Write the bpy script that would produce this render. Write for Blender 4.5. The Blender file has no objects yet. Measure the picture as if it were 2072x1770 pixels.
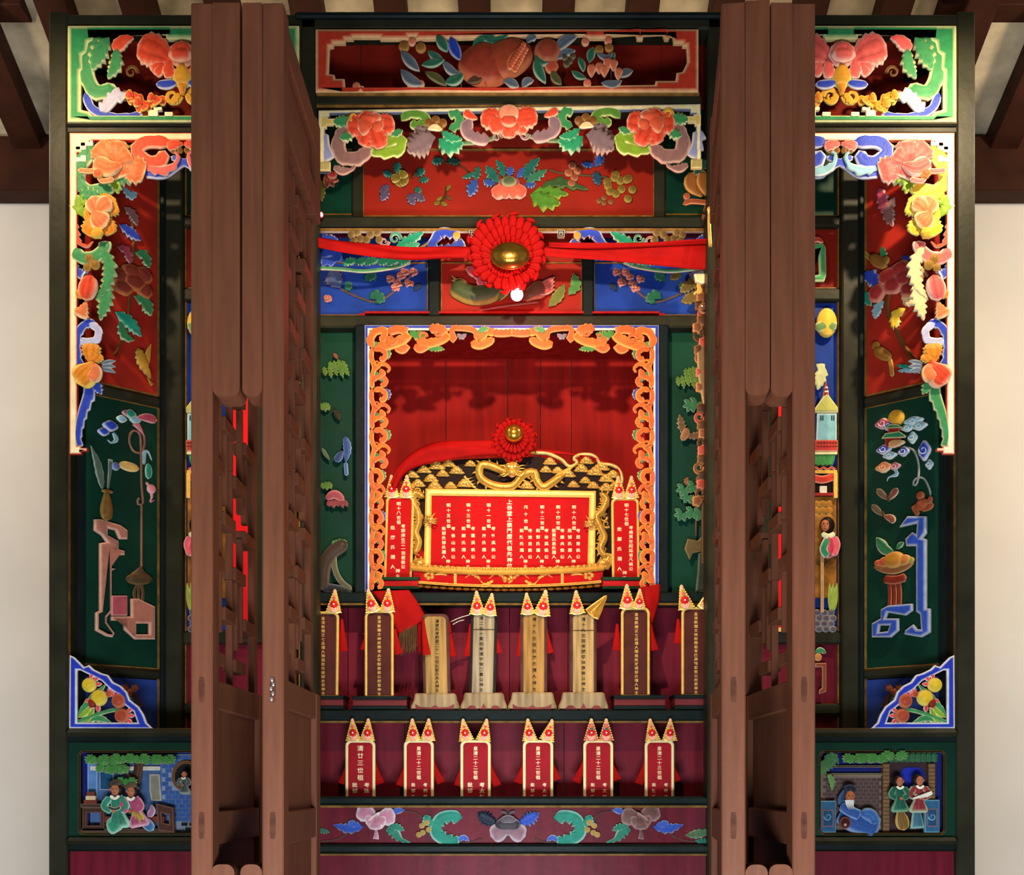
import bpy, bmesh, math, random
from mathutils import Vector, Matrix
from mathutils.geometry import tessellate_polygon
sc = bpy.context.scene
COL = sc.collection
R = math.radians
# ---------------------------------------------------------------- camera, light, exposure
F, CX, HY, EYE = 2424.0, 1036.0, 1590.0, 1.5      # focal length in px of a 2072 px wide frame, principal column, horizon row, eye height
cam = bpy.data.objects.new('camera', bpy.data.cameras.new('camera'))
COL.objects.link(cam); cam.location = (0, 0, EYE); cam.rotation_euler = (R(90), 0, 0)
cam.data.sensor_width = 36; cam.data.lens = F / 2072 * 36; cam.data.shift_y = (HY - 885) / 2072
cam.data.clip_start = 0.05; sc.camera = cam
sc.view_settings.view_transform = 'Standard'; sc.view_settings.look = 'None'
sc.view_settings.gamma = 1; sc.view_settings.use_curve_mapping = False
sc.view_settings.exposure = 0.0
w = bpy.data.worlds.new('world'); sc.world = w; w.use_nodes = True
w.node_tree.nodes['Background'].inputs[0].default_value = (0.75, 0.85, 1.0, 1)
w.node_tree.nodes['Background'].inputs[1].default_value = 0.10
def lamp(name, kind, loc, target, power, col, size=0.05, angle=60, blend=0.6, sx=None, sy=None):
    d = bpy.data.lights.new(name, kind); d.energy = power; d.color = col
    o = bpy.data.objects.new(name, d); COL.objects.link(o); o.location = loc
    if kind == 'AREA': d.shape = 'RECTANGLE'; d.size = sx; d.size_y = sy
    else: d.shadow_soft_size = size
    if kind == 'SPOT': d.spot_size = R(angle); d.spot_blend = blend
    if target is not None:
        o.rotation_euler = (Vector(target) - Vector(loc)).to_track_quat('-Z', 'Y').to_euler()
    return o
WARM = (1.0, 0.72, 0.42)
# picture spots fixed behind the lintel, one over each wing and one over the middle
lamp('spot_left', 'SPOT', (-1.75, 3.35, 4.15), (-1.55, 4.25, 3.3), 80, WARM, 0.03, 96, 0.9)
lamp('spot_right', 'SPOT', (1.72, 3.35, 4.15), (1.55, 4.25, 3.3), 170, (1.0, 0.76, 0.47), 0.03, 96, 0.9)
lamp('spot_middle', 'SPOT', (-0.06, 2.72, 3.31), (0, 4.7, 2.85), 200, (1.0, 0.76, 0.5), 0.035, 84, 0.75)
lamp('wall_fill_left', 'POINT', (-2.75, 4.35, 4.25), None, 30, (1.0, 0.84, 0.66), 0.08)  # unseen light added to brighten the left end of the back wall
lamp('wall_fill_right', 'POINT', (2.75, 4.35, 4.25), None, 44, (1.0, 0.80, 0.56), 0.08)  # its stronger counterpart, also unseen and added, for the right end
lamp('lamp_hall', 'AREA', (0, 4.75, 4.05), (0, 5.2, 4.8), 9, (1.0, 0.82, 0.6), sx=2.6, sy=0.1)
lamp('entrance_daylight_fill', 'AREA', (0, 0.1, 0.3), (0, 3.6, 1.05), 250, (0.86, 0.93, 1.0), sx=2.0, sy=0.7)  # unseen low fill added to brighten the door bottoms, standing in for entrance daylight
# ---------------------------------------------------------------- colour and materials
def C(h):
    v = [int(h[i:i+2], 16) / 255 for i in (0, 2, 4)]
    return tuple(x / 12.92 if x <= 0.04045 else ((x + 0.055) / 1.055) ** 2.4 for x in v)
def lerp(a, b, t): return tuple(a[i] + (b[i] - a[i]) * t for i in range(len(a)))
_M = {}
def paint(h, rough=0.5, metal=0.0, noise=0.18, scale=14.0, bump=0.06, name=None, grain=False, coat=0.0, emit=0):
    """painted or bare surface: a colour with fine mottling and relief in object space"""
    key = (h, rough, metal, noise, scale, bump, grain, emit)
    if key in _M: return _M[key]
    m = bpy.data.materials.new(name or 'paint_' + (h or 'attribute')); m.use_nodes = True
    nt = m.node_tree; N = nt.nodes; L = nt.links; b = N['Principled BSDF']
    tc = N.new('ShaderNodeTexCoord'); nz = N.new('ShaderNodeTexNoise')
    nz.inputs['Scale'].default_value = scale; nz.inputs['Detail'].default_value = 5
    if grain:
        mp = N.new('ShaderNodeMapping'); mp.inputs['Scale'].default_value = (6, 6, 0.5)
        L.new(tc.outputs['Object'], mp.inputs[0]); L.new(mp.outputs[0], nz.inputs['Vector'])
    else: L.new(tc.outputs['Object'], nz.inputs['Vector'])
    mx = N.new('ShaderNodeMix'); mx.data_type = 'RGBA'; mx.blend_type = 'MULTIPLY'
    mr = N.new('ShaderNodeMapRange'); mr.inputs['From Min'].default_value = 0.3; mr.inputs['From Max'].default_value = 0.7
    mr.inputs['To Min'].default_value = 1 - noise * 1.6; mr.inputs['To Max'].default_value = 1 + noise * 0.5
    L.new(nz.outputs['Fac'], mr.inputs['Value'])
    mx.inputs[0].default_value = 1.0
    if h: mx.inputs[6].default_value = (*C(h), 1)
    else:
        at = N.new('ShaderNodeAttribute'); at.attribute_name = 'Col'; L.new(at.outputs['Color'], mx.inputs[6])
    L.new(mr.outputs[0], mx.inputs[7]); L.new(mx.outputs[2], b.inputs['Base Color'])
    b.inputs['Roughness'].default_value = rough; b.inputs['Metallic'].default_value = metal
    if bump:
        bp = N.new('ShaderNodeBump'); bp.inputs['Strength'].default_value = bump * 3; bp.inputs['Distance'].default_value = 0.004
        n2 = N.new('ShaderNodeTexNoise'); n2.inputs['Scale'].default_value = scale * 5
        L.new(tc.outputs['Object'], n2.inputs['Vector']); L.new(n2.outputs['Fac'], bp.inputs['Height'])
        L.new(bp.outputs[0], b.inputs['Normal'])
    b.inputs['Specular IOR Level'].default_value = 0.5 if metal else 0.1
    if coat: b.inputs['Coat Weight'].default_value = coat
    if emit:
        b.inputs['Emission Color'].default_value = (*C(h), 1); b.inputs['Emission Strength'].default_value = emit
    _M[key] = m; return m
CARVE = paint('', 0.42, noise=0.12, scale=40, name='carving_paint')
GILT = paint('', 0.3, metal=0.4, noise=0.15, scale=60, name='gilt_leaf')
FRAME = paint('2a2a1e', 0.42, noise=0.25, scale=7, name='dark_green_frame_paint')
FRAMED = paint('111c1b', 0.42, noise=0.25, scale=7, name='deep_green_frame_paint')
LINE = paint('86602c', 0.4, noise=0.3, scale=30, name='old_gold_line')
MAROON = paint('6a1626', 0.42, noise=0.22, scale=5, grain=True, name='maroon_board')
REDB = paint('8c2014', 0.5, noise=0.2, scale=5, name='red_board')
NICHE = paint('941510', 0.7, noise=0.2, scale=5, grain=True, name='niche_red_board')
GREENB = paint('0b3325', 0.42, noise=0.2, scale=5, name='green_board')
BLUEB = paint('17388c', 0.5, noise=0.25, scale=8, name='blue_board')
DOOR = paint('673d2a', 0.5, noise=0.14, scale=9, grain=True, bump=0.05, name='brown_door_paint')
WALL = paint('e6dfd4', 0.9, noise=0.07, scale=1.5, bump=0.05, name='white_plaster')
PLAST = paint('d8c6a4', 0.9, noise=0.35, scale=6, bump=0.1, name='stained_roof_plaster')
RAFT = paint('3c1e12', 0.6, noise=0.25, scale=8, name='rafter_wood')
CLOTH = paint('980806', 0.75, noise=0.12, scale=20, bump=0.05, name='red_satin')
GOLDP = paint('f0c660', 0.35, metal=0.15, noise=0.12, scale=50, name='gold_paint')
WOODT = paint('a98e66', 0.7, noise=0.3, scale=12, grain=True, bump=0.12, name='bare_tablet_wood')
# ---------------------------------------------------------------- objects
def link(name, me, mat, parent=None):
    o = bpy.data.objects.new(name, me); COL.objects.link(o)
    if mat and not me.materials: me.materials.append(mat)
    if parent: o.parent = parent
    return o
def tag(o, label=None, cat=None, group=None, kind=None):
    for k, v in (('label', label), ('category', cat), ('group', group), ('kind', kind)):
        if v: o[k] = v
    return o
def empty(name, loc=(0, 0, 0), rz=0.0):
    o = bpy.data.objects.new(name, None); COL.objects.link(o); o.location = loc; o.rotation_euler = (0, 0, rz)
    o.empty_display_size = 0.05; return o
def mesh(name, V, Fc, cols=None, smooth=True):
    me = bpy.data.meshes.new(name); me.from_pydata(V, [], Fc)
    if smooth: me.polygons.foreach_set('use_smooth', [True] * len(me.polygons))
    if cols:
        a = me.color_attributes.new('Col', 'FLOAT_COLOR', 'POINT')
        fl = []
        for c in cols: fl += [c[0], c[1], c[2], 1.0]
        a.data.foreach_set('color', fl)
    return me
def boxes(name, bl, mat, parent=None, bev=0.0):
    """bl: list of (x0,x1,y0,y1,z0,z1) joined into one mesh"""
    bm = bmesh.new()
    for x0, x1, y0, y1, z0, z1 in bl:
        m = Matrix.Translation(((x0+x1)/2, (y0+y1)/2, (z0+z1)/2)) @ Matrix.Diagonal((abs(x1-x0), abs(y1-y0), abs(z1-z0), 1))
        bmesh.ops.create_cube(bm, size=1, matrix=m)
    if bev: bmesh.ops.bevel(bm, geom=bm.edges[:], offset=bev, segments=1, affect='EDGES')
    me = bpy.data.meshes.new(name); bm.to_mesh(me); bm.free()
    return link(name, me, mat, parent)
def box(name, x0, x1, y0, y1, z0, z1, mat, parent=None, bev=0.0):
    return boxes(name, [(x0, x1, y0, y1, z0, z1)], mat, parent, bev)
def X(px, D): return (px - CX) * D / F
def Z(py, D): return EYE + (HY - py) * D / F
def fbox(name, px0, px1, py0, py1, D, depth, mat, parent=None, bev=0.0):
    """box whose front face stands at distance D and spans the given picture columns and rows there"""
    return box(name, X(px0, D), X(px1, D), D, D + depth, Z(py1, D), Z(py0, D), mat, parent, bev)
# ---------------------------------------------------------------- carving kit
class Carv:
    """a carved panel: an upright plane at distance D, turned by ang, with an Empty at (px,py) on it"""
    def __init__(s, name, D, px, py, ang=0.0, x0=None, mirror=False, label=None, cat='carving', group=None, mat=None):
        s.D = D; s.k = D / F; s.mir = mirror
        if mirror: ang = -ang; px = 2 * CX - px; x0 = None if x0 is None else 2 * CX - x0
        s.ang = ang; s.c, s.s = math.cos(ang), math.sin(ang)
        s.O = (0.0 if x0 is None else (x0 - CX) * s.k, D)
        s.u0 = s.v0 = 0.0
        u, v = s.uv(px, py, raw=True); s.u0, s.v0 = u, v
        s.root = empty(name, (s.O[0] + u * s.c, s.O[1] + u * s.s, v), ang)
        if label: tag(s.root, label, cat, group)
        s.par = s.root; s.mat = mat or CARVE
    def uv(s, px, py, raw=False):
        if s.mir and not raw: px = 2 * CX - px
        dx, dz = (px - CX) / F, (HY - py) / F
        t = (-s.O[0] * s.s + s.O[1] * s.c) / (-dx * s.s + s.c)
        u = (t * dx - s.O[0]) * s.c + (t - s.O[1]) * s.s
        return u - s.u0, EYE + dz * t - s.v0
def spline(pts, n):
    """Catmull-Rom through pts, n+1 samples by arc length"""
    P = [Vector(p) for p in pts]
    if len(P) == 2: dense = [P[0].lerp(P[1], i / 24) for i in range(25)]
    else:
        E = [P[0] * 2 - P[1]] + P + [P[-1] * 2 - P[-2]]; dense = []
        for i in range(1, len(E) - 2):
            a, b, c, d = E[i-1:i+3]
            for j in range(10):
                t = j / 10
                dense.append(0.5 * ((2*b) + (c-a)*t + (2*a-5*b+4*c-d)*t*t + (3*b-a-3*c+d)*t**3))
        dense.append(P[-1])
    L = [0.0]
    for a, b in zip(dense, dense[1:]): L.append(L[-1] + (b - a).length)
    out = []; j = 0
    for i in range(n + 1):
        s = L[-1] * i / n
        while j < len(L) - 2 and L[j+1] < s: j += 1
        q = (s - L[j]) / max(1e-9, L[j+1] - L[j]); out.append(dense[j].lerp(dense[j+1], min(1, q)))
    return out, L[-1]
PROF = {
    'leaf': lambda t: (math.sin(math.pi * min(1, t) ** 0.75) ** 0.85),
    'petal': lambda t: 0.22 + 0.78 * math.sin(math.pi * 0.5 * min(1, t / 0.62)) if t < 0.62 else math.sqrt(max(0, 1 - ((t - 0.62) / 0.38) ** 2.4)),
    'fan': lambda t: (0.12 + 0.88 * t / 0.8) if t < 0.8 else math.sqrt(max(0, 1 - ((t - 0.8) / 0.2) ** 2)) * 0.999,
    'curl': lambda t: (0.55 + 0.45 * math.sin(math.pi * min(1, t * 1.6))) * (1 - t ** 3) ** 0.7 if t > 0 else 0.5,
    'scroll': lambda t: (1 - 0.62 * t) * (1 if t < 0.96 else math.sqrt(max(0, 1 - ((t - 0.96) / 0.04) ** 2))),
    'stem': lambda t: 1.0,
    'oval': lambda t: math.sqrt(max(0, 1 - (2 * t - 1) ** 2)),
    'drop': lambda t: math.sqrt(max(0, 1 - (2 * t - 1) ** 2)) * (0.45 + 0.75 * t),
    'blunt': lambda t: min(1, (t / 0.08) ** 0.5, ((1 - t) / 0.08) ** 0.5) if 0 < t < 1 else 0.0,
    'flare': lambda t: 0.3 + 0.7 * t,
    'spike': lambda t: 1 - t,
    'robe': lambda t: (0.42 + 0.5 * t + 0.14 * math.sin(t * 9)) * (1 if 0.03 < t < 0.99 else 0.8),
}
US1 = [-1, -0.86, -0.62, -0.3, 0, 0.3, 0.62, 0.86, 1]
US2 = [-1, -.9, -.78, -.62, -.48, -.36, -.24, -.12, 0, .12, .24, .36, .48, .62, .78, .9, 1]
def blade(T, name, pts, w, mid, edge, prof='leaf', lift=3, h=None, th=4, tip=0.0, serr=0.0, ns=0, sweep=0.0, groove=0.0,
          nt=None, parent=None, ew=0.42, side=0, base=None, mat=None, ridges=0, label=None, cat=None):
    """a carved leaf, petal, scroll or stem along a spine given in picture columns and rows; w = half width in px,
    domed towards the viewer, worn pale at the painted edge"""
    k = T.k; S = [T.uv(*p) for p in pts]
    if T.mir: side = -side
    if nt is None: nt = max(8, ns * 4 if ns else 10, len(pts) * 3)
    if h is None: h = w * 0.26
    C0, L = spline(S, nt); pf = PROF[prof]; W = w * k
    mid = C(mid); edge = C(edge); base = C(base) if base else None
    US = US2 if ridges >= 2 and w >= 14 else US1
    if US is US2: ridges = ridges * 2 - 1
    V = []; col = []; nu = len(US); rows = []
    for i, c in enumerate(C0):
        t = i / nt; tg = (C0[min(nt, i+1)] - C0[max(0, i-1)]).normalized(); nm = Vector((-tg.y, tg.x))
        wd = max(0.0, pf(t)) * W
        z0 = lift + tip * t
        row = []
        for u in US:
            ws = wd
            if ns and (side == 0 or side * u > 0):
                sw = (t * ns) % 1.0
                ws = wd * (1 + serr * (sw if i not in (0, nt) else 0.5) - serr * 0.6 * abs(u) ** 2)
            p = c + nm * (u * ws) + tg * (abs(u) ** 2 * sweep * wd)
            env = min(1.0, (t * L / max(W, 1e-6)) * 1.6 + 0.15, ((1 - t) * L / max(W, 1e-6)) * 1.6 + 0.1) if prof != 'stem' else 1
            hh = h * max(0, 1 - u * u) ** 0.55 * env
            if groove: hh -= groove * h * math.exp(-(u * 4.5) ** 2) * env
            if ridges: hh += 0.10 * h * math.cos(math.pi * u * ridges)
            row.append(len(V)); V.append((p.x, -(z0 + hh) * k, p.y))
            d = min(1 - abs(u), (1 - t) * L / max(wd, 1e-4) * 0.9 if prof != 'stem' else 1, 1)
            f = min(1, max(0, d / ew)); f = f * f * (3 - 2 * f)
            cc = lerp(edge, mid, f)
            if base: cc = lerp(base, cc, min(1, t / 0.45))
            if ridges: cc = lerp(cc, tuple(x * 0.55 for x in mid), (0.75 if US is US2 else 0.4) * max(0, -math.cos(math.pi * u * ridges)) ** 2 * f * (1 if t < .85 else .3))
            col.append(cc)
        # skirt to the back
        for ix in (0, nu - 1):
            x, y, z = V[row[ix]]; row.append(len(V)); V.append((x, -(z0 - th) * k, z)); col.append(lerp(edge, mid, 0.5))
        rows.append(row)
    Fc = []; fl = []
    for a, b in zip(rows, rows[1:]):
        for j in range(nu - 1): Fc.append((a[j], a[j+1], b[j+1], b[j]))
        Fc.append((a[nu], a[0], b[0], b[nu])); Fc.append((a[nu-1], a[nu+1], b[nu+1], b[nu-1]))
        Fc.append((a[nu+1], a[nu], b[nu], b[nu+1]))
    for r, fwd in ((rows[0], 1), (rows[-1], 0)):
        q = [r[nu]] + r[:nu] + [r[nu+1]]
        Fc.append(tuple(q if fwd else q[::-1]))
    # orientation: u axis may run either way, keep normals outward
    o = link(name, mesh(name, V, Fc, col), mat or T.mat, parent or T.par)
    if label: o['label'] = label
    return o
def dome(T, name, px, py, rx, ry=None, mid='ffffff', edge=None, lift=3, h=None, th=4, n=18, rot=0.0, parent=None, mat=None, lobes=0, lobe=0.12, label=None):
    """low button: disc domed towards the viewer"""
    ry = ry or rx; h = h if h is not None else min(rx, ry) * 0.55; k = T.k
    cu, cv = T.uv(px, py); V = []; col = []; edge = C(edge or mid); mid = C(mid); rings = [1.0, 0.85, 0.6, 0.3]
    cr, sr = math.cos(R(rot)), math.sin(R(rot))
    if T.mir: sr = -sr
    for q in [1.0] + rings:
        for i in range(n):
            a = 2 * math.pi * i / n; m = q * (1 + lobe * math.cos(lobes * a) if lobes else 1)
            x, y = rx * m * math.cos(a), ry * m * math.sin(a)
            back = len(V) < n
            V.append((cu + (x * cr - y * sr) * k, -(lift - th if back else lift + h * max(0, 1 - q * q) ** 0.5) * k, cv + (x * sr + y * cr) * k))
            f = min(1, (1 - q) / 0.4); col.append(lerp(edge, mid, f))
    V.append((cu, -(lift + h) * k, cv)); col.append(mid); nr = len(rings) + 1; Fc = []
    for j in range(nr - 1):
        for i in range(n):
            a = j * n + i; b = j * n + (i + 1) % n; Fc.append((a, b, b + n, a + n))
    for i in range(n): Fc.append(((nr-1)*n + i, (nr-1)*n + (i+1) % n, nr * n))
    Fc.append(tuple(range(n))[::-1])
    o = link(name, mesh(name, V, Fc, col), mat or T.mat, parent or T.par)
    if label: o['label'] = label
    return o
def slab(T, name, outline, mid, edge=None, holes=(), lift=0, th=6, ch=0, inset=3, parent=None, mat=None, smooth=False, label=None):
    """flat board cut to an outline (with holes), edges chamfered and worn"""
    k = T.k; edge = C(edge or mid); mid = C(mid)
    def area(p): return sum(a[0]*b[1]-b[0]*a[1] for a, b in zip(p, p[1:] + p[:1])) / 2
    V = []; col = []; Fc = []; inner = []; idx = []
    for li, loop in enumerate([outline] + list(holes)):
        P = [T.uv(*p) for p in loop]
        if area(P) < 0: P = P[::-1]
        if li: P = P[::-1]
        n = len(P); b0 = len(V)
        for r in range(3):
            for i in range(n):
                p0, p1, p2 = P[i-1], P[i], P[(i+1) % n]
                if r == 2:
                    d1 = Vector((p1[0]-p0[0], p1[1]-p0[1])); d2 = Vector((p2[0]-p1[0], p2[1]-p1[1]))
                    if d1.length < 1e-9: d1 = d2.copy()
                    if d2.length < 1e-9: d2 = d1.copy()
                    d1.normalize(); d2.normalize()
                    nn = Vector((-d1.y - d2.y, d1.x + d2.x)); l = nn.length
                    nn = nn / max(l, 1e-6); m = inset * k / max(0.5, l / 2)
                    q = (p1[0] + nn.x * m, p1[1] + nn.y * m)
                else: q = p1
                y = -(lift - 0) * k if r == 0 else (-(lift + th - ch) * k if r == 1 else -(lift + th) * k)
                V.append((q[0], y, q[1])); col.append(edge if r < 2 else mid)
        for r in range(2):
            for i in range(n):
                a = b0 + r*n + i; b = b0 + r*n + (i+1) % n; Fc.append((a, b, b + n, a + n))
        inner.append([Vector((V[b0+2*n+i][0], V[b0+2*n+i][2], 0)) for i in range(n)]); idx += [b0+2*n+i for i in range(n)]
    for t in tessellate_polygon(inner):
        a, b, c = [idx[i] for i in t]
        A, B, Cc = V[a], V[b], V[c]
        ar = (B[0]-A[0])*(Cc[2]-A[2]) - (Cc[0]-A[0])*(B[2]-A[2])
        Fc.append((a, b, c) if ar > 0 else (a, c, b))
    o = link(name, mesh(name, V, Fc, col, smooth), mat or T.mat, parent or T.par)
    if label: o['label'] = label
    return o
def rect(x0, y0, x1, y1): return [(x0, y0), (x1, y0), (x1, y1), (x0, y1)]
def rrect(x0, y0, x1, y1, r, bottom=True, n=5):
    P = []
    for cx, cy, a0 in ((x1 - r, y0 + r, -90), (x1 - r, y1 - r, 0), (x0 + r, y1 - r, 90), (x0 + r, y0 + r, 180)):
        if not bottom and cy > (y0 + y1) / 2: P.append((x1, y1) if cx > (x0+x1)/2 else (x0, y1)); continue
        for i in range(n + 1):
            a = R(a0 + 90 * i / n); P.append((cx + r * math.cos(a), cy + r * math.sin(a)))
    return P
def grp(T, name, label=None):
    """an Empty part of T that parents sub-parts"""
    o = bpy.data.objects.new(name, None); COL.objects.link(o); o.parent = T.root; o.empty_display_size = 0.02
    if label: o['label'] = label
    return o
def flower(T, x, y, r, mid='d8452c', edge='f6c8a4', core='e8b23a', n=6, squash=0.85, rot=0, inner=True, lift=8, rnd=None, ridges=2, name='flower', pw=0.5, prof='petal', serr=0.25, inmid=None, label=None):
    g = grp(T, name, label); T.par = g; rr = random.Random(int(x * 7 + y * 13))
    for i in range(n):
        a = R(rot + 360 * i / n + rr.uniform(-9, 9)); l = r * rr.uniform(0.85, 1.1)
        ex, ey = x + l * math.cos(a), y + l * math.sin(a) * squash
        blade(T, 'petal', [(x + 0.1*l*math.cos(a), y + 0.1*l*math.sin(a)*squash), ((x+ex)/2, (y+ey)/2), (ex, ey)], r * pw * rr.uniform(0.85, 1.15), mid, edge, prof,
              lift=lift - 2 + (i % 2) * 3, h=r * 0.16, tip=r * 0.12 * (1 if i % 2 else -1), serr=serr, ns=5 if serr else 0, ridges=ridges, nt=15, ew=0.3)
    if inner:
        m = max(3, n - 2)
        for i in range(m):
            a = R(rot + 30 + 360 * i / m); l = r * 0.52
            ex, ey = x + l * math.cos(a), y + l * math.sin(a) * squash
            blade(T, 'petal', [(x, y), ((x+ex)/2, (y+ey)/2), (ex, ey)], r * 0.32, inmid or mid, edge, 'petal', lift=lift + r * 0.16, h=r * 0.12, tip=r * 0.1, nt=9, ew=0.35)
    if core: dome(T, 'flower_centre', x, y, r * 0.17, mid=core, edge=core, lift=lift + r * 0.3, n=12)
    T.par = T.root; return g
def leaf(T, pts, w, mid='2f7d4a', edge='cfd99a', name='leaf', **k):
    k.setdefault('serr', 0.55); k.setdefault('ns', 5); k.setdefault('sweep', 0.5); k.setdefault('groove', 0.5); k.setdefault('h', w * 0.28)
    return blade(T, name, pts, w, mid, edge, k.pop('prof', 'leaf'), **k)
def acan(T, pts, w, mid, edge, side=1, name='acanthus_scroll', **k):
    k.setdefault('serr', 0.8); k.setdefault('ns', 5); k.setdefault('sweep', 0.25); k.setdefault('ridges', 0); k.setdefault('groove', 0.35)
    return blade(T, name, pts, w, mid, edge, k.pop('prof', 'curl'), side=side, **k)
def coil(T, x, y, r, mid, edge, turns=1.2, a0=0, cw=1, w=None, name='scroll', **k):
    n = max(6, int(turns * 9)); P = []
    for i in range(n + 1):
        t = i / n; a = R(a0) + cw * t * turns * 2 * math.pi; q = r * (1 - 0.78 * t)
        P.append((x + q * math.cos(a), y + q * math.sin(a)))
    return blade(T, name, P, w or r * 0.28, mid, edge, k.pop('prof', 'scroll'), nt=n * 2, **k)
def stem(T, pts, w=2.2, mid='5a4526', edge='8a6a3a', name='stem', **k):
    return blade(T, name, pts, w, mid, edge, 'stem', h=k.pop('h', w), **k)
def mx(pts, c): return [(2 * c - x, y) for x, y in pts]
# lettering: every glyph is taken once from Blender's own fallback font, then set into columns
_G = {}
def glyphs(chars):
    new = [c for c in dict.fromkeys(chars) if c not in _G and c != ' ']
    obs = []
    if not new: return
    for c in new:
        cu = bpy.data.curves.new('glyph', 'FONT'); cu.body = c; cu.size = 1; cu.resolution_u = 1; cu.offset = 0.012
        o = bpy.data.objects.new('glyph', cu); COL.objects.link(o); obs.append((c, o))
    dg = bpy.context.evaluated_depsgraph_get(); dg.update()
    for c, o in obs:
        me = bpy.data.meshes.new_from_object(o.evaluated_get(dg))
        vs = [v.co[:2] for v in me.vertices]
        if vs:
            x0 = min(v[0] for v in vs); x1 = max(v[0] for v in vs); y0 = min(v[1] for v in vs); y1 = max(v[1] for v in vs)
            cx, cy = (x0+x1)/2, 0.38 if (y1-y0) < 0.3 else (y0+y1)/2
            _G[c] = ([(x-cx, y-cy) for x, y in vs], [tuple(p.vertices) for p in me.polygons])
        else: _G[c] = ([], [])
        cu = o.data; bpy.data.objects.remove(o); bpy.data.curves.remove(cu); bpy.data.meshes.remove(me)
def letters(T, name, cols, mat, lift, parent=None):
    """cols: (text, px, py of first character centre, py of last, size px, slant px)"""
    glyphs(''.join(c[0] for c in cols)); V = []; Fc = []
    for text, x, y0, y1, s, *sl in cols:
        sl = sl[0] if sl else 0
        for i, c in enumerate(text):
            if c == ' ': continue
            t = i / max(1, len(text) - 1); u, v = T.uv(x + sl * t, y0 + (y1 - y0) * t); b = len(V); g = _G[c]
            V += [(u + a * s * T.k, -lift * T.k, v + e * s * 0.92 * T.k) for a, e in g[0]]; Fc += [tuple(q + b for q in f) for f in g[1]]
    return link(name, mesh(name, V, Fc, None, False), mat, parent or T.root)
# ================================================================ the room
def roofz(Y): return 4.495 + 0.4 * (5.55 - Y)
tag(box('floor', -3.6, 3.6, -2.6, 5.75, -0.06, 0, paint('6b5a4c', 0.6, noise=0.3, scale=3, name='floor_tile')), kind='structure')
wb = tag(box('wall_back', -3.6, 3.6, 5.6, 5.72, 0, 4.55, WALL), kind='structure')
tag(box('wall_left', -3.72, -3.6, -2.6, 5.72, 0, 7.8, WALL), kind='structure')
tag(box('wall_right', 3.6, 3.72, -2.6, 5.72, 0, 7.8, WALL), kind='structure')
ceil = empty('ceiling', (0, 0, 0)); tag(ceil, kind='structure')
me = mesh('roof_plaster', [(-3.6, 5.75, roofz(5.75)), (3.6, 5.75, roofz(5.75)), (3.6, -2.6, roofz(-2.6)), (-3.6, -2.6, roofz(-2.6)),
     (-3.6, 5.75, roofz(5.75)+.05), (3.6, 5.75, roofz(5.75)+.05), (3.6, -2.6, roofz(-2.6)+.05), (-3.6, -2.6, roofz(-2.6)+.05)],
     [(0, 1, 2, 3), (7, 6, 5, 4), (0, 4, 5, 1), (1, 5, 6, 2), (2, 6, 7, 3), (3, 7, 4, 0)], None, False)
link('roof_plaster', me, PLAST, ceil)
slope = math.atan(0.4)
rm = None
for i in range(-10, 10):
    x = 0.19 + i * 0.343
    if rm is None:
        o = box('rafter', -0.065, 0.065, -8.9, 0, -0.11, -0.004, RAFT, ceil, 0.004); rm = o.data
    else:
        o = link('rafter', rm, None, ceil)
    o.location = (x, 5.56, roofz(5.56)); o.rotation_euler = (-slope, 0, 0)
tag(box('trim_1', -3.6, 3.6, 5.47, 5.6, Z(385, 5.47), Z(274, 5.47), RAFT, bev=0.006), kind='structure')
# purlin ends high at both sides
for nm, a, b in (('trim_2', -3.58, X(42, 4.9)), ('trim_3', X(1905, 4.9), 3.58)):
    tag(box(nm, a, b, 4.9, 5.02, Z(9, 4.9), Z(9, 4.9) + 0.12, RAFT, bev=0.004), kind='structure')
# lintel the doors close against
tag(box('trim_4', -3.6, 3.6, 2.44, 2.57, 3.21, 3.5, DOOR, bev=0.01), kind='structure')
# cord with a clip on the left wall
T = Carv('electric_cord', 5.6, 0, 392, label='dark green electric cord clipped along the white wall at far left', cat='cord')
stem(T, [(-60, 391), (30, 392), (60, 393), (110, 391)], 5, '2c3a2c', '3a4a38', name='cord', lift=3, mat=paint('2f3b30', 0.5))
dome(T, 'clip', 60, 392, 9, 11, '50544a', lift=4)
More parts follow.
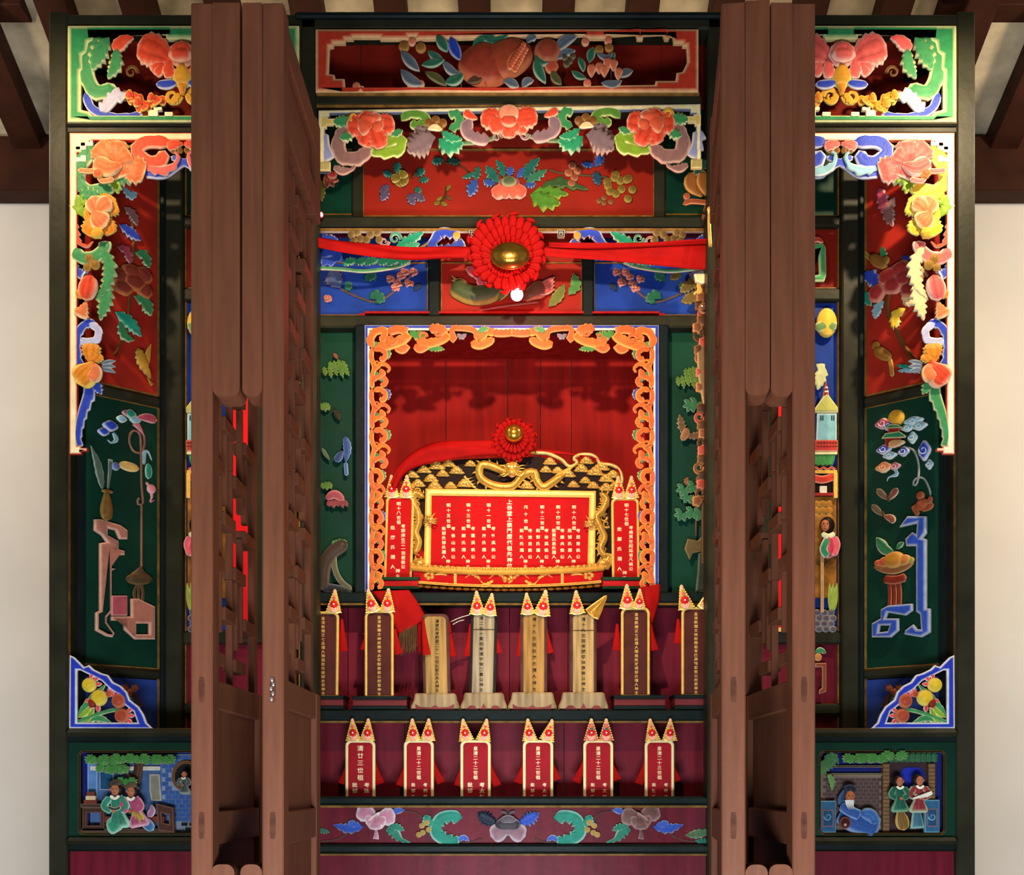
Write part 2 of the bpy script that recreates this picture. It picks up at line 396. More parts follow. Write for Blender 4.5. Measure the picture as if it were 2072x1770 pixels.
# ================================================================ the four door leaves
BARS = {}
def bar(parent, loc, size):
    if size not in BARS:
        sx, sy, sz = size; o = box('lattice_bar', -sx/2, sx/2, -sy/2, sy/2, -sz/2, sz/2, DOOR, parent, 0.002); BARS[size] = o.data
    else: o = link('lattice_bar', BARS[size], None, parent)
    o.location = loc; return o
def door(n, x0, x1, rz, pin_x0, pin_x1, bot_x0, bot_x1, W=0.5, far=(0.22, 0.6), lat=0.4):
    D = 2.6; a, b = X(x0, D), X(x1, D); t = b - a
    r = empty('door_%d' % n, (a, D, 0), rz); tag(r, kind='structure')
    p = lambda px: X(px, D) - a
    box('stile', 0, t, 0, 0.06, 0.03, 3.2, DOOR, r, 0.003); box('stile', t*far[0], t*far[1], W-0.04, W, 1.735, 2.95, DOOR, r, 0.003)
    boxes('stile', [(0, t, W-0.06, W, 0.03, 1.735), (0, t, W-0.06, W, 2.95, 3.2)], DOOR, r, 0.003)
    zr = [(0.03, 0.2), (0.78, 0.86), (1.37, 1.445), (1.67, 1.735), (2.95, 3.02), (3.12, 3.19)]
    for z0, z1 in zr: box('rail', 0.002, t-0.002, 0.06, W-0.06, z0, z1, DOOR, r, 0.003)
    for (a0, a1), (b0, b1) in zip(zr, zr[1:]):
        if a1 < 1.7 or a1 > 3: box('door_panel', t*0.3, t*0.7, 0.06, W-0.06, a1, b0, DOOR, r)
    # lattice: upright bars cut at different heights and staggered cross bars
    NC = 4; cols = [0.06 + (W - 0.12) * i / NC for i in range(NC + 1)]; rr = random.Random(5)
    th = 0.016; lx = t * lat
    for i in range(1, NC):
        z = 1.735 + (0.12 if i % 2 else 0.0); 
        while z < 2.94:
            l = min(0.26, 2.95 - z)
            bar(r, (lx, cols[i], z + l/2), (round(th, 4), 0.014, round(l, 3))); z += l + (0.0 if i % 3 else 0.06)
    for j in range(0, 11):
        z = 1.735 + 0.11 * (j + 0.5)
        for i in range(NC):
            if (i + j) % 2 == 0: bar(r, (lx, (cols[i] + cols[i+1]) / 2, z), (0.032, round(0.38/NC + 0.014, 4), 0.03))
            elif j % 3 == 1: bar(r, (lx, (cols[i] + cols[i+1]) / 2, z + 0.03), (round(th, 4), 0.014, 0.2))
    PLUG = paint('553021', 0.6, noise=0.3, scale=30)
    for zc, hh in ((1.5 + 195*2.6/F, 0.034), (1.5 - 80*2.6/F, 0.036)):
        n_ = 18; ring = [(t/2 + 0.0065*math.cos(2*math.pi*i/n_), zc + hh*max(-.8, min(.8, math.sin(2*math.pi*i/n_)*1.2))) for i in range(n_)]
        V_ = [(a_, -0.0008, b_) for a_, b_ in ring] + [(a_, 0.004, b_) for a_, b_ in ring]
        link('mortise_plug', mesh('mortise_plug', V_, [tuple(range(n_))] + [(i, (i+1) % n_, n_+(i+1) % n_, n_+i) for i in range(n_)], None, False), PLUG, r)
    if pin_x0 is not None:
        def bev_block(nm, q0, q1, z0, z1):
            bm = bmesh.new(); m = Matrix.Translation(((p(q0)+p(q1))/2, 0.0355, (z0+z1)/2)) @ Matrix.Diagonal((p(q1)-p(q0), 0.07, z1-z0, 1))
            bmesh.ops.create_cube(bm, size=1, matrix=m)
            eg = [e for e in bm.edges if abs(e.verts[0].co.z - e.verts[1].co.z) < 1e-5 and abs(e.verts[0].co.x - e.verts[1].co.x) < 1e-5 and ((e.verts[0].co.z < 2.9 and z1 > 3) or (e.verts[0].co.z > 1 and z1 < 2))]
            bmesh.ops.bevel(bm, geom=eg, offset=0.018, segments=4, profile=0.5, affect='EDGES')
            me = bpy.data.meshes.new(nm); bm.to_mesh(me); bm.free(); return link(nm, me, DOOR, r)
        bev_block('hinge_post', pin_x0, pin_x1, 2.345, 3.2)
        bev_block('hinge_post', bot_x0, bot_x1, 0.03, 1.33)
    return r
d1 = door(1, 386, 430, 0, 430, 485, 427, 474, W=0.55)
d2 = door(2, 530, 574, 0, 490, 530, 486, 530)
d3 = door(3, 1460, 1508, R(-6.5), 1508, 1556, 1508, 1552)
d4 = door(4, 1604, 1650, 0, 1560, 1604, 1556, 1604, W=0.56, far=(0.0, 0.9), lat=0.45)
CH = paint('c8c0bc', 0.2, metal=0.8, noise=0.1, name='worn_steel')
bm = bmesh.new()
for k, (dx, dz) in enumerate(((0, .022), (.003, .012), (-.002, .003), (.002, -.008), (-.001, -.02))):
    bmesh.ops.create_icosphere(bm, subdivisions=1, radius=.0035, matrix=Matrix.Translation((dx, 0, dz)) @ Matrix.Diagonal((1, .5, 1.6, 1)))
me = bpy.data.meshes.new('latch'); bm.to_mesh(me); bm.free(); o = link('latch', me, CH, d2); o.location = (0.022, -0.002, 1.5 + 195*2.6/F); o['label'] = 'small worn steel latch on the leaf edge'
# ================================================================ the shrine cabinet: frame, boards, shelves
S = empty('shrine_cabinet', (0, 4.2, 0)); S.location = (0, 0, 0)
tag(S, 'dark green and gold lined wooden shrine cabinet filling the hall end', 'shrine')
D0 = 4.2
def fb(name, a, b, c, d, D, dep, mat=FRAME, bev=0.006): return fbox(name, a, b, c, d, D, dep, mat, S, bev)
def line(a, b, c, d, D, dep=0.012): return fbox('moulding', a, b, c, d, D, dep, LINE, S, 0.0015)
def frame_line(a, b, c, d, D, w=3):
    boxes('moulding', [(X(a, D), X(b, D), D, D+.02, Z(c+w, D), Z(c, D)), (X(a, D), X(b, D), D, D+.02, Z(d, D), Z(d-w, D)),
          (X(a, D), X(a+w, D), D, D+.02, Z(d, D), Z(c, D)), (X(b-w, D), X(b, D), D, D+.02, Z(d, D), Z(c, D))], LINE, S, 0.001)
def floorpost(name, a, b, top, D, dep, mat=FRAME, bev=0.006):
    return box(name, X(a, D), X(b, D), D, D+dep, 0.0, Z(top, D), mat, S, bev)
for s in (0, 1):
    m = (lambda x: x) if s == 0 else (lambda x: 2072 - x)
    def q(f, a, b, *r, **k): a, b = sorted((m(a), m(b))); return f(a, b, *r, **k)
    q(lambda a, b: floorpost('post', a, b, 22, D0, 0.12), 98, 136)
    q(lambda a, b: floorpost('post', a, b, 30, D0 + 0.004, 0.1), 607, 640)
    q(lambda a, b: fb('side_board', a, b, 30, 1770, D0 + 0.12, 0.9, FRAMED), 101, 108)
    q(lambda a, b: fb('rail', a, b, 28, 54, D0 + 0.006, 0.09), 134, 609)
    q(lambda a, b: fb('rail', a, b, 251, 270, D0 + 0.006, 0.09), 134, 609)
    q(lambda a, b: fb('rail', a, b, 247, 253, D0 - 0.006, 0.02), 132, 609)
    # thick ledge under the wing opening, rail under the scene panel, skirting board
    q(lambda a, b: fb('ledge', a, b, 1474, 1490, D0 - 0.03, 0.35, FRAME, 0.012), 130, 612)
    q(lambda a, b: fb('ledge', a, b, 1486, 1502, D0 - 0.008, 0.33, FRAMED), 136, 609)
    q(lambda a, b: fb('ledge', a, b, 1694, 1708, D0 - 0.03, 0.15, FRAME, 0.012), 130, 612)
    q(lambda a, b: fb('ledge', a, b, 1704, 1722, D0 - 0.008, 0.12, FRAMED), 136, 609)
    q(lambda a, b: fbox('skirt_board', a, b, 1722, 2440, D0 + 0.03, 0.02, MAROON, S), 134, 609)
    q(lambda a, b: fbox('back_board', a, b, 40, 260, D0 + 0.2, 0.02, REDB, S), 100, 640)
    q(lambda a, b: fbox('back_board', a, b, 240, 1490, D0 + 0.42, 0.02, GREENB, S), 300, 640)
    q(lambda a, b: frame_line(a, b, 54, 251, D0 + 0.002, 3), 136, 607)
    q(lambda a, b: frame_line(a, b, 269, 1476, D0 + 0.012, 3), 136, 607)
    # bay behind: stile beside the splayed wall, then rows of small boards
    Db = 4.52
    q(lambda a, b: fb('stile', a, b, 250, 1478, Db - 0.05, 0.06), 327, 368)
    q(lambda a, b: fb('stile', a, b, 250, 1478, Db - 0.06, 0.06, FRAMED), 322, 334)
    for c, d, mt in ((300, 436, GREENB), (457, 582, REDB), (607, 1278, BLUEB), (1302, 1424, MAROON), (1446, 1478, MAROON)):
        q(lambda a, b: fbox('inset_board', a, b, c, d, Db, 0.02, mt, S), 368, 600)
        q(lambda a, b: frame_line(a, b, c - 2, d + 2, Db - 0.014, 3), 374, 600)
    for c, d in ((436, 457), (582, 607), (1278, 1302), (1424, 1446)):
        q(lambda a, b: fb('cross_rail', a, b, c, d, Db - 0.03, 0.04), 366, 600)
# middle: top cornice, rails
fb('cornice', 596, 1462, 22, 34, D0 - 0.012, 0.12, FRAMED); fb('rail', 604, 1462, 34, 58, D0 + 0.004, 0.1)
line(640, 1414, 58, 63, D0 + 0.01)
fb('rail', 636, 1420, 191, 212, D0 + 0.002, 0.1); line(640, 1416, 186, 192, D0 - 0.006); line(640, 1416, 211, 215, D0 + 0.0)
# dark red planks behind the fruit panel
n = 8
for i in range(n):
    a = 630 + (1440 - 630) * i / n; b = 630 + (1440 - 630) * (i + 1) / n
    fbox('plank', a, b - 1.2, 40, 215, D0 + 0.22, 0.02, REDB, S)
# recess under the arched valance
Dr = 4.44
fbox('recess_board', 736, 1322, 180, 436, Dr, 0.02, REDB, S); frame_line(733, 1325, 300, 438, Dr - 0.01, 3)
for a, b, m2 in ((640, 712, 0), (1348, 1432, 1)):
    fbox('recess_board', a, b, 180, 440, Dr, 0.02, GREENB, S); frame_line(a - 6, b + 3, 300, 434, Dr - 0.008, 2)
fb('stile', 712, 734, 180, 440, Dr - 0.02, 0.03); fb('stile', 1324, 1347, 180, 440, Dr - 0.02, 0.03)
fb('beam', 630, 1445, 437, 457, 4.34, 0.1); fb('beam', 630, 1445, 452, 462, 4.355, 0.08, paint('8c1a16', 0.4))
line(630, 1445, 461, 467, 4.335)
# blue and red boards behind the openwork band
for a, b, mt in ((640, 866, BLUEB), (892, 1178, REDB), (1202, 1416, BLUEB)):
    fbox('recess_board', a, b, 468, 640, 4.5, 0.02, mt, S)
    frame_line(a, b, 530, 638, 4.492, 2)
for a, b in ((866, 891), (1178, 1202)): fb('stile', a, b, 462, 640, 4.47, 0.04, FRAMED)
fb('beam', 630, 1445, 637, 662, 4.45, 0.08, FRAME)
# niche surround
for a, b in ((717, 741), (1331, 1354)): fb('stile', a, b, 655, 1205, 4.445, 0.06, FRAMED)
for a, b in ((640, 722), (1350, 1445)):
    fbox('recess_board', a, b, 655, 1205, 4.5, 0.02, GREENB, S); frame_line(a - 3, b, 662, 1200, 4.492, 2)
# niche box
zf = 2.215
for i in range(5):
    e = [740, 903, 1028, 1094, 1157, 1335]; Dn = 4.95
    box('plank', X(e[i] - (120 if i == 0 else 0), Dn), X(e[i+1] + (120 if i == 4 else 0), Dn) - 0.003, Dn, Dn + 0.02, zf, Z(560, 4.5), NICHE, S)
box('niche_side', X(738, 4.47) - 0.02, X(738, 4.47), 4.47, 4.95, zf, Z(640, 4.5), NICHE, S)
box('niche_side', X(1334, 4.47), X(1334, 4.47) + 0.02, 4.47, 4.95, zf, Z(640, 4.5), NICHE, S)
box('niche_top', X(738, 4.47), X(1334, 4.47), 4.47, 4.95, Z(640, 4.5), Z(636, 4.5), NICHE, S)
box('shelf', X(620, 4.42), X(1452, 4.42), 4.42, 5.0, zf - 0.038, zf, FRAMED, S, 0.004)
boxes('moulding', [(X(620, 4.42), X(1452, 4.42), 4.43, 4.45, zf - 0.045, zf - 0.035)], LINE, S)
# planked wall behind the middle tablets
zs = Z(1436, 4.35)
e = [560, 705, 850, 1032, 1150, 1320, 1500]
for i in range(6):
    box('plank', X(e[i], 4.56), X(e[i+1], 4.56) - 0.003, 4.56, 4.58, zs - 0.02, zf - 0.035, MAROON, S)
box('shelf', X(625, 4.35), X(1450, 4.35), 4.345, 4.56, Z(1458, 4.35), zs, FRAMED, S, 0.004)
boxes('moulding', [(X(625, 4.35), X(1450, 4.35), 4.36, 4.38, Z(1462, 4.35), Z(1458, 4.35))], LINE, S)
e = [560, 820, 1142, 1500]
for i in range(3):
    box('plank', X(e[i], 4.46), X(e[i+1], 4.46) - 0.003, 4.46, 4.48, 1.36, zs - 0.03, MAROON, S)
box('shelf', X(600, 4.25), X(1470, 4.25), 4.26, 4.48, 1.36, 1.385, FRAMED, S)
fb('ledge', 607, 1460, 1611, 1629, 4.215, 0.05, FRAMED, 0.008); line(607, 1460, 1629, 1634, 4.22)
fbox('recess_board', 607, 1460, 1629, 1712, 4.245, 0.02, MAROON, S)
fb('ledge', 607, 1460, 1708, 1727, 4.215, 0.05, FRAMED, 0.008); line(607, 1460, 1727, 1731, 4.22)
fbox('skirt_board', 607, 1460, 1728, 2440, 4.245, 0.02, MAROON, S)
# ================================================================ carved and painted panels of the two wings
PALE = {'green': ('3c8a54', 'e6ebb0'), 'lime': ('7fa02e', 'eef0a0'), 'blue': ('2f46b4', 'e9e9ee'), 'coral': ('dd4a30', 'f8c9a2'),
        'orange': ('e0882c', 'f6d96a'), 'pink': ('e2605a', 'fbdccb'), 'teal': ('1f8a72', 'c8e6c6'), 'mauve': ('8a6460', 'd8b09a'),
        'cream': ('e8c890', 'f8ecc8'), 'gold': ('d79a2e', 'f2d070'), 'brown': ('6b4526', 'a8793e'), 'sky': ('7fb0c0', 'e8f0ea'),
        'yellow': ('e8c23a', 'f6ee9c'), 'red': ('c02a22', 'f0a080'), 'salmon': ('e27848', 'f8e0a8'), 'dpink': ('b0465c', 'f0c8c4')}
def PC(n): return dict(mid=PALE[n][0], edge=PALE[n][1])
def side_word(s): return 'left' if s == 0 else 'right'
for s in (0, 1):
    mir = bool(s); sw = side_word(s)
    c1, c2, c3 = (('coral', 'orange', 'green') if s == 0 else ('pink', 'salmon', 'lime'))
    # ---------- openwork panel at the very top
    T = Carv('openwork_carving', 4.2, 140, 250, mirror=mir, label='green framed openwork panel with large %s blossoms at top %s' % ('coral' if s == 0 else 'pink', sw), group=None)
    out = rect(140, 57, 606, 250)
    hole = [(166, 226), (166, 150), (172, 146), (170, 118), (180, 112), (182, 92), (192, 88), (190, 71), (338, 71), (338, 84), (372, 84), (408, 84), (408, 71), (556, 71), (556, 88), (564, 92), (566, 112), (576, 118), (574, 146), (580, 150), (580, 226), (566, 230), (560, 238), (190, 238), (182, 230)]
    slab(T, 'frame', out, '2f8a52', 'e9e7a2', holes=[hole], lift=-2, th=12, ch=3, inset=9)
    for f in (0, 1):
        M = (lambda p: mx(p, 373)) if f else (lambda p: p)
        sd = -1 if f else 1
        acan(T, M([(212, 78), (184, 108), (176, 150), (192, 186), (222, 186), (232, 172)]), 17, *PALE['green'], side=-sd, lift=4, prof='blunt', serr=.3)
        leaf(T, M([(224, 82), (206, 112), (190, 148)]), 21, *PALE['green'], lift=10)
        leaf(T, M([(240, 106), (238, 140), (222, 166)]), 15, *PALE['green'], lift=12)
        acan(T, M([(173, 190), (188, 222), (222, 238), (262, 240), (290, 233)]), 9, *PALE['blue'], side=sd, lift=5, prof='blunt', serr=.2)
        acan(T, M([(205, 230), (222, 212), (238, 196), (254, 204)]), 13, 'b8b4cc', 'f0ece4', side=sd, lift=8, prof='blunt')
        for x, y in ((207, 214), (216, 211), (222, 217)): dome(T, 'berry', *M([(x, y)])[0], 6, mid='7a5a30', edge='b89050', lift=6, n=12)
        coil(T, *M([(266, 147)])[0], 13, '5a3a20', '9a7440', cw=-sd, lift=2)
        coil(T, *M([(252, 192)])[0], 12, '8a5a50', 'c89a80', cw=-sd, a0=180, lift=2)
        blade(T, 'petal', M([(272, 80), (252, 88), (232, 108)]), 15, *PALE[c1], 'petal', lift=8, serr=.2, ns=4)
        g = grp(T, 'blossom'); T.par = g
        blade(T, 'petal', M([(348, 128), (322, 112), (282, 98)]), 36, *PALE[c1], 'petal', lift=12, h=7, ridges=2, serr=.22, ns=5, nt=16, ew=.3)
        blade(T, 'petal', M([(340, 136), (320, 140), (306, 146)]), 18, *PALE[c1], 'petal', lift=10, ridges=1)
        blade(T, 'petal', M([(348, 130), (346, 150), (350, 168)]), 14, *PALE[c1], 'petal', lift=16, serr=.3, ns=3)
        blade(T, 'petal', M([(332, 140), (324, 155), (318, 160)]), 10, *PALE[c1], 'petal', lift=14)
        T.par = T.root
        blade(T, 'petal', M([(362, 176), (342, 180), (320, 180)]), 10, *PALE['blue'], 'oval', lift=16)
        coil(T, *M([(352, 200)])[0], 16, *PALE['gold'], cw=sd, a0=0, w=6, lift=10)
        for k, (x, y, r) in enumerate(((274, 204, 18), (292, 219, 19), (318, 208, 19))):
            flower(T, *M([(x, y)])[0], r, mid=PALE[c1 if s == 0 else 'orange'][0], edge=PALE['orange'][1], core=None, n=5, squash=.6, lift=12, inner=False, serr=0, pw=.55, name='small_blossom')
        slab(T, 'fret', M([(303, 240), (303, 228), (314, 228), (314, 222), (330, 222), (330, 228), (322, 228), (322, 240)]), 'efe7b8', 'f6f0c8', lift=2, th=8)
        slab(T, 'fret', M(rect(336, 232, 352, 240)), 'efe7b8', 'f6f0c8', lift=2, th=8)
    g = grp(T, 'blossom'); T.par = g
    for a in (-150, -90, -30, 30, 150):
        x, y = 373 + 26 * math.cos(R(a)), 118 + 24 * math.sin(R(a)); blade(T, 'petal', [(373, 124), ((373+x)/2, (122+y)/2), (x, y)], 19, *PALE[c1], 'petal', lift=18, h=9, ridges=1)
    blade(T, 'petal', [(373, 112), (373, 126), (373, 142)], 24, *PALE[c1], 'oval', lift=26, h=10)
    T.par = T.root
    blade(T, 'calyx', [(373, 138), (373, 158), (373, 182)], 20, *PALE['gold'], 'petal', lift=14, h=10)
    blade(T, 'calyx', [(373, 200), (373, 188), (373, 176)], 12, *PALE['orange'], 'flare', lift=16, h=6)
    for f in (0, 1):
        M = (lambda p: mx(p, 373)) if f else (lambda p: p)
        leaf(T, M([(378, 168), (362, 172), (348, 162)]), 11, *PALE['green'], lift=12, serr=.3)
        acan(T, M([(366, 196), (352, 214), (336, 206)]), 8, *PALE['gold'], lift=12, side=1)
    # ---------- arched valance with one long pendant arm
    T = Carv('openwork_valance', 4.2, 140, 918, mirror=mir, label='%s openwork flower valance hanging down the outer post, %s side' % ('coral and green' if s == 0 else 'bright cream, yellow and blue', sw))
    red, cr = ('c8322a', 'f6e6b4') if s == 0 else ('d85a44', 'fbeecb')
    slab(T, 'frame', [(143, 920), (143, 272), (604, 272), (604, 287), (188, 287), (188, 294), (178, 294), (178, 302), (168, 302), (168, 312), (158, 312), (158, 904), (166, 904), (166, 908), (178, 908), (178, 914), (166, 914), (166, 920)], cr, red, lift=-3, th=10, ch=1, inset=3.5)
    slab(T, 'fret', [(156, 306), (176, 306), (176, 298), (190, 298), (190, 288), (182, 288), (182, 292), (166, 292), (166, 300), (156, 300)], 'f2e6b8', 'faf2d0', lift=-2, th=9)
    slab(T, 'fret', [(156, 330), (176, 330), (176, 318), (166, 318), (166, 322), (156, 322)], 'f2e6b8', 'faf2d0', lift=-2, th=9)
    V1, V2 = ('green', 'coral') if s == 0 else ('yellow', 'blue')
    acan(T, [(200, 300), (172, 322), (158, 360), (176, 388), (214, 384), (226, 372)], 16, *PALE[V1 if s else 'green'], side=-1, lift=2, prof='blunt')
    leaf(T, [(178, 296), (166, 330), (164, 372)], 15, *PALE[V1], lift=3)
    leaf(T, [(226, 356), (250, 356), (280, 350)], 22, *PALE['lime' if s else 'green'], lift=4, serr=.9, ns=6)
    leaf(T, [(214, 364), (236, 372), (240, 394)], 14, *PALE['lime'], lift=5, serr=.9)
    # horizontal scroll work reaching over to the inner post, both halves alike
    for f in (0, 1):
        if f: M = lambda p: mx(p, 373)
        else: M = lambda p: p
        acan(T, M([(262, 300), (284, 290), (300, 288), (330, 284), (372, 284)]), 9, *PALE['lime'], side=1, lift=0, serr=.3)
        acan(T, M([(348, 290), (300, 288), (278, 306), (300, 330), (330, 326), (322, 308)]), 15, *PALE[V2], side=-1, lift=4, prof='blunt', serr=.3)
        acan(T, M([(300, 344), (330, 350), (356, 338), (362, 316), (344, 308)]), 11, *(PALE['pink'] if s == 0 else PALE['sky']), lift=7, side=-1, prof='curl')
        acan(T, M([(296, 348), (332, 352), (364, 334), (400, 318)]), 13, *PALE['blue'], lift=2, side=1, serr=.25, prof='scroll')
        blade(T, 'petal', M([(372, 296), (356, 298), (340, 304)]), 12, *PALE[c1], 'petal', lift=10, serr=.3, ns=3)
        for x in (352, 366): dome(T, 'berry', *M([(x, 308)])[0], 6, mid='7a4a20', edge='c89a50', lift=8, n=10)
    # the big blossoms of the pendant
    em = 'salmon' if s == 0 else 'pink'
    def pb(x, y, L, m=em, name='blossom'):
        g = grp(T, name); T.par = g
        for (dx, dy, ww, lf, rg) in L:
            blade(T, 'petal', [(x + dx*.08, y + dy*.08), (x + dx*.5, y + dy*.5), (x + dx, y + dy)], ww, *PALE[m], 'petal', lift=lf, h=5, tip=-2 + lf % 5, ridges=max(2, rg), serr=.3, ns=5, nt=20, ew=.24, sweep=.12)
        T.par = T.root; return g
    pb(238, 336, [(-42, -40, 27, 7, 2), (4, -46, 24, 9, 2), (58, 18, 30, 8, 3), (-38, 14, 24, 6, 2), (30, -20, 20, 13, 1), (10, 30, 26, 12, 2)])
    g = grp(T, 'blossom_heart'); T.par = g
    blade(T, 'petal', [(252, 342), (226, 350), (196, 336)], 19, *PALE[em], 'petal', lift=18, ridges=2, h=5, tip=4)
    for pts in ([(212, 350), (190, 356), (164, 354)], [(206, 366), (214, 376), (238, 372)]): blade(T, 'stamen', pts, 5, *PALE[em], 'blunt', lift=20)
    dome(T, 'flower_centre', 206, 362, 11, 9, mid='e05a3a', edge='f2c060', lift=22, lobes=5)
    T.par = T.root
    leaf(T, [(168, 440), (162, 416), (184, 398)], 18, *PALE['lime'], lift=3, serr=.8)
    leaf(T, [(160, 400), (176, 396), (206, 398)], 15, *PALE['green' if s == 0 else 'yellow'], lift=4, serr=.9)
    pb(206, 434, [(20, -36, 20, 7, 1), (34, -16, 20, 8, 1), (-34, -6, 22, 6, 1), (-26, 46, 22, 8, 1), (24, 44, 18, 9, 2), (-8, -22, 22, 11, 1)], 'orange' if s == 0 else 'yellow')
    g = grp(T, 'blossom_heart'); T.par = g
    blade(T, 'petal', [(208, 446), (200, 426), (190, 404)], 20, *PALE['salmon'], 'petal', lift=15, h=4, ridges=2)
    blade(T, 'petal', [(204, 440), (214, 424), (232, 414)], 18, *PALE['salmon'], 'petal', lift=17, h=4, ridges=2)
    blade(T, 'petal', [(196, 438), (206, 452), (222, 466)], 22, *PALE['salmon'], 'petal', lift=20, h=5, ridges=3)
    dome(T, 'flower_centre', 204, 480, 12, mid='e8a030', edge='f2d060', lift=20, lobes=6)
    T.par = T.root
    acan(T, [(152, 448), (158, 486), (176, 500), (190, 490)], 9, *PALE['coral'], lift=4, side=1)
    acan(T, [(154, 504), (164, 522), (190, 524), (212, 508), (214, 490)], 14, *(PALE['green'] if s == 0 else PALE['pink']), lift=6, side=-1, serr=.3, prof='blunt')
    acan(T, [(152, 524), (156, 548), (170, 558)], 12, *PALE['blue'], lift=2, side=1, prof='flare', serr=1)
    for x, y, r in ((184, 527, 9), (196, 540, 10), (180, 545, 8)): dome(T, 'fruit', x, y, r, mid='8a6428', edge='c8a050', lift=10, n=12)
    leaf(T, [(206, 500), (224, 540), (218, 580), (196, 610)], 15, *PALE['green' if s == 0 else 'cream'], lift=7, serr=.8, ns=8)
    leaf(T, [(222, 572), (216, 610), (204, 650)], 16, *PALE['green' if s == 0 else 'cream'], lift=5, serr=.8, ns=6)
    pb(182, 590, [(-6, -24, 12, 8, 0), (-26, 10, 10, 7, 0)], 'orange', 'bud')
    g = grp(T, 'bud'); T.par = g
    blade(T, 'petal', [(190, 562), (182, 588), (178, 614)], 20, *PALE['coral' if s == 0 else 'pink'], 'oval', lift=13, h=8, ridges=2)
    blade(T, 'petal', [(178, 614), (172, 630), (164, 646)], 18, *PALE['salmon'], 'fan', lift=10, serr=.4, ns=5)
    T.par = T.root
    acan(T, [(196, 654), (178, 656), (160, 676), (158, 720), (166, 745)], 9, *PALE['blue'], lift=4, side=1, prof='blunt', serr=.5)
    acan(T, [(182, 656), (200, 668), (198, 688), (178, 694), (164, 690)], 8, 'b4b6d8', 'f2f0ee', lift=6, side=1, prof='blunt', serr=.3)
    pb(184, 738, [(4, -40, 21, 8, 2), (20, -22, 16, 7, 1)], 'orange')
    g = grp(T, 'blossom_heart'); T.par = g
    blade(T, 'petal', [(196, 738), (184, 756), (160, 780)], 27, *PALE['orange' if s == 0 else 'coral'], 'petal', lift=14, ridges=3, h=6)
    blade(T, 'petal', [(196, 742), (200, 758), (190, 778)], 15, *PALE['salmon'], 'petal', lift=18, ridges=1)
    T.par = T.root
    for k in range(3): leaf(T, [(206, 738 + k*6), (222, 734 + k*8), (236, 732 + k*12)], 4.5, '5a6a80', 'c8ccc8', serr=0, ns=0, lift=6)
    tl = PALE['blue'] if s == 0 else PALE['green']
    acan(T, [(186, 770), (182, 800), (168, 840), (160, 880), (164, 906)], 15, *tl, lift=4, side=1, prof='scroll', serr=.45, ns=7)
    leaf(T, [(180, 776), (196, 782), (208, 800)], 11, *tl, lift=8, serr=.7)
    # ---------- lower corner bracket
    T = Carv('corner_bracket', 4.2, 145, 1474, mirror=mir, label='blue and white bracket with red and yellow fruit in lower %s corner' % sw)
    outl = [(142, 1474), (143, 1326), (152, 1330), (164, 1342), (172, 1350), (182, 1346), (190, 1354), (206, 1362), (220, 1366), (230, 1380), (246, 1388), (258, 1400), (264, 1416), (282, 1430), (292, 1446), (298, 1462), (310, 1474)]
    hol = [(157, 1462), (157, 1356), (164, 1356), (180, 1364), (208, 1378), (226, 1396), (246, 1408), (254, 1426), (272, 1440), (280, 1462)]
    slab(T, 'frame', outl, '2438b0', 'f4f4ee', holes=[hol], lift=-2, th=9, ch=2, inset=4)
    leaf(T, [(158, 1446), (182, 1420), (214, 1384)], 10, *PALE['green'], lift=0, serr=.3)
    leaf(T, [(160, 1458), (196, 1452), (226, 1462)], 9, *PALE['green'], lift=1, serr=.3)
    stem(T, [(160, 1460), (200, 1444), (240, 1436), (262, 1450)], 4, *PALE['green'], lift=1)
    leaf(T, [(158, 1452), (176, 1440), (190, 1420)], 6, *PALE['lime'], lift=3, serr=.2); leaf(T, [(176, 1462), (184, 1446), (192, 1432)], 6, *PALE['lime'], lift=3, serr=.2)
    for x, y, r, cc, a in ((182, 1386, 15, 'yellow', -40), (202, 1412, 17, 'yellow', 130), (242, 1418, 15, 'brick', -100), (248, 1448, 15, 'brick', 0), (222, 1404, 7, 'brick', -60)):
        md, ed = ('d8b82e', 'f0dc70') if cc == 'yellow' else ('a8452c', 'd88a60')
        g = grp(T, 'fruit'); T.par = g
        dome(T, 'fruit_body', x, y, r, mid=md, edge=ed, lift=4, h=r * .8)
        for j in (-35, 0, 35):
            b = R(a + j); x1, y1 = x + r * .9 * math.cos(b), y + r * .9 * math.sin(b); x2, y2 = x + r * 1.75 * math.cos(b), y + r * 1.75 * math.sin(b)
            blade(T, 'petal', [(x1, y1), ((x1+x2)/2, (y1+y2)/2), (x2, y2)], r * .3, 'd84a4a', 'fbe4dc', 'leaf', lift=5)
        T.par = T.root
    dome(T, 'fruit_eye', 190, 1424, 8, mid='7a2a1a', lift=12)
    # ---------- splayed wall behind: three boards
    ang, x0, DD = R(40.5), 165, 4.3
    def SP(name, px, py, lab, cat='carving'): return Carv(name, DD, px, py, ang=ang, x0=x0, mirror=mir, label=lab, cat=cat)
    # board edges as seen at columns 172 and 322
    def yy(x, y322):  # row on this plane of the height that shows at row y322 in column 322
        def t(px):
            dx = (px - CX) / F; o0 = (x0 - CX) * DD / F
            return (-o0 * math.sin(ang) + DD * math.cos(ang)) / (-dx * math.sin(ang) + math.cos(ang))
        return HY - (HY - y322) * t(322) / t(x)
    def quad(a, b, y0, y1): return [(a, yy(a, y0)), (b, yy(b, y0)), (b, yy(b, y1)), (a, yy(a, y1))]
    q = Carv('splayed_wall', DD, 172, 1475, ang=ang, x0=x0, mirror=mir)
    q.root.parent = S; q.root.matrix_parent_inverse = S.matrix_basis.inverted()
    slab(q, 'board', quad(150, 326, 180, 1480), '10201c', lift=-14, th=10, mat=FRAMED)
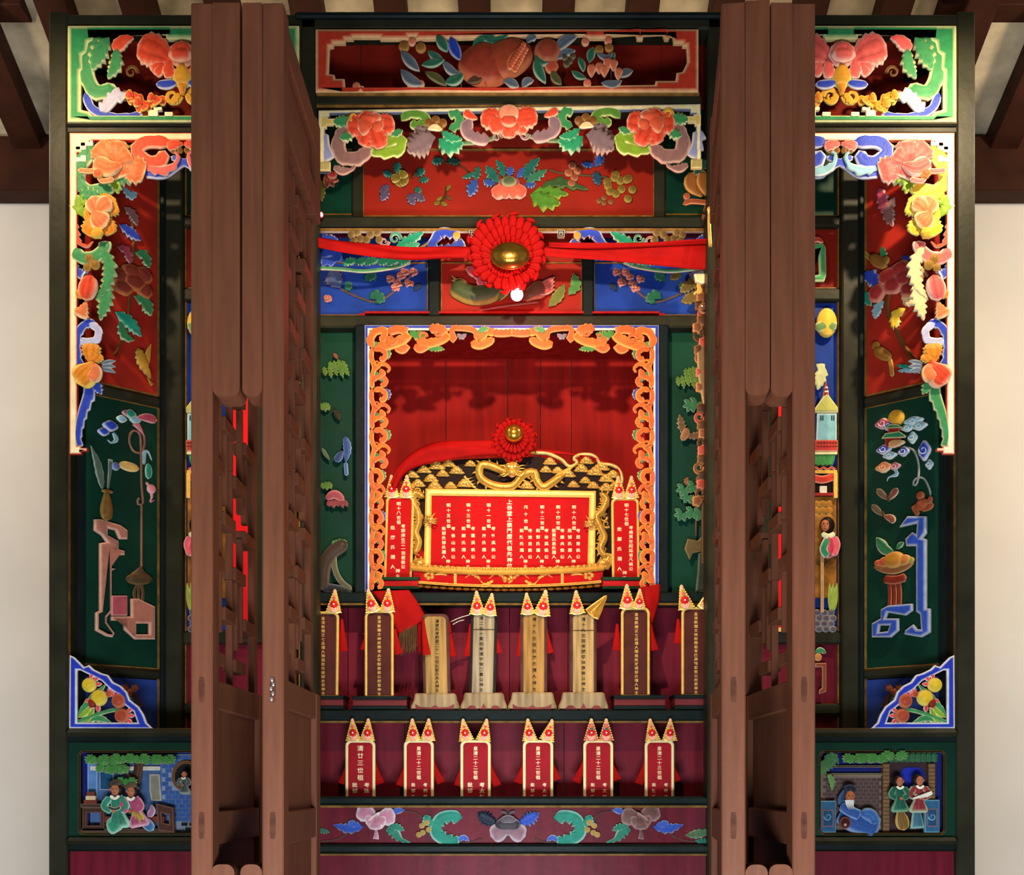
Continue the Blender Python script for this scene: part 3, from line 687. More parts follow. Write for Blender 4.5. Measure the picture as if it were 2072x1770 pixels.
    slab(q, 'rail', quad(168, 332, 806, 826), '34352a', lift=-4, th=16, ch=5, inset=5, mat=FRAME)
    slab(q, 'rail', quad(168, 332, 1356, 1374), '34352a', lift=-4, th=16, ch=5, inset=5, mat=FRAME)
    slab(q, 'moulding', quad(318, 325, 190, 1480), '86602c', lift=-3, th=4, mat=LINE)
    for a, b in ((800, 806), (822, 828), (1352, 1358)): slab(q, 'moulding', quad(172, 322, a, b), '86602c', lift=-3, th=5, mat=LINE)
    T = SP('relief_board', 172, 803, 'red %s board carved with a flowering branch and %s' % (sw, 'one gold bird' if s == 0 else 'two gold birds'))
    slab(T, 'board', quad(172, 320, 200, 803), 'a8261a', lift=-4, th=4, mat=paint('a3281b', 0.5, noise=.25, scale=5))
    br = '6a4220', '9a6a38'
    if s == 0:
        stem(T, [(262, 420), (270, 480), (268, 540), (262, 600), (256, 660), (232, 720)], 3, *br, lift=2)
        for pts, ww, cc in (([(246, 380), (262, 396), (276, 392)], 10, 'sky'), ([(250, 420), (266, 436), (276, 458)], 12, 'mauve'), ([(240, 456), (262, 472), (284, 488)], 13, 'blue'),
                            ([(236, 500), (254, 510), (262, 536)], 11, 'dpink'), ([(272, 512), (290, 520), (300, 544)], 14, 'green'), ([(270, 600), (290, 612), (304, 640)], 17, 'green'),
                            ([(232, 632), (262, 656), (284, 682)], 16, 'teal'), ([(240, 650), (250, 680), (270, 690)], 12, 'green')):
            leaf(T, pts, ww, *PALE[cc], lift=5)
        g = grp(T, 'peony'); T.par = g
        for x, y, rx, ry in ((240, 560, 24, 18), (262, 552, 22, 16), (286, 560, 22, 20), (268, 574, 26, 18), (246, 584, 22, 16), (290, 590, 18, 18)):
            dome(T, 'petal', x, y, rx, ry, mid='8a3a2c', edge='e08a4a', lift=6 + (x % 5), h=9, lobes=5, lobe=.06)
        T.par = T.root
        g = grp(T, 'bird'); T.par = g
        blade(T, 'body', [(276, 706), (286, 738), (302, 768)], 13, 'b8882c', 'e0b860', 'leaf', lift=8, h=9, serr=.4, ns=6); blade(T, 'wing', [(294, 742), (296, 716), (302, 698)], 6, 'b8882c', 'e8c070', 'leaf', lift=10)
        blade(T, 'tail', [(296, 764), (302, 774), (306, 780)], 4, '8a6420', 'c89a48', 'flare', lift=6)
        T.par = T.root
    else:
        P = lambda L: mx(L, CX)   # rows and columns below were read on the right wing
        stem(T, P([(1860, 740), (1830, 700), (1812, 662), (1796, 630), (1800, 590)]), 4.5, *br, lift=3)
        for pts, ww, cc in (([(1828, 520), (1836, 530), (1838, 546)], 13, 'blue'), ([(1744, 560), (1764, 562), (1782, 584)], 16, 'blue'), ([(1790, 610), (1778, 625), (1772, 646)], 12, 'sky'),
                            ([(1834, 625), (1816, 640), (1812, 670)], 14, 'yellow'), ([(1752, 590), (1756, 604), (1764, 620)], 10, 'teal'), ([(1826, 596), (1838, 606), (1842, 622)], 12, 'cream'),
                            ([(1786, 500), (1790, 520), (1796, 540)], 9, 'green'), ([(1812, 400), (1800, 430), (1808, 460)], 14, 'mauve'), ([(1780, 380), (1786, 400), (1796, 440)], 13, 'dpink'),
                            ([(1848, 540), (1864, 552), (1880, 560)], 10, 'cream'), ([(1816, 740), (1840, 744), (1862, 748)], 5, 'teal'), ([(1818, 752), (1840, 750), (1864, 756)], 5, 'sky')):
            leaf(T, P(pts), ww, *PALE[cc], lift=5)
        for i in range(3):
            bb = [(1806 - i*14, 500 + i*0), (0, 0)]
        g = grp(T, 'peony'); T.par = g
        for x, y, rx, ry in ((1800, 562, 24, 20), (1826, 548, 24, 20), (1852, 566, 22, 20), (1812, 580, 24, 18), (1844, 588, 20, 16), (1778, 596, 19, 20), (1834, 566, 22, 18)):
            xx, y2 = P([(x, y)])[0]; dome(T, 'petal', xx, y2, rx, ry, mid='a83434', edge='f0a888', lift=6 + (x % 5), h=9, lobes=5, lobe=.06)
        T.par = T.root
        for (x, y, fl) in ((1786, 714, 1), (1778, 528, 0)):
            g = grp(T, 'bird'); T.par = g
            blade(T, 'body', P([(x-14, y-8), (x, y+2), (x+20, y+14)]), 12, '8a5f26', 'c8964a', 'oval', lift=8, h=11)
            dome(T, 'head', *P([(x-10, y-12) if fl else (x+18, y+2)])[0], 9, mid='8a5f26', edge='c8964a', lift=11)
            blade(T, 'tail', P([(x+16, y+12), (x+20, y+30), (x+22, y+50)] if fl else [(x-10, y), (x-22, y-10), (x-32, y-20)]), 4.5, '9a6f2c', 'd8ac5a', 'blunt', lift=7)
            T.par = T.root
    T = SP('relief_board', 172, 1352, ('dark green left board carved with vase, incense burner and pink stand' if s == 0 else 'dark green right board carved with pavilion, fruit bowl and blue stand'))
    slab(T, 'board', quad(174, 320, 826, 1353), '123f30', lift=-4, th=4, mat=GREENB)
    if s == 0:
        # clouds and knotted ribbon
        for x, y, r, cc in ((262, 838, 13, 'teal'), (245, 848, 11, 'sky'), (254, 836, 9, 'dpink'), (272, 850, 12, 'sky'), (222, 862, 16, 'blue'), (208, 874, 12, 'blue')):
            dome(T, 'cloud', x, y, r, r*.7, mid=PALE[cc][0], edge=PALE[cc][1], lift=4, lobes=4, lobe=.08)
        blade(T, 'cloud', [(274, 846), (296, 846), (316, 852)], 11, 'a84658', 'e8b8b0', 'drop', lift=5)
        blade(T, 'cloud', [(272, 856), (284, 872), (290, 884)], 8, 'c87078', 'e8b8b0', 'spike', lift=5)
        acan(T, [(228, 876), (234, 890), (224, 896), (216, 890)], 5, *PALE['sky'], lift=4, serr=0, ns=0)
        stem(T, [(290, 880), (291, 900), (283, 916), (268, 912), (260, 890), (268, 872), (282, 880), (284, 920), (285, 980), (288, 1016), (284, 1022), (276, 1018), (280, 1008)], 2.2, '8a5a48', 'c09078', lift=4, name='ribbon')
        stem(T, [(285, 1024), (285, 1090), (285, 1152)], 2.2, '8a5a48', 'a87860', lift=4, name='ribbon')
        blade(T, 'cloud', [(238, 940), (256, 944), (280, 950)], 10, 'd8b060', 'f0dca0', 'oval', lift=5, ridges=2)
        dome(T, 'cloud', 232, 944, 9, mid='5a6ca8', edge='b8c4d8', lift=5); blade(T, 'cloud', [(298, 938), (299, 955), (298, 970)], 8, *PALE['teal'], 'oval', lift=5)
        acan(T, [(290, 940), (290, 918), (298, 914), (306, 932)], 5, *PALE['sky'], lift=4, serr=0, ns=0)
        dome(T, 'cloud', 304, 990, 10, mid='e08a90', edge='f6c8c8', lift=6); acan(T, [(294, 976), (300, 984), (306, 1004), (302, 1016), (312, 1012)], 4, 'e08a90', 'f6c8c8', lift=4, serr=0, ns=0)
        # feather and scrolls in a bronze vase
        leaf(T, [(206, 992), (196, 940), (182, 902)], 9, '5a6a5c', 'b8c4a8', lift=5, serr=.2)
        blade(T, 'scroll', [(216, 1000), (220, 960), (222, 930)], 5, '5a6458', 'a0a890', 'flare', lift=5)
        blade(T, 'vase', [(212, 992), (212, 998), (213, 1010), (213, 1030), (213, 1045), (213, 1055)], 15, '7a5426', 'b08a4a', 'drop', lift=7, h=10)
        dome(T, 'vase_lip', 213, 996, 12, 4, mid='7a5426', edge='b08a4a', lift=12)
        pk = ('b0705c', 'e0b098')
        slab(T, 'stand', [(187, 1052), (200, 1052), (240, 1064), (254, 1074), (254, 1092), (238, 1092), (230, 1074), (214, 1070), (214, 1084), (236, 1096), (236, 1112), (248, 1116), (248, 1124), (236, 1124), (236, 1118), (222, 1114), (222, 1150), (230, 1152), (222, 1156), (222, 1238), (212, 1250), (212, 1260), (228, 1282), (224, 1290), (212, 1288), (190, 1276), (190, 1240), (198, 1236), (198, 1100), (212, 1098), (202, 1084), (187, 1074)], *pk, lift=4, th=9, ch=3, inset=5)
        slab(T, 'book', rect(222, 1206, 254, 1246), 'b05058', 'e8a8a0', lift=4, th=7, ch=2, inset=3)
        slab(T, 'stand', [(222, 1248), (262, 1248), (262, 1212), (276, 1212), (310, 1228), (310, 1294), (270, 1294), (248, 1274), (248, 1256), (222, 1256)], *pk, lift=3, th=9, ch=3, inset=5, holes=[[(272, 1262), (298, 1262), (298, 1284), (272, 1284)]])
        blade(T, 'burner', [(252, 1172), (278, 1172), (306, 1172)], 13, '54402a', '8a6c44', 'oval', lift=6, h=10)
        blade(T, 'burner_lid', [(280, 1166), (281, 1156), (282, 1146)], 20, '54402a', '8a6c44', 'spike', lift=8, h=8)
        for x in (-9, 0, 9): blade(T, 'burner_leg', [(280 + x*.5, 1184), (278 + x, 1200), (280 + x*.6, 1222)], 3, '54402a', '8a6c44', 'stem', lift=7)
    else:
        P = lambda L: mx(L, CX)
        dome(T, 'moon', *P([(1814, 846)])[0], 18, mid='c8922a', edge='e0b04a', lift=2)
        for x, y, rx, ry, cc in ((1788, 858, 17, 11, 'dpink'), (1800, 862, 14, 10, 'blue'), (1850, 852, 20, 9, 'sky'), (1862, 862, 16, 9, 'sky'), (1838, 866, 14, 8, 'sky'), (1790, 910, 16, 10, 'blue'), (1802, 922, 15, 8, 'sky'), (1830, 914, 12, 10, 'blue'), (1872, 912, 13, 20, 'blue'), (1790, 946, 18, 11, 'salmon'), (1812, 944, 12, 8, 'dpink'), (1882, 940, 8, 10, 'sky'), (1848, 886, 10, 12, 'sky')):
            xx, y2 = P([(x, y)])[0]; dome(T, 'cloud', xx, y2, rx, ry, mid=PALE[cc][0], edge=PALE[cc][1], lift=4, lobes=4, lobe=.1)
            coil(T, xx, y2, min(rx, ry) * .7, PALE[cc][1], 'f4f0e8', turns=1.1, w=1.6, lift=4 + min(rx, ry) * .55, h=2)
        g = grp(T, 'pavilion'); T.par = g
        slab(T, 'wall', P(rect(1796, 884, 1826, 906)), '7a1f1a', 'c05040', lift=6, th=6, inset=2)
        slab(T, 'roof', P([(1790, 890), (1798, 880), (1826, 876), (1838, 884), (1836, 888)]), '2f7a52', 'e8dca0', lift=10, th=6, inset=2)
        slab(T, 'wall', P(rect(1802, 868, 1824, 878)), '7a1f1a', 'c05040', lift=6, th=6, inset=2)
        slab(T, 'roof', P([(1796, 870), (1806, 862), (1822, 862), (1832, 868)]), '2f7a52', 'e8dca0', lift=10, th=6, inset=2)
        T.par = T.root
        dome(T, 'cloud', *P([(1818, 900)])[0], 18, 8, mid='c89060', edge='f0d8b0', lift=14, lobes=3)
        stem(T, P([(1830, 904), (1850, 912), (1860, 940), (1858, 974), (1850, 984), (1852, 970), (1870, 968), (1882, 990), (1884, 1004)]), 2, '8a8a80', 'c8ccc0', lift=4, name='ribbon')
        acan(T, P([(1812, 950), (1816, 960), (1800, 966), (1796, 974)]), 4, *PALE['sky'], lift=4, serr=0, ns=0)
        for (x, y, a) in ((1800, 1004, 0), (1790, 1036, 40)):
            g = grp(T, 'butterfly'); T.par = g
            blade(T, 'wing', P([(x, y+8), (x-12, y-2), (x-24, y-14)]), 7, '6a5a40', 'c8a880', 'petal', lift=5); blade(T, 'wing', P([(x, y+8), (x+8 + a*.2, y-2+a*.4), (x+18, y-16+a)]), 8, '8a4a3a', 'd8c8a8', 'petal', lift=5)
            blade(T, 'body', P([(x-3, y-2), (x, y+4), (x+2, y+12)]), 2.5, '4a3420', '9a7a50', 'oval', lift=8); T.par = T.root
        g = grp(T, 'carved_child', 'small reddish seated child figure holding the ribbon'); T.par = g
        rc = ('9a4a2c', 'c07850')
        dome(T, 'head', *P([(1866, 1004)])[0], 9, mid=rc[0], edge=rc[1], lift=10); blade(T, 'body', P([(1868, 1008), (1868, 1020), (1864, 1034)]), 13, *rc, 'oval', lift=7, h=10)
        blade(T, 'arm', P([(1874, 1016), (1886, 1016), (1886, 1006)]), 4.5, *rc, 'blunt', lift=12); blade(T, 'leg', P([(1868, 1032), (1884, 1028), (1890, 1018)]), 5.5, *rc, 'blunt', lift=10); blade(T, 'leg', P([(1862, 1032), (1852, 1026), (1862, 1044)]), 5, *rc, 'blunt', lift=10)
        T.par = T.root
        bl = ('2f4fae', 'b4b8c0')
        slab(T, 'stand', P([(1860, 1046), (1878, 1046), (1878, 1080), (1870, 1090), (1878, 1092), (1878, 1232), (1886, 1232), (1886, 1280), (1868, 1290), (1834, 1284), (1836, 1276), (1852, 1264), (1860, 1274), (1868, 1274), (1866, 1244), (1858, 1238), (1858, 1106), (1838, 1106), (1836, 1092), (1850, 1078), (1858, 1082), (1860, 1060), (1824, 1068), (1840, 1046)]), *bl, lift=4, th=10, ch=3, inset=6)
        slab(T, 'stand', P([(1786, 1234), (1800, 1226), (1850, 1222), (1850, 1236), (1836, 1246), (1800, 1240), (1796, 1252), (1822, 1252), (1822, 1276), (1806, 1290), (1768, 1290), (1768, 1262), (1786, 1252)]), *bl, lift=4, th=9, ch=3, inset=5, holes=[P([(1784, 1266), (1804, 1266), (1800, 1278), (1782, 1280)])])
        blade(T, 'bowl', P([(1770, 1148), (1812, 1154), (1852, 1140)]), 9, '8a5a34', 'c89a68', 'oval', lift=7)
        for x, y, r, cc in ((1812, 1134, 24, 'orange'), (1794, 1138, 15, 'red'), (1832, 1134, 16, 'salmon'), (1780, 1140, 9, 'coral'), (1845, 1134, 9, 'lime')):
            dome(T, 'fruit', *P([(x, y)])[0], r, r*.75, mid={'orange': 'b87a28', 'red': 'b05038', 'salmon': 'c07038', 'coral': 'b84a38', 'lime': '8a9a38'}[cc], edge='d8a860', lift=8)
        leaf(T, P([(1812, 1118), (1794, 1112), (1776, 1088)]), 12, '2c6a44', 'b8c8a0', lift=8, serr=0, ns=0); leaf(T, P([(1816, 1112), (1824, 1104), (1832, 1098)]), 6, '2c6a44', 'b8c8a0', lift=8, serr=0, ns=0)
        blade(T, 'stool', P([(1790, 1172), (1814, 1174), (1838, 1168)]), 9, '7a2a1c', 'c07858', 'blunt', lift=8)
        for x in (1802, 1812, 1822): blade(T, 'stool_leg', P([(x-1, 1176), (x+1, 1200), (x, 1230)]), 4, '7a2a1c', 'c07858', 'stem', lift=6)
    T = SP('relief_board', 172, 1475, 'small blue board behind the %s corner bracket' % sw)
    slab(T, 'board', quad(174, 320, 1376, 1478), '2f4a98', lift=-4, th=4, mat=paint('2c4490', 0.5))
    for k in range(3): dome(T, 'plum_blossom', 252 + 10*k, 1392 + (k % 2) * 8, 8, mid='a8583c', edge='d89870', lift=2, lobes=5)
    blade(T, 'twig', [(262, 1402), (276, 1412), (284, 1430)], 4, '4a2c1c', '8a5a3a', 'stem', lift=2); leaf(T, [(270, 1424), (262, 1418), (252, 1424)], 8, '2f6a5a', 'd8e0d0', lift=2)
    # ---------- boards of the bay, beside the doors
    T = Carv('relief_board', 4.5, 500, 1278, mirror=mir, label='narrow %s board with %s over a garden town' % (sw, 'painted landscape' if s == 0 else 'yellow moon and pale tower'))
    sf = 2.0
    Mr = lambda L: mx(L, CX)
    dome(T, 'sun', *Mr([(1672, 654)])[0], 21, 30, mid='e8b83a', edge='f0cc60', lift=3, h=8)
    blade(T, 'cloud', Mr([(1648, 668), (1672, 660), (1690, 668)]), 10, '6a8a50', 'e8e8a0', 'blunt', lift=8)
    leaf(T, Mr([(1650, 738), (1660, 750), (1654, 790)]), 14, 'c8cc90', 'f0ecc0', lift=4)
    g = grp(T, 'tower'); T.par = g
    slab(T, 'tower_wall', Mr([(1651, 840), (1690, 840), (1690, 896), (1649, 896)]), '7fb4bc', 'c8dcd8', lift=3, th=8, inset=3)
    for x in (1657, 1661, 1679, 1683): slab(T, 'window', Mr(rect(x, 844, x+2, 854)), '10181c', lift=11.3, th=.6, inset=.2)
    slab(T, 'roof', Mr([(1640, 838), (1664, 804), (1668, 796), (1674, 804), (1692, 828), (1692, 838)]), 'b8b860', 'f0e8a8', lift=6, th=9, ch=3, inset=4)
    blade(T, 'spire', Mr([(1668, 806), (1668, 790), (1668, 774)]), 7, 'c83a2c', 'f0b090', 'spike', lift=12)
    for k in range(2): slab(T, 'roof_ring', Mr(rect(1664 + k*1.5, 796 - k*8, 1672 - k*1.5, 799 - k*8)), 'f0d8b0', lift=16, th=2, inset=.4)
    T.par = T.root
    g = grp(T, 'gatehouse'); T.par = g
    slab(T, 'parapet', Mr(rect(1600, 894, 1691, 916)), 'b03a34', 'e08a70', lift=6, th=8, inset=2)
    for k in range(7):
        for j in range(2): slab(T, 'slot', Mr(rect(1650 + 6*k, 899 + 7*j, 1654 + 6*k, 901 + 7*j)), '5a1614', lift=14.2, th=.5, inset=.1)
    slab(T, 'wall_band', Mr(rect(1600, 914, 1691, 922)), 'e8d8a0', lift=6, th=6, inset=1)
    for k in range(9): blade(T, 'roof_tile_row', Mr([(1612 + 9*k, 922), (1610 + 9*k, 932), (1606 + 9*k, 942)]), 5, '3f8a4a', '8ab060', 'stem', lift=6, h=4)
    stem(T, Mr([(1600 + 8*i, 948 + 4*(i % 2)) for i in range(12)]), 2, 'c83a2c', 'f6e8c8', lift=10, name='eave_wave')
    slab(T, 'beam', Mr(rect(1600, 954, 1691, 960)), 'e0a83a', 'f0cc70', lift=6, th=5, inset=1)
    blade(T, 'awning', Mr([(1640, 968), (1664, 972), (1688, 964)]), 8, 'c83a2c', 'f0a080', 'blunt', lift=8)
    slab(T, 'opening', Mr(rect(1644, 976, 1687, 1000)), '1c0f0c', lift=3, th=2)
    slab(T, 'basket', Mr(rect(1656, 986, 1670, 1000)), 'e8dcc0', 'f6eed8', lift=6, th=6); slab(T, 'beam', Mr(rect(1640, 1000, 1688, 1005)), 'b83a34', lift=6, th=7)
    slab(T, 'post', Mr(rect(1684, 960, 1691, 1010)), 'e0a83a', 'f0cc70', lift=7, th=7)
    T.par = T.root
    slab(T, 'rock_wall', Mr(rect(1600, 1006, 1691, 1210)), 'a06a24', 'c89a48', lift=1, th=4, inset=2, mat=paint('96601f', .6, noise=.5, scale=18))
    for i in range(9): dome(T, 'rock', *Mr([(1650 + 13*(i % 3), 1020 + 14*(i//3))])[0], 8, mid='a87028', edge='d8a858', lift=4, h=4)
    slab(T, 'trunk', Mr(rect(1658, 1120, 1664, 1240)), 'b08050', 'd8b080', lift=5, th=6)
    for k in range(3): leaf(T, Mr([(1678 + 4*k, 1238), (1678 + 5*k, 1210), (1676 + 8*k, 1180)]), 5, '8aa040', 'c8d080', lift=8, serr=0, ns=0)
    for i in range(12): dome(T, 'pebble', *Mr([(1652 + 14*(i % 3) + 4*(i//3 % 2), 1240 + 11*(i//3))])[0], 8, 7, mid='5a5058', edge='b8b0b0', lift=4)
    g = grp(T, 'carved_lady', 'small carved lady in pink robe with black hair'); T.par = g
    blade(T, 'robe', Mr([(1672, 1080), (1674, 1100), (1674, 1132)]), 19, 'c84458', 'f2b8b8', 'drop', lift=8, h=9, ridges=2)
    blade(T, 'sleeve', Mr([(1672, 1092), (1662, 1114), (1672, 1130)]), 8, '2f8a5a', 'f2e8d8', 'blunt', lift=16)
    blade(T, 'sleeve', Mr([(1682, 1088), (1690, 1104), (1682, 1128)]), 7, 'd85a68', 'f6c8c4', 'blunt', lift=14)
    blade(T, 'collar', Mr([(1658, 1082), (1672, 1088), (1686, 1082)]), 5, 'd8d8a8', 'f4ecd0', 'blunt', lift=16)
    dome(T, 'hair', *Mr([(1672, 1064)])[0], 15, 17, mid='1c1416', lift=8); dome(T, 'face', *Mr([(1666, 1066)])[0], 9, 12, mid='c07850', edge='a86040', lift=14)
    for dx in (-4, 3): dome(T, 'eye', *Mr([(1666 + dx, 1063)])[0], 1.3, mid='140c0a', lift=20, n=8)
    dome(T, 'nose', *Mr([(1665, 1067)])[0], 1.6, 3, mid='b87048', lift=20, n=8); dome(T, 'mouth', *Mr([(1665, 1073)])[0], 2.4, 1, mid='b02a24', lift=19, n=8)
    T.par = T.root
    # green vase on the red board above, flower pot on the maroon board below
    T = Carv('relief_board', 4.5, 430, 580, mirror=mir, label='small red board with green carved jar, beside the %s doors' % sw)
    slab(T, 'jar', Mr([(1634, 496), (1664, 496), (1669, 504), (1670, 560), (1666, 572), (1634, 572)]), '3f9a5c', 'c8dca0', lift=2, th=9, ch=4, inset=5, holes=[Mr([(1640, 516), (1654, 512), (1656, 558), (1640, 562)])])
    blade(T, 'jar_lid', Mr([(1638, 494), (1652, 488), (1664, 494)]), 5, 'c83a2c', 'f2e0b8', 'oval', lift=8)
    T = Carv('relief_board', 4.5, 430, 1424, mirror=mir, label='small maroon board with carved pot and sprig, %s of the altar' % sw)
    slab(T, 'pot', Mr([(1648, 1342), (1670, 1342), (1670, 1400), (1656, 1404), (1656, 1396), (1662, 1392), (1662, 1350), (1648, 1350)]), '8a4428', 'e0b088', lift=2, th=7, ch=2, inset=2)
    dome(T, 'fruit', *Mr([(1654, 1330)])[0], 8, mid='d8884a', edge='f0c888', lift=5); leaf(T, Mr([(1648, 1322), (1658, 1316), (1670, 1322)]), 6, '3a8a5a', 'e0ecc8', lift=6, serr=0, ns=0)
# ================================================================ bottom scene boards of the wings
def figure(T, x, y, s, robe, redge, skin='b06a48', hat=None, hair='1c1618', lab=None, sash=None, beard=False, tilt=0):
    """small carved person, head centre at (x,y), s = head radius in px"""
    g = grp(T, 'carved_person', lab); T.par = g
    bx = x + tilt * s
    blade(T, 'robe', [(x, y + s * .8), ((x+bx)/2, y + s * 3), (bx, y + s * 6.6)], s * 1.9, robe, redge, 'robe', lift=8, h=s * .6, ridges=3, nt=18)
    blade(T, 'sleeve', [(x - s * .9, y + s * 1.3), (x - s * 1.9, y + s * 2.9), (x - s * .5, y + s * 3.7)], s * .62, robe, redge, 'blunt', lift=13)
    blade(T, 'sleeve', [(x + s * .9, y + s * 1.3), (x + s * 1.8, y + s * 2.9), (x + s * .5, y + s * 3.6)], s * .62, robe, redge, 'blunt', lift=13)
    dome(T, 'hand', x - s * .2, y + s * 3.7, s * .34, mid=skin, lift=17, n=10)
    blade(T, 'collar', [(x - s * .8, y + s * 1.1), (x, y + s * 1.6), (x + s * .8, y + s * 1.1)], s * .24, 'e8e0c8', 'f4f0e0', 'blunt', lift=18)
    if sash: blade(T, 'sash', [(x - s * 1.1, y + s * 3), (x, y + s * 3.4), (x + s * 1.1, y + s * 3)], s * .3, sash, 'e8e0c0', 'blunt', lift=18)
    dome(T, 'hair', x + s * .25, y, s * 1.15, s * 1.25, mid=hair, lift=10)
    dome(T, 'face', x, y + s * .1, s * .82, s * 1.02, mid=skin, edge=skin, lift=13, h=s * .6)
    for dx in (-.32, .32): dome(T, 'eye', x + dx * s, y - s * .02, s * .12, s * .07, mid='120c0a', lift=13 + s * .58, h=.6, n=8)
    blade(T, 'nose', [(x, y - s * .05), (x, y + s * .3)], s * .12, skin, skin, 'flare', lift=13 + s * .55, h=2, nt=6)
    dome(T, 'mouth', x, y + s * .52, s * .2, s * .07, mid='8a2a20', lift=13 + s * .52, h=.8, n=8)
    for dx in (-.85, .85): dome(T, 'ear', x + dx * s, y + s * .1, s * .16, s * .26, mid=skin, lift=13, n=8)
    if hat:
        dome(T, 'hat_brim', x, y - s * .62, s * 1.5, s * .5, mid=hat, edge=hat, lift=12, rot=-6); dome(T, 'hat_crown', x + s * .1, y - s * 1.0, s * .95, s * .62, mid=hat, edge='6a5a4a', lift=14)
    if beard:
        for dx in (-.3, 0, .3): blade(T, 'beard', [(x + dx*s, y + s*.5), (x + dx*s*1.2, y + s*1.4), (x + dx*s, y + s*2.1)], s*.22, 'e0dcd4', 'f4f2ee', 'spike', lift=19)
    T.par = T.root; return g
def crown(T, x, y, r, n, c='green'):
    g = grp(T, 'foliage'); T.par = g; rr = random.Random(int(x))
    for i in range(n):
        a = R(180 + 180 * i / (n - 1)) if n > 1 else 0
        cx, cy = x + r * .55 * math.cos(a), y - r * .25 * math.sin(a) * .6
        leaf(T, [(cx, cy - 6), (cx + 6 * math.cos(a), cy + 2), (cx + 13 * math.cos(a), cy + 12)], 9, '3a7a3a', 'a8c888', lift=8 + i % 3, ns=4, serr=.9)
    T.par = T.root
BR = {}
for s in (0, 1):
    T = Carv('scene_board', 4.2, 140, 1692, mirror=bool(s), label=('carved scene of two seated people under a tree, lower left board' if s == 0 else 'carved scene of reclining old man and two women, lower right board'))
    slab(T, 'frame', rect(138, 1500, 608, 1694), '1c5240', '1c5240', holes=[rrect(161, 1521, 412, 1686, 10)], lift=-8, th=6, mat=GREENB)
    slab(T, 'moulding', rrect(158, 1518, 415, 1689, 11), '6a5226', holes=[rrect(162, 1522, 411, 1685, 9)], lift=-3, th=3, mat=paint('5c4a28', .45))
    slab(T, 'back', rect(156, 1516, 416, 1690), '1f2f8a', lift=-34, th=3, mat=paint('16206c', .5))
    T.par = T.root
    if s == 0:
        slab(T, 'building_wall', rect(174, 1540, 320, 1690), '42608c', '5a7ab8', lift=-30, th=4)
        slab(T, 'window', rect(194, 1560, 222, 1598), '16486a', 'b8b8c8', lift=-26, th=4, inset=2); slab(T, 'wall_cap', rect(176, 1550, 318, 1558), 'c8c0b0', 'e0d8c8', lift=-26, th=7)
        slab(T, 'pillar', rect(170, 1530, 190, 1620), '5a82b8', '8ab0d8', lift=-28, th=8)
        slab(T, 'wall', rect(318, 1525, 412, 1684), '4a70b8', '4a70b8', lift=-30, th=3, mat=paint('8090a8', .6))
        slab(T, 'doorway', [(296, 1566), (316, 1566), (320, 1620), (300, 1620), (296, 1600)], '8a8470', 'c8c4b0', lift=-26, th=4)
        # courses of blue bricks
        for r_ in range(15):
            for c_ in range(7):
                x0 = 320 + 14 * c_ + (7 if r_ % 2 else 0); y0 = 1528 + 9 * r_
                if math.hypot(x0 + 6 - 372, y0 + 4 - 1570) < 36: continue
                if x0 + 12 > 411: continue
                o = slab(T, 'brick', rect(x0, y0, x0 + 13, y0 + 8), '34589a', '6080b4', lift=-27, th=2.2, inset=.6)
        for x, y in ((360, 1664), (376, 1664), (392, 1664), (368, 1674), (384, 1674)): slab(T, 'brick', rect(x, y, x+14, y+8), '0c1418', 'b0b4b8', lift=-26, th=3, inset=.8)
        n = 22; ring = [(372 + 30*math.cos(2*math.pi*i/n), 1570 + 32*math.sin(2*math.pi*i/n)) for i in range(n)]; ring2 = [(372 + 24*math.cos(2*math.pi*i/n), 1570 + 26*math.sin(2*math.pi*i/n)) for i in range(n)]
        slab(T, 'round_window_frame', ring, '6a4428', '8a6038', holes=[ring2], lift=-26, th=9, inset=1.5)
        slab(T, 'round_window', ring2, '14181c', lift=-26, th=3); figure(T, 376, 1566, 6, '46504c', '9aa4a0')
        # tree
        blade(T, 'trunk', [(268, 1588), (272, 1570), (276, 1544), (278, 1528)], 9, '4a2e22', '7a5240', 'stem', lift=-16, h=7)
        blade(T, 'branch', [(262, 1576), (250, 1560), (244, 1548)], 3, '4a2e22', '7a5240', 'stem', lift=-12, h=3)
        for x, y, n in ((200, 1532, 4), (224, 1534, 4), (252, 1530, 5), (280, 1530, 5), (308, 1532, 4), (332, 1532, 4), (238, 1552, 4), (222, 1550, 3)): crown(T, x, y, 18, n)
        crown(T, 258, 1578, 12, 3)
        # low brick table, books, bench
        g = grp(T, 'side_table'); T.par = g
        slab(T, 'table_top', rect(164, 1626, 212, 1634), '3a2a24', '6a5448', lift=-8, th=9); slab(T, 'table_body', rect(166, 1634, 210, 1680), '3c2822', '6a4438', lift=-14, th=12, holes=[rect(174, 1644, 202, 1670)])
        T.par = T.root
        for k, (a, b, cc) in enumerate(((170, 196, '6a3424'), (174, 194, 'c8b088'), (176, 192, '6a3424'))): slab(T, 'book', rect(a, 1618 - 8*k, b, 1626 - 8*k), cc, lift=-6, th=8)
        slab(T, 'bench_end', [(316, 1626), (350, 1634), (352, 1684), (320, 1680)], '4a2e22', '7a5440', lift=-12, th=12, holes=[[(326, 1644), (342, 1648), (342, 1668), (328, 1664)]])
        slab(T, 'ground', rect(164, 1676, 350, 1688), '4e3a2c', lift=-14, th=12); slab(T, 'bench_seat', rect(210, 1652, 330, 1664), '7a3430', lift=-20, th=14)
        figure(T, 238, 1596, 12, '2f7a62', 'a8dcc0', hat='3a342e', lab='carved man in green robe and wide black hat', sash='3a3a34', tilt=.5)
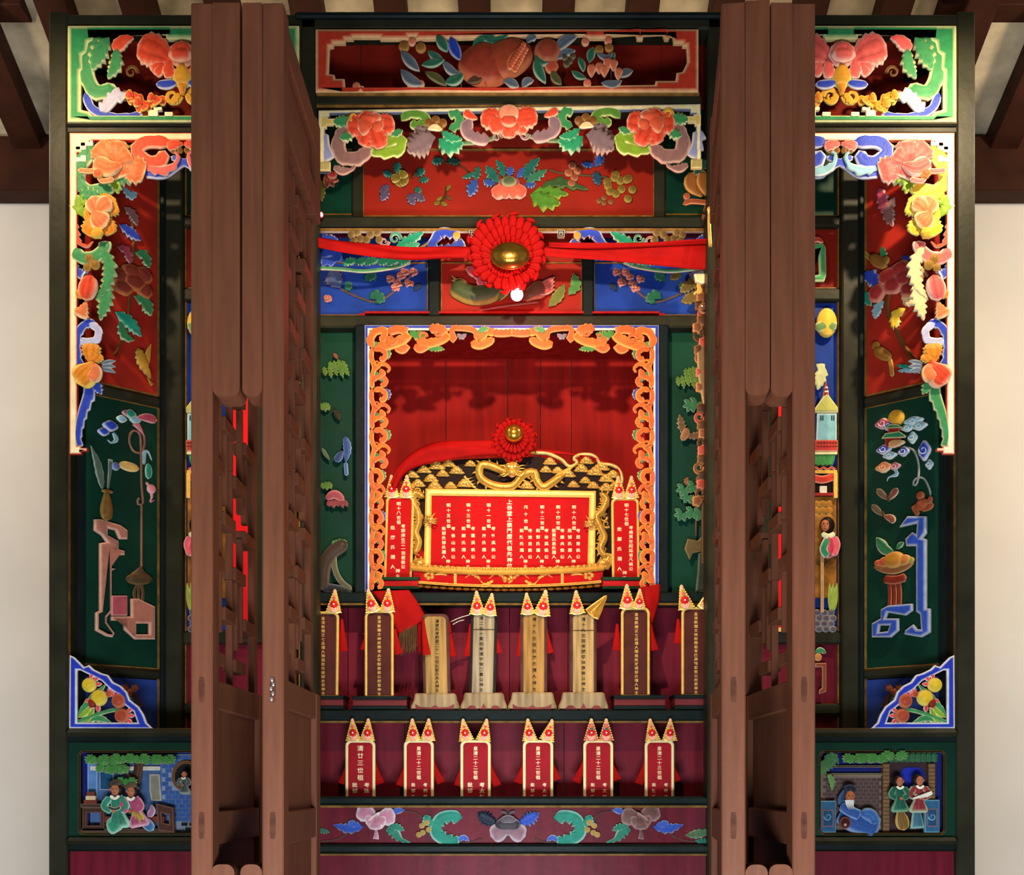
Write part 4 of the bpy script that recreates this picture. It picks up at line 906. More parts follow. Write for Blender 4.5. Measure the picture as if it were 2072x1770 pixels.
        figure(T, 270, 1600, 11, 'a8486a', 'e8b0c0', hat='5a4a38', lab='carved person in pink robe beside the man in green', tilt=1.4)
        blade(T, 'robe_skirt', [(276, 1650), (296, 1664), (312, 1680)], 11, '3a6c9a', 'a0c8dc', 'petal', lift=4, ridges=2)
        blade(T, 'robe_skirt', [(270, 1640), (282, 1650), (290, 1664)], 11, 'a89038', 'd8c878', 'petal', lift=12, ridges=2)
        blade(T, 'robe_skirt', [(236, 1650), (236, 1664), (248, 1678)], 22, '2f8a6a', 'b0e0c8', 'petal', lift=8, ridges=4)
        blade(T, 'robe_skirt', [(310, 1628), (312, 1640), (304, 1652)], 7, '9a6a88', 'f0e0e8', 'petal', lift=14, ridges=1)
    else:
        P = lambda L: mx(L, CX)
        slab(T, 'courtyard_wall', P(rect(1662, 1564, 1794, 1690)), '4a3a3a', lift=-30, th=4, mat=paint('7a6a60', .7))
        for r_ in range(13):
            for c_ in range(11):
                x0 = 1672 + 11 * c_ + (5.5 if r_ % 2 else 0); y0 = 1574 + 7.5 * r_
                if x0 + 10 > 1792: continue
                slab(T, 'brick', P(rect(x0, y0, x0 + 10, y0 + 6.6)), '54403c', '6c5650', lift=-27, th=2, inset=.5)
        slab(T, 'wall_cap', P(rect(1684, 1548, 1792, 1552)), '6a5a4a', '9a8a6a', lift=-28, th=8); slab(T, 'wall_cap', P(rect(1676, 1564, 1792, 1569)), '6a5a4a', '9a8a6a', lift=-28, th=8)
        g = grp(T, 'gateway'); T.par = g
        slab(T, 'wall', P(rect(1790, 1540, 1904, 1690)), '3a2a2c', lift=-31, th=4)
        slab(T, 'opening', P([(1828, 1600), (1828, 1566), (1832, 1560), (1838, 1552), (1870, 1552), (1876, 1560), (1880, 1566), (1880, 1600)]), '1f2fa0', lift=-27, th=3)
        for a in (1791, 1884):
            slab(T, 'pier', P(rect(a, 1544, a + 14, 1688)), '5a4430', lift=-26, th=9)
            for r_ in range(18): slab(T, 'brick', P(rect(a + 1, 1546 + 8*r_, a + 13, 1552 + 8*r_)), '7a5c3c', '9a7a50', lift=-17, th=2, inset=.5)
        for k in range(10): blade(T, 'roof_tile', P([(1798 + 11*k, 1522), (1797 + 11*k, 1532), (1796 + 11*k, 1542)]), 6, '2c5c40', '5a8a5c', 'blunt', lift=-12, h=5)
        T.par = T.root
        for i in range(7):
            leaf(T, P([(1670, 1530 + i), (1690 - i*5, 1528 + 4*i), (1700 - i*7, 1546 + 5*i)]), 6, '3a7040', '9ab888', lift=-10 + i, serr=.6)
        blade(T, 'willow_frond', P([(1676, 1566), (1684, 1580), (1684, 1600)]), 7, '5a8a4a', 'b8d0a0', 'leaf', lift=-2, serr=.6, ns=5)
        for x in (1728, 1750, 1770): crown(T, 2072 - x, 1530, 18, 4)
        crown(T, 2072 - 1808, 1524, 18, 4)
        for a, b, c in ((1660, 1692, 1620), (1872, 1902, 1618)):
            slab(T, 'screen', P(rect(a, c, b, 1684)), '2c5a80', '6aa0b8', lift=-12, th=11, ch=2, inset=3)
            slab(T, 'screen_inset', P(rect(a + 4, c + 18, b - 6, 1672)), '20466a', 'b06a50', lift=-1, th=2, inset=2)
            coil(T, *P([((a+b)/2 - 1, 1652)])[0], 8, '4a88a8', '8ac0d0', lift=2, w=1.6)
        # reclining old man
        g = grp(T, 'reclining_man', 'carved old man with white beard and blue robe, reclining'); T.par = g
        blade(T, 'robe', P([(1704, 1640), (1730, 1660), (1770, 1672), (1782, 1676)]), 24, '2f569c', '9ab8dc', 'blunt', lift=-8, h=12, ridges=4, nt=20)
        blade(T, 'knee', P([(1740, 1644), (1762, 1650), (1770, 1668)]), 14, '3a66a8', '9ab8dc', 'oval', lift=2, h=8, ridges=2)
        blade(T, 'sleeve', P([(1700, 1628), (1716, 1640), (1740, 1650)]), 11, '2f569c', '8ab0dc', 'blunt', lift=6, ridges=2)
        blade(T, 'hood', P([(1716, 1590), (1716, 1606), (1712, 1634)]), 20, '2a3f68', '5a80b0', 'drop', lift=-6, h=10)
        dome(T, 'face', *P([(1718, 1612)])[0], 10, 13, mid='a8623e', lift=8, h=6)
        for dx in (-4, 3): dome(T, 'eye', *P([(1718 + dx, 1609)])[0], 1.4, .9, mid='120c0a', lift=14, n=8)
        blade(T, 'nose', P([(1717, 1610), (1717, 1615)]), 1.6, 'a05a38', 'a05a38', 'flare', lift=14, h=2, nt=6)
        for dx in (-7, -3, 1, 5): blade(T, 'beard', P([(1716 + dx, 1618), (1717 + dx, 1628), (1719 + dx*.6, 1638)]), 3, 'd8d8d4', 'f4f4f0', 'spike', lift=14)
        blade(T, 'cap', P([(1706, 1598), (1718, 1594), (1730, 1600)]), 7, '1c2430', '4a5a70', 'blunt', lift=8)
        n = 14; jar = [(1706 + 11*math.cos(2*math.pi*i/n), 1664 + 12*math.sin(2*math.pi*i/n)) for i in range(n)]
        slab(T, 'jar_mouth', P(jar), '3a1410', '8a4a34', lift=10, th=6, inset=3); dome(T, 'jar_knob', *P([(1706, 1668)])[0], 3, mid='c8a890', lift=16)
        T.par = T.root
        figure(T, 2072 - 1816, 1580, 9.5, '1c5a46', '7aa888', lab='carved woman in dark green robe with hair bun', tilt=-.3)
        figure(T, 2072 - 1856, 1578, 10, '8a2c30', 'a8c0a0', lab='carved woman holding an open scroll', sash='3a7a58')
        slab(T, 'scroll_sheet', P([(1838, 1614), (1876, 1600), (1878, 1606), (1868, 1612), (1840, 1616)]), 'd8d8c8', 'f0f0e4', lift=24, th=2, inset=.6)
        blade(T, 'robe_skirt', P([(1856, 1620), (1856, 1640), (1858, 1676)]), 15, '3a6a7a', '9ac0b8', 'flare', lift=-4, ridges=3)
        blade(T, 'robe_skirt', P([(1818, 1636), (1822, 1650), (1828, 1680)]), 14, '7a5a2a', 'd8b868', 'petal', lift=4, ridges=3)
# ================================================================ centre: carvings
T = Carv('openwork_carving', 4.2, 640, 190, label='red framed openwork panel of pomegranate and peaches at top centre')
outl = rect(640, 64, 1412, 190)
hl = [(668, 100), (676, 98), (676, 92), (700, 92), (700, 84), (716, 84), (716, 80), (770, 80), (770, 84), (828, 84), (828, 78), (842, 78), (842, 84), (1180, 75), (1182, 82), (1228, 82), (1228, 76), (1286, 72), (1288, 84), (1300, 84), (1302, 74), (1340, 72), (1344, 84), (1352, 84), (1356, 76), (1360, 76), (1362, 92), (1380, 92), (1380, 98), (1388, 98), (1390, 130), (1380, 150), (1368, 152), (1366, 168), (1326, 168), (1324, 176), (1200, 178), (1000, 182), (842, 180), (740, 184), (736, 178), (726, 178), (722, 184), (700, 184), (698, 164), (680, 164), (678, 156), (666, 154)]
slab(T, 'frame', outl, 'c23a26', 'eec088', holes=[hl], lift=-2, th=12, ch=3, inset=7)
for x, y in ((834, 88), (1184, 88), (832, 176), (852, 174), (1188, 172), (1230, 86), (722, 178)): dome(T, 'knob', x, y, 8, 9, mid='d86a50', edge='f0b890', lift=6)
for x, y, r in ((818, 98, 11), (852, 100, 11), (1212, 104, 9), (1232, 100, 9), (1236, 116, 7)): dome(T, 'small_fruit', x, y, r, mid='8a5a28', edge='c8904a', lift=6)
LV = [((812, 108), (830, 130), (850, 150), 11, 'slate'), ((812, 146), (832, 168), (858, 178), 12, 'slate'), ((884, 78), (896, 96), (906, 112), 11, 'tealg'), ((912, 80), (920, 104), (932, 128), 12, 'bluel'),
      ((866, 108), (884, 122), (900, 130), 9, 'tealg'), ((854, 138), (880, 134), (900, 128), 9, 'tealg'), ((860, 150), (884, 162), (904, 178), 9, 'olive'), ((896, 128), (916, 150), (934, 152), 9, 'slate'), ((900, 172), (920, 166), (940, 152), 12, 'tealg'),
      ((955, 100), (976, 84), (1004, 78), 9, 'tealg'), ((976, 82), (1000, 88), (1030, 76), 8, 'tealg'), ((1084, 122), (1090, 150), (1104, 176), 11, 'tealg'), ((1082, 118), (1096, 130), (1114, 128), 10, 'tealg'),
      ((1066, 92), (1072, 84), (1086, 80), 8, 'slate'), ((1122, 110), (1144, 88), (1168, 80), 12, 'slate'), ((1126, 124), (1144, 112), (1164, 108), 9, 'slate'), ((1116, 146), (1124, 164), (1136, 176), 9, 'olive'),
      ((1170, 120), (1178, 136), (1180, 150), 7, 'tealg'), ((1192, 132), (1196, 112), (1200, 102), 9, 'tealg'), ((1156, 148), (1170, 158), (1186, 164), 7, 'tealg'), ((1216, 172), (1240, 176), (1258, 168), 9, 'slate'),
      ((1250, 160), (1264, 152), (1280, 148), 9, 'slate'), ((1240, 130), (1238, 118), (1244, 112), 7, 'tealg'), ((1206, 112), (1226, 122), (1240, 112), 6, 'slate'), ((1018, 170), (1030, 172), (1050, 182), 10, 'slate'), ((1056, 182), (1066, 170), (1080, 168), 9, 'slate')]
LC = {'slate': ('55606a', 'c0b8a8'), 'tealg': ('2c6048', 'a8b898'), 'bluel': ('243c9c', 'a8a8b8'), 'olive': ('4a4a28', '8a8460')}
for a, b, c, ww, cc in LV: leaf(T, [a, b, c], ww, *LC[cc], lift=8 + int(a[0]) % 5, serr=0, ns=0, groove=.7)
g = grp(T, 'pomegranate'); T.par = g
blade(T, 'rind', [(934, 112), (960, 128), (1000, 138), (1030, 134)], 46, '8c3422', 'c06844', 'oval', lift=4, h=22, nt=18)
blade(T, 'rind', [(1072, 96), (1050, 112), (1010, 130), (970, 146)], 40, '943c24', 'c06c48', 'oval', lift=6, h=20, nt=18)
blade(T, 'seed_pocket', [(1030, 160), (1044, 136), (1060, 106)], 15, 'a83a28', 'e8a050', 'leaf', lift=28, h=6)
for i in range(9): dome(T, 'seed', 1032 + 3.4*i, 156 - 5.6*i, 5.5, mid='c05038', edge='e8a068', lift=34, h=3, n=10); 
for i in range(8): dome(T, 'seed', 1042 + 3.2*i, 160 - 6*i, 5, mid='c05038', edge='e8a068', lift=31, h=3, n=10)
blade(T, 'crown_tip', [(976, 152), (980, 166), (984, 180)], 14, '9a3c28', 'c87050', 'spike', lift=12); leaf(T, [(946, 176), (966, 168), (984, 154)], 9, '4a3424', '7a5a3a', lift=16, serr=0, ns=0)
T.par = T.root
dome(T, 'peach', 1108, 108, 28, 26, mid='8e3c28', edge='c07850', lift=6, h=14); blade(T, 'peach_tip', [(1104, 124), (1116, 140), (1124, 150)], 14, 'a84830', 'd88860', 'petal', lift=8)
for x, y in ((1142, 120), (1152, 128), (1146, 134), (1158, 118)): dome(T, 'berry', x, y, 7, mid='4a3c2c', edge='8a7a58', lift=8, n=12)
g = grp(T, 'blossom'); T.par = g
for x, y, r, a in ((1196, 150, 13, 0), (1212, 144, 12, 40), (1228, 138, 13, 90), (1240, 140, 12, 120), (1250, 156, 12, 30), (1222, 152, 12, 60)):
    blade(T, 'petal', [(x, y + r), (x, y), (x + 3, y - r)], r * .8, 'd06848', 'f4cda8', 'drop', lift=10 + int(x) % 6, h=6)
T.par = T.root
# ---- arch valance of scrolls and three peonies
T = Carv('openwork_valance', 4.2, 648, 346, label='arched openwork valance with three peonies above the red flower board')
slab(T, 'frame', [(645, 350), (645, 226), (1417, 213), (1418, 334), (1408, 334), (1408, 232), (1396, 232), (1396, 224), (1384, 224), (668, 232), (668, 240), (658, 240), (658, 330), (668, 334), (668, 350)], 'e8d8a0', '6a7a98', lift=-3, th=9, ch=1, inset=2.5)
for M in ((lambda p: p), (lambda p: [(2072 - x - 5, y - 5) for x, y in p])):
    f = M([(0, 0)])[0][0] > 100; sd = -1 if f else 1
    slab(T, 'fret', M([(650, 262), (662, 262), (662, 256), (676, 256), (676, 250), (686, 250), (686, 244), (664, 244), (664, 240), (650, 240)]), 'd8b868', 'f0dca0', lift=0, th=7)
    slab(T, 'fret', M([(648, 332), (670, 332), (670, 350), (648, 350)]), 'a8985c', 'd8c888', lift=2, th=9, ch=2)
    acan(T, M([(652, 268), (656, 300), (668, 326)]), 13, '8a90b8', 'e8dcc8', side=-sd, lift=3, prof='blunt', serr=1, ns=3)
    acan(T, M([(716, 262), (700, 268), (686, 290), (692, 318), (720, 324), (738, 314), (740, 300)]), 15, *PALE['mauve'], side=-sd, lift=5, prof='blunt', serr=.3)
    acan(T, M([(676, 340), (694, 348), (714, 344), (720, 332)]), 9, *PALE['mauve'], side=sd, lift=5, prof='curl', serr=.4)
    leaf(T, M([(718, 246), (696, 250), (674, 250)]), 15, *PALE['green'], lift=6); leaf(T, M([(718, 268), (704, 280), (688, 284)]), 12, *PALE['green'], lift=8)
    pe = [(-52, -4, 25), (-16, 42, 22), (22, 46, 20), (46, -8, 24), (12, -26, 22), (-24, -22, 18)]
    g = grp(T, 'peony'); T.par = g
    cx, cy = M([(754, 262)])[0]
    for i, (dx, dy, ww) in enumerate(pe):
        dx = -dx if f else dx
        blade(T, 'petal', [(cx, cy), (cx + dx*.5, cy + dy*.5), (cx + dx, cy + dy)], ww, *PALE['coral'], 'petal', lift=10 + (i % 3)*3, h=6, ridges=2, serr=.35, ns=5, nt=16, ew=.3)
    for i, (dx, dy, ww) in enumerate([(-20, 6, 18), (2, -16, 18), (16, 8, 15)]):
        dx = -dx if f else dx
        blade(T, 'petal', [(cx, cy), (cx + dx*.6, cy + dy*.6), (cx + dx*1.4, cy + dy*1.4)], ww, 'd85a3a', 'f4c8a0', 'petal', lift=19, h=6, ridges=1, ew=.3)
    T.par = T.root
    coil(T, *M([(718, 244)])[0], 11, *PALE['gold'], cw=sd, lift=14, w=4)
    leaf(T, M([(788, 264), (800, 274), (816, 268)]), 10, *PALE['green'], lift=8)
    acan(T, M([(778, 300), (796, 286), (812, 290), (808, 306), (778, 312), (752, 306)]), 13, *PALE['lime'], side=sd, lift=6, prof='blunt', serr=.5)
    acan(T, M([(812, 246), (826, 234), (850, 234), (864, 246), (846, 256), (830, 250)]), 10, '5a8a34', 'd8d888', side=-sd, lift=4, prof='blunt', serr=.3)
    leaf(T, M([(882, 282), (864, 288), (826, 312)]), 27, '7a6468', 'd0b0a0', lift=8, serr=.8, ns=6)
    leaf(T, M([(870, 262), (856, 272), (840, 262)]), 16, '7a6468', 'd0b0a0', lift=7, serr=.6)
    leaf(T, M([(888, 286), (910, 302), (938, 294)]), 19, '2a8a5e', 'c0dcb0', lift=9, serr=.7, ns=6)
    leaf(T, M([(894, 272), (914, 286), (936, 288)]), 11, '2a8a5e', 'c0dcb0', lift=12)
    for x, y, r in ((868, 252, 9), (882, 246, 9), (896, 252, 9), (876, 258, 9), (890, 260, 8)): dome(T, 'fruit', *M([(x, y)])[0], r, mid='7a4a24', edge='b8884a', lift=6)
    leaf(T, M([(896, 270), (880, 264), (866, 268)]), 7, *PALE['cream'], lift=12, serr=0, ns=0)
    acan(T, M([(908, 262), (924, 258), (930, 244), (922, 232), (908, 236)]), 10, '3a8a4e', 'd0d890', side=-sd, lift=4, prof='blunt')
    acan(T, M([(992, 286), (968, 284), (948, 274), (944, 258), (958, 256)]), 13, '84666c', 'e0b8a8', side=-sd, lift=7, prof='blunt', serr=.6)
    blade(T, 'petal', M([(966, 244), (954, 240), (938, 230)]), 9, *PALE['coral'], 'petal', lift=8)
    coil(T, *M([(1006, 282)])[0], 10, '84666c', 'e8c8b0', cw=-sd, lift=9, w=3)
    stem(T, M([(936, 292), (970, 290), (1004, 280)]), 4, '4a6a40', 'b8b888', lift=4)
g = grp(T, 'peony'); T.par = g
for i, (dx, dy, ww) in enumerate([(-58, -8, 24), (58, -10, 24), (-40, 18, 19), (40, 16, 19), (0, 36, 17), (-22, -20, 16), (22, -20, 16), (-16, 26, 13), (16, 26, 13)]):
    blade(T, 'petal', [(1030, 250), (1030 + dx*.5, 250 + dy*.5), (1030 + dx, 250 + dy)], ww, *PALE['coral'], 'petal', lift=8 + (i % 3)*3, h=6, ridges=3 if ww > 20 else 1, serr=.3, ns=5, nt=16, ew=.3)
blade(T, 'petal', [(1012, 248), (1030, 240), (1048, 248)], 18, 'e08868', 'f8d8b8', 'oval', lift=20, h=7); blade(T, 'petal', [(1014, 254), (1030, 258), (1046, 254)], 12, 'c84a34', 'f0b890', 'oval', lift=23, h=6)
T.par = T.root
# ---- sprigs on the red recess board
T = Carv('relief_sprigs', Dr, 1036, 436, label='red recessed board with central peony and coloured sprigs under the arch', cat='carving')
g = grp(T, 'peony'); T.par = g
for dx, dy, ww, cc in ((-34, 22, 15, 'c'), (34, 20, 15, 'c'), (-14, 26, 12, 'c'), (14, 26, 12, 'c'), (-22, 0, 14, 'd'), (22, 0, 14, 'd'), (0, 10, 18, 'd')):
    blade(T, 'petal', [(1030, 378), (1030 + dx*.5, 378 + dy*.5), (1030 + dx, 378 + dy)], ww, *(('cc5a44', 'f4c8b4') if cc == 'c' else ('8a4a58', 'e8b0a8')), 'petal', lift=6, h=6, ew=.3)
dome(T, 'flower_centre', 1030, 374, 16, 11, mid='4a5a3c', edge='b8a878', lift=14)
T.par = T.root
for a, b, c, ww, cc in (((1010, 372), (996, 356), (984, 338), 12, 'teal'), ((1020, 362), (1014, 340), (1004, 326), 9, 'teal'), ((1030, 360), (1032, 350), (1036, 340), 9, 'blue'), ((1046, 362), (1058, 348), (1062, 340), 8, 'blue'), ((1060, 366), (1074, 340), (1092, 322), 12, 'teal'), ((1064, 372), (1084, 360), (1106, 346), 11, 'tg'), ((1002, 374), (988, 372), (978, 368), 9, 'blue'), ((1062, 376), (1074, 376), (1084, 374), 8, 'blue'),
                        ((960, 382), (950, 386), (940, 402), 0, ''), ((1072, 396), (1100, 410), (1134, 414), 20, 'lime'), ((1076, 394), (1110, 392), (1150, 396), 15, 'lime'), ((1090, 388), (1130, 372), (1190, 386), 12, 'olive'),
                        ((966, 366), (958, 378), (950, 400), 12, 'blue'), ((968, 338), (966, 350), (962, 368), 8, 'teal'), ((962, 352), (950, 358), (936, 362), 6, 'teal')):
    if ww: leaf(T, [a, b, c], ww, *{'teal': ('1c5a50', '8ab8a0'), 'blue': ('2c4a90', 'a8b8d0'), 'lime': ('4a7a28', 'c0c048'), 'olive': ('34502c', '6a8040'), 'tg': ('2f6a50', 'a0c0a0')}[cc], lift=5, serr=.8, ns=4)
def sprig(T, x, y, spec):
    g = grp(T, 'sprig'); T.par = g
    for dx, dy, l, a, ww, m2, e2 in spec:
        x0, y0 = x + dx, y + dy; x1, y1 = x0 + l * math.cos(R(a)), y0 + l * math.sin(R(a))
        leaf(T, [(x0, y0), ((x0+x1)/2, (y0+y1)/2), (x1, y1)], ww, m2, e2, lift=5, serr=.7, ns=4)
    T.par = T.root
tl, pu, go = ('1c5a50', '8ab8a0'), ('4a4460', 'a89cb0'), ('6a5a20', 'b8a050')
sprig(T, 810, 372, [(-8, -18, 24, -80, 9, *tl), (-14, -14, 22, 200, 8, *tl), (34, -12, 22, -50, 9, *tl), (38, -4, 20, -10, 7, *tl), (-20, 6, 24, 150, 8, *pu), (-24, 12, 28, 120, 10, *pu), (16, 22, 26, 60, 9, *pu), (26, 22, 28, 30, 9, *pu), (28, 12, 16, 20, 7, *tl)])
flower(T, 812, 366, 18, mid=go[0], edge='c8b468', core='8a7a30', n=6, inner=False, lift=8, serr=0, ridges=0)
stem(T, [(832, 362), (842, 350), (848, 340)], 2, '3a3020', '6a5a34', lift=3)
stem(T, [(904, 380), (900, 400), (892, 412)], 2.5, '3a2c1a', '6a5030', lift=3); sprig(T, 898, 396, [(6, -8, 14, -60, 4, *go), (-2, 4, 14, 150, 4, *go), (-6, 16, 14, 170, 5, *go), (-6, 16, 14, 20, 5, *go), (4, 4, 14, 20, 4, '5a3a20', '9a6a3a')])
sprig(T, 898, 326, [(0, 0, 24, 170, 9, *tl), (6, 0, 28, 10, 8, '1c4038', '4a7060')]); stem(T, [(900, 330), (930, 336), (950, 350)], 1.5, '3a2c1a', '6a5030', lift=3)
g = grp(T, 'plum_blossom'); T.par = g
for dx, dy in ((0, -14), (10, -4), (-8, 0), (4, 10), (-2, 22)): dome(T, 'petal', 1158 + dx, 352 + dy, 8, mid='8a4630', edge='c88860', lift=6)
T.par = T.root
sprig(T, 1206, 344, [(-2, -4, 30, -60, 11, '2c4a90', '9ab0c8'), (-4, -6, 26, 190, 7, '2c4a90', '9ab0c8'), (-2, 4, 30, 75, 10, '244458', '5a8090')])
stem(T, [(1110, 344), (1140, 352), (1190, 356), (1230, 360)], 1.8, '4a3420', '7a5a38', lift=3)
g = grp(T, 'yellow_blossom'); T.par = g
for i in range(12): dome(T, 'petal', 1240 + 15*math.cos(i*2.4)*(1+i*.08) + i*2, 368 + 13*math.sin(i*2.4)*(1+i*.06) + i*1.5, 8.5, mid='6a5624', edge='b09448', lift=5 + i % 3)
T.par = T.root
for x, y in ((1212, 408), (1222, 402), (1236, 410), (1222, 412)): dome(T, 'bud', x, y, 5.5, mid='6a4428', edge='a87a50', lift=4, n=10)
# ---- corner pieces of the recess: hanging buds left, lantern shaped carving right
T = Carv('relief_sprigs', 4.4, 660, 420, label='small red bud and leaves on green board, left of the arch recess')
for a in (20, 60, 100): leaf(T, [(660, 352), (664 + 8*math.cos(R(a)), 362 + 6*math.sin(R(a))), (666 + 22*math.cos(R(a)), 360 + 24*math.sin(R(a)))], 8, '7a3428', 'c88060', lift=6, serr=0, ns=0)
dome(T, 'bud', 674, 360, 10, 8, mid='d83a30', edge='f0a080', lift=12); leaf(T, [(650, 366), (652, 390), (652, 410)], 8, '4a4a20', '8a7a40', lift=5)
T = Carv('carved_bracket', 4.26, 1425, 470, label='gilt lotus bud bracket with cord, right of the red recess')
g = grp(T, 'lotus_bud'); T.par = g
for i, a in enumerate((-28, 0, 28)): blade(T, 'petal', [(1428 + a*.3, 400), (1422 + a*.9, 376), (1424 + a*.7, 352)], 14, '7a4a20', 'c8904a', 'petal', lift=8 + i % 2*4, ridges=1)
T.par = T.root
leaf(T, [(1440, 338), (1420, 340), (1404, 360)], 13, '2f5a44', 'b89878', lift=10, serr=.4); blade(T, 'perch', [(1380, 416), (1400, 410), (1444, 414)], 5, '8a4428', 'd89068', 'blunt', lift=6)
dome(T, 'bird_head', 1388, 402, 7, mid='8a4428', edge='c87a58', lift=10); blade(T, 'pedestal', [(1432, 402), (1432, 420), (1432, 446)], 14, '4a2c18', '7a5030', 'flare', lift=3)
blade(T, 'tassel_rod', [(1429, 444), (1429, 480), (1431, 516)], 3.4, 'd8a848', 'f6e6a8', 'stem', lift=40, mat=GILT); dome(T, 'rod_knob', 1429, 442, 5, mid='d8a848', edge='f6e6a8', lift=40, mat=GILT)
stem(T, [(1428, 448), (1416, 444), (1414, 460), (1418, 474)], 1.4, '1c140c', '2c2014', lift=30, name='cord')
# ---- openwork band behind the sash
T = Carv('openwork_valance', 4.35, 650, 550, label='openwork band of blue, green and brown scrolls behind the red sash')
slab(T, 'frame', rect(640, 466, 1430, 471), 'f4dcc0', 'f8ecd8', lift=-2, th=8)
for M in ((lambda p: p), (lambda p: [(2072 + 20 - x, y) for x, y in p])):
    f = M([(0, 0)])[0][0] > 100; sd = -1 if f else 1
    leaf(T, M([(652, 474), (662, 484), (684, 486)]), 10, *PALE['blue'], lift=4)
    for x, y in ((712, 478), (724, 474), (730, 486), (716, 490), (750, 478), (764, 474), (768, 488), (742, 488)): dome(T, 'berry', *M([(x, y)])[0], 8, mid='6a5430', edge='b09a68', lift=6, n=12)
    coil(T, *M([(778, 492)])[0], 10, 'a87a78', 'e0c0b0', cw=sd, lift=8, w=3.4); coil(T, *M([(800, 486)])[0], 12, '3a8a6a', 'd0e4d0', cw=-sd, lift=8, w=4)
    leaf(T, M([(800, 506), (826, 492), (858, 472)]), 13, '1f8a6a', 'c8e4cc', lift=6, ns=5); leaf(T, M([(816, 502), (834, 502), (850, 496)]), 9, '3a9a7a', 'd8ecd8', lift=8)
    acan(T, M([(868, 506), (880, 490), (888, 476), (906, 474), (930, 482)]), 11, *PALE['blue'], lift=6, side=-sd, prof='blunt'); acan(T, M([(866, 500), (888, 508), (916, 504), (940, 492)]), 11, '3a50b4', 'e4e8f0', lift=5, side=sd, prof='blunt')
    stem(T, M([(838, 510), (860, 498), (874, 486)]), 2.5, '7a6a4a', 'b8a880', lift=5); dome(T, 'bud', *M([(924, 480)])[0], 8, mid='b8923a', edge='e0c878', lift=8)
    slab(T, 'fret', M(rect(950, 470, 964, 484)), '6a7a78', 'c8d0c0', lift=2, th=8, holes=[M(rect(954, 474, 960, 480))])
    acan(T, M([(650, 520), (668, 512), (684, 520), (672, 530), (650, 532)]), 10, '2a44a0', '8aa0d0', lift=4, side=sd, prof='blunt')
    for i in range(6): leaf(T, M([(696 + 22*i, 540 - (i % 2)*6), (706 + 22*i, 532), (722 + 22*i, 528)]), 9, '2f8a5e', 'd0e4c0', lift=5 + i % 3)
    stem(T, M([(650, 544), (690, 546), (740, 550), (800, 542), (830, 532)]), 3.5, '3f7a50', 'e0e8c8', lift=4, serr=0)
# ---- sprigs on blue boards
def bluesprig(px, lab, M):
    T = Carv('relief_sprigs', 4.5, px, 634, label=lab)
    stem(T, M([(690, 586), (720, 600), (760, 612), (790, 596), (820, 570), (840, 548)]), 2, '4a3a38', '8a7068', lift=3)
    for x, y in ((790, 566), (806, 576), (820, 552), (828, 574), (812, 560), (800, 584), (838, 552), (664, 606)):
        xx, y2 = M([(x, y)])[0]; flower(T, xx, y2, 9, mid='a8584c', edge='e8b8a8', core='c8a050', n=5, inner=False, lift=5, serr=0, ridges=0, name='plum_blossom', pw=.55)
    for a, b, c, ww in (((740, 570), (752, 560), (762, 562), 12), ((748, 606), (760, 600), (780, 612), 12), ((700, 590), (704, 584), (708, 572), 9), ((760, 616), (770, 606), (776, 596), 9)): leaf(T, M([a, b, c]), ww, '1f5a44', '5a9a78', lift=5)
    leaf(T, M([(690, 584), (672, 560), (664, 556)]), 20, '3a4a70', '7a6a88', lift=4, serr=.3); leaf(T, M([(838, 590), (846, 580), (854, 578)]), 7, '1c2c44', '34486a', lift=3)
bluesprig(760, 'blue board with plum sprigs, left of the rosette', lambda p: p)
T = None
bluesprig(1310, 'blue board with plum sprigs, right of the rosette', lambda p: [(2086 - x - 0, y) for x, y in p])
T = Carv('relief_sprigs', 4.42, 1400, 634, label='brown oak leaves on blue board beside right doors')
for a, b, c, ww in (((1380, 554), (1366, 560), (1356, 566), 9), ((1404, 566), (1392, 580), (1376, 592), 12), ((1412, 590), (1398, 604), (1378, 612), 12), ((1420, 560), (1412, 574), (1402, 584), 11)): leaf(T, [a, b, c], ww, '5a4a24', '9a8850', lift=4, serr=.5)
# ---- birds on the red board behind the rosette
T = Carv('relief_birds', 4.5, 1036, 636, label='green bird and phoenix carving on red board below the rosette')
blade(T, 'bird_body', [(914, 578), (950, 598), (990, 596), (1014, 570)], 20, '3a4a2c', 'a89048', 'blunt', lift=6, h=14, nt=18); blade(T, 'wing', [(1010, 612), (1020, 590), (1020, 566)], 13, '5a5a34', 'b89a50', 'petal', lift=12, ridges=2)
for k in range(3): blade(T, 'tail_feather', [(950, 590 - 4*k), (930, 576 - 3*k), (914, 560 + 10*k)], 5, '8a7438', 'c8ac60', 'leaf', lift=8)
blade(T, 'bird_body', [(1062, 610), (1080, 594), (1108, 582)], 18, '6a3c2a', 'd87858', 'petal', lift=8, h=10); blade(T, 'petal', [(944, 546), (960, 552), (974, 540)], 14, 'a8464a', 'e8a0a0', 'petal', lift=10); blade(T, 'petal', [(956, 560), (972, 566), (976, 584)], 11, 'a8464a', 'e8a0a0', 'petal', lift=10)
leaf(T, [(1110, 624), (1130, 600), (1142, 578)], 12, '5a6a30', 'a89a50', lift=8, serr=.3); leaf(T, [(1150, 600), (1164, 580), (1160, 556)], 12, '3f7a3c', '9ab868', lift=8, serr=.5)
for k in range(4): leaf(T, [(1088, 600 - 6*k), (1104, 596 - 6*k), (1122, 590 - 8*k)], 6, 'a85048', 'e8b0a0', lift=14, serr=0, ns=0)
stem(T, [(960, 632), (1000, 624), (1040, 618), (1090, 612)], 2.5, '7a2a24', 'c07060', lift=5)
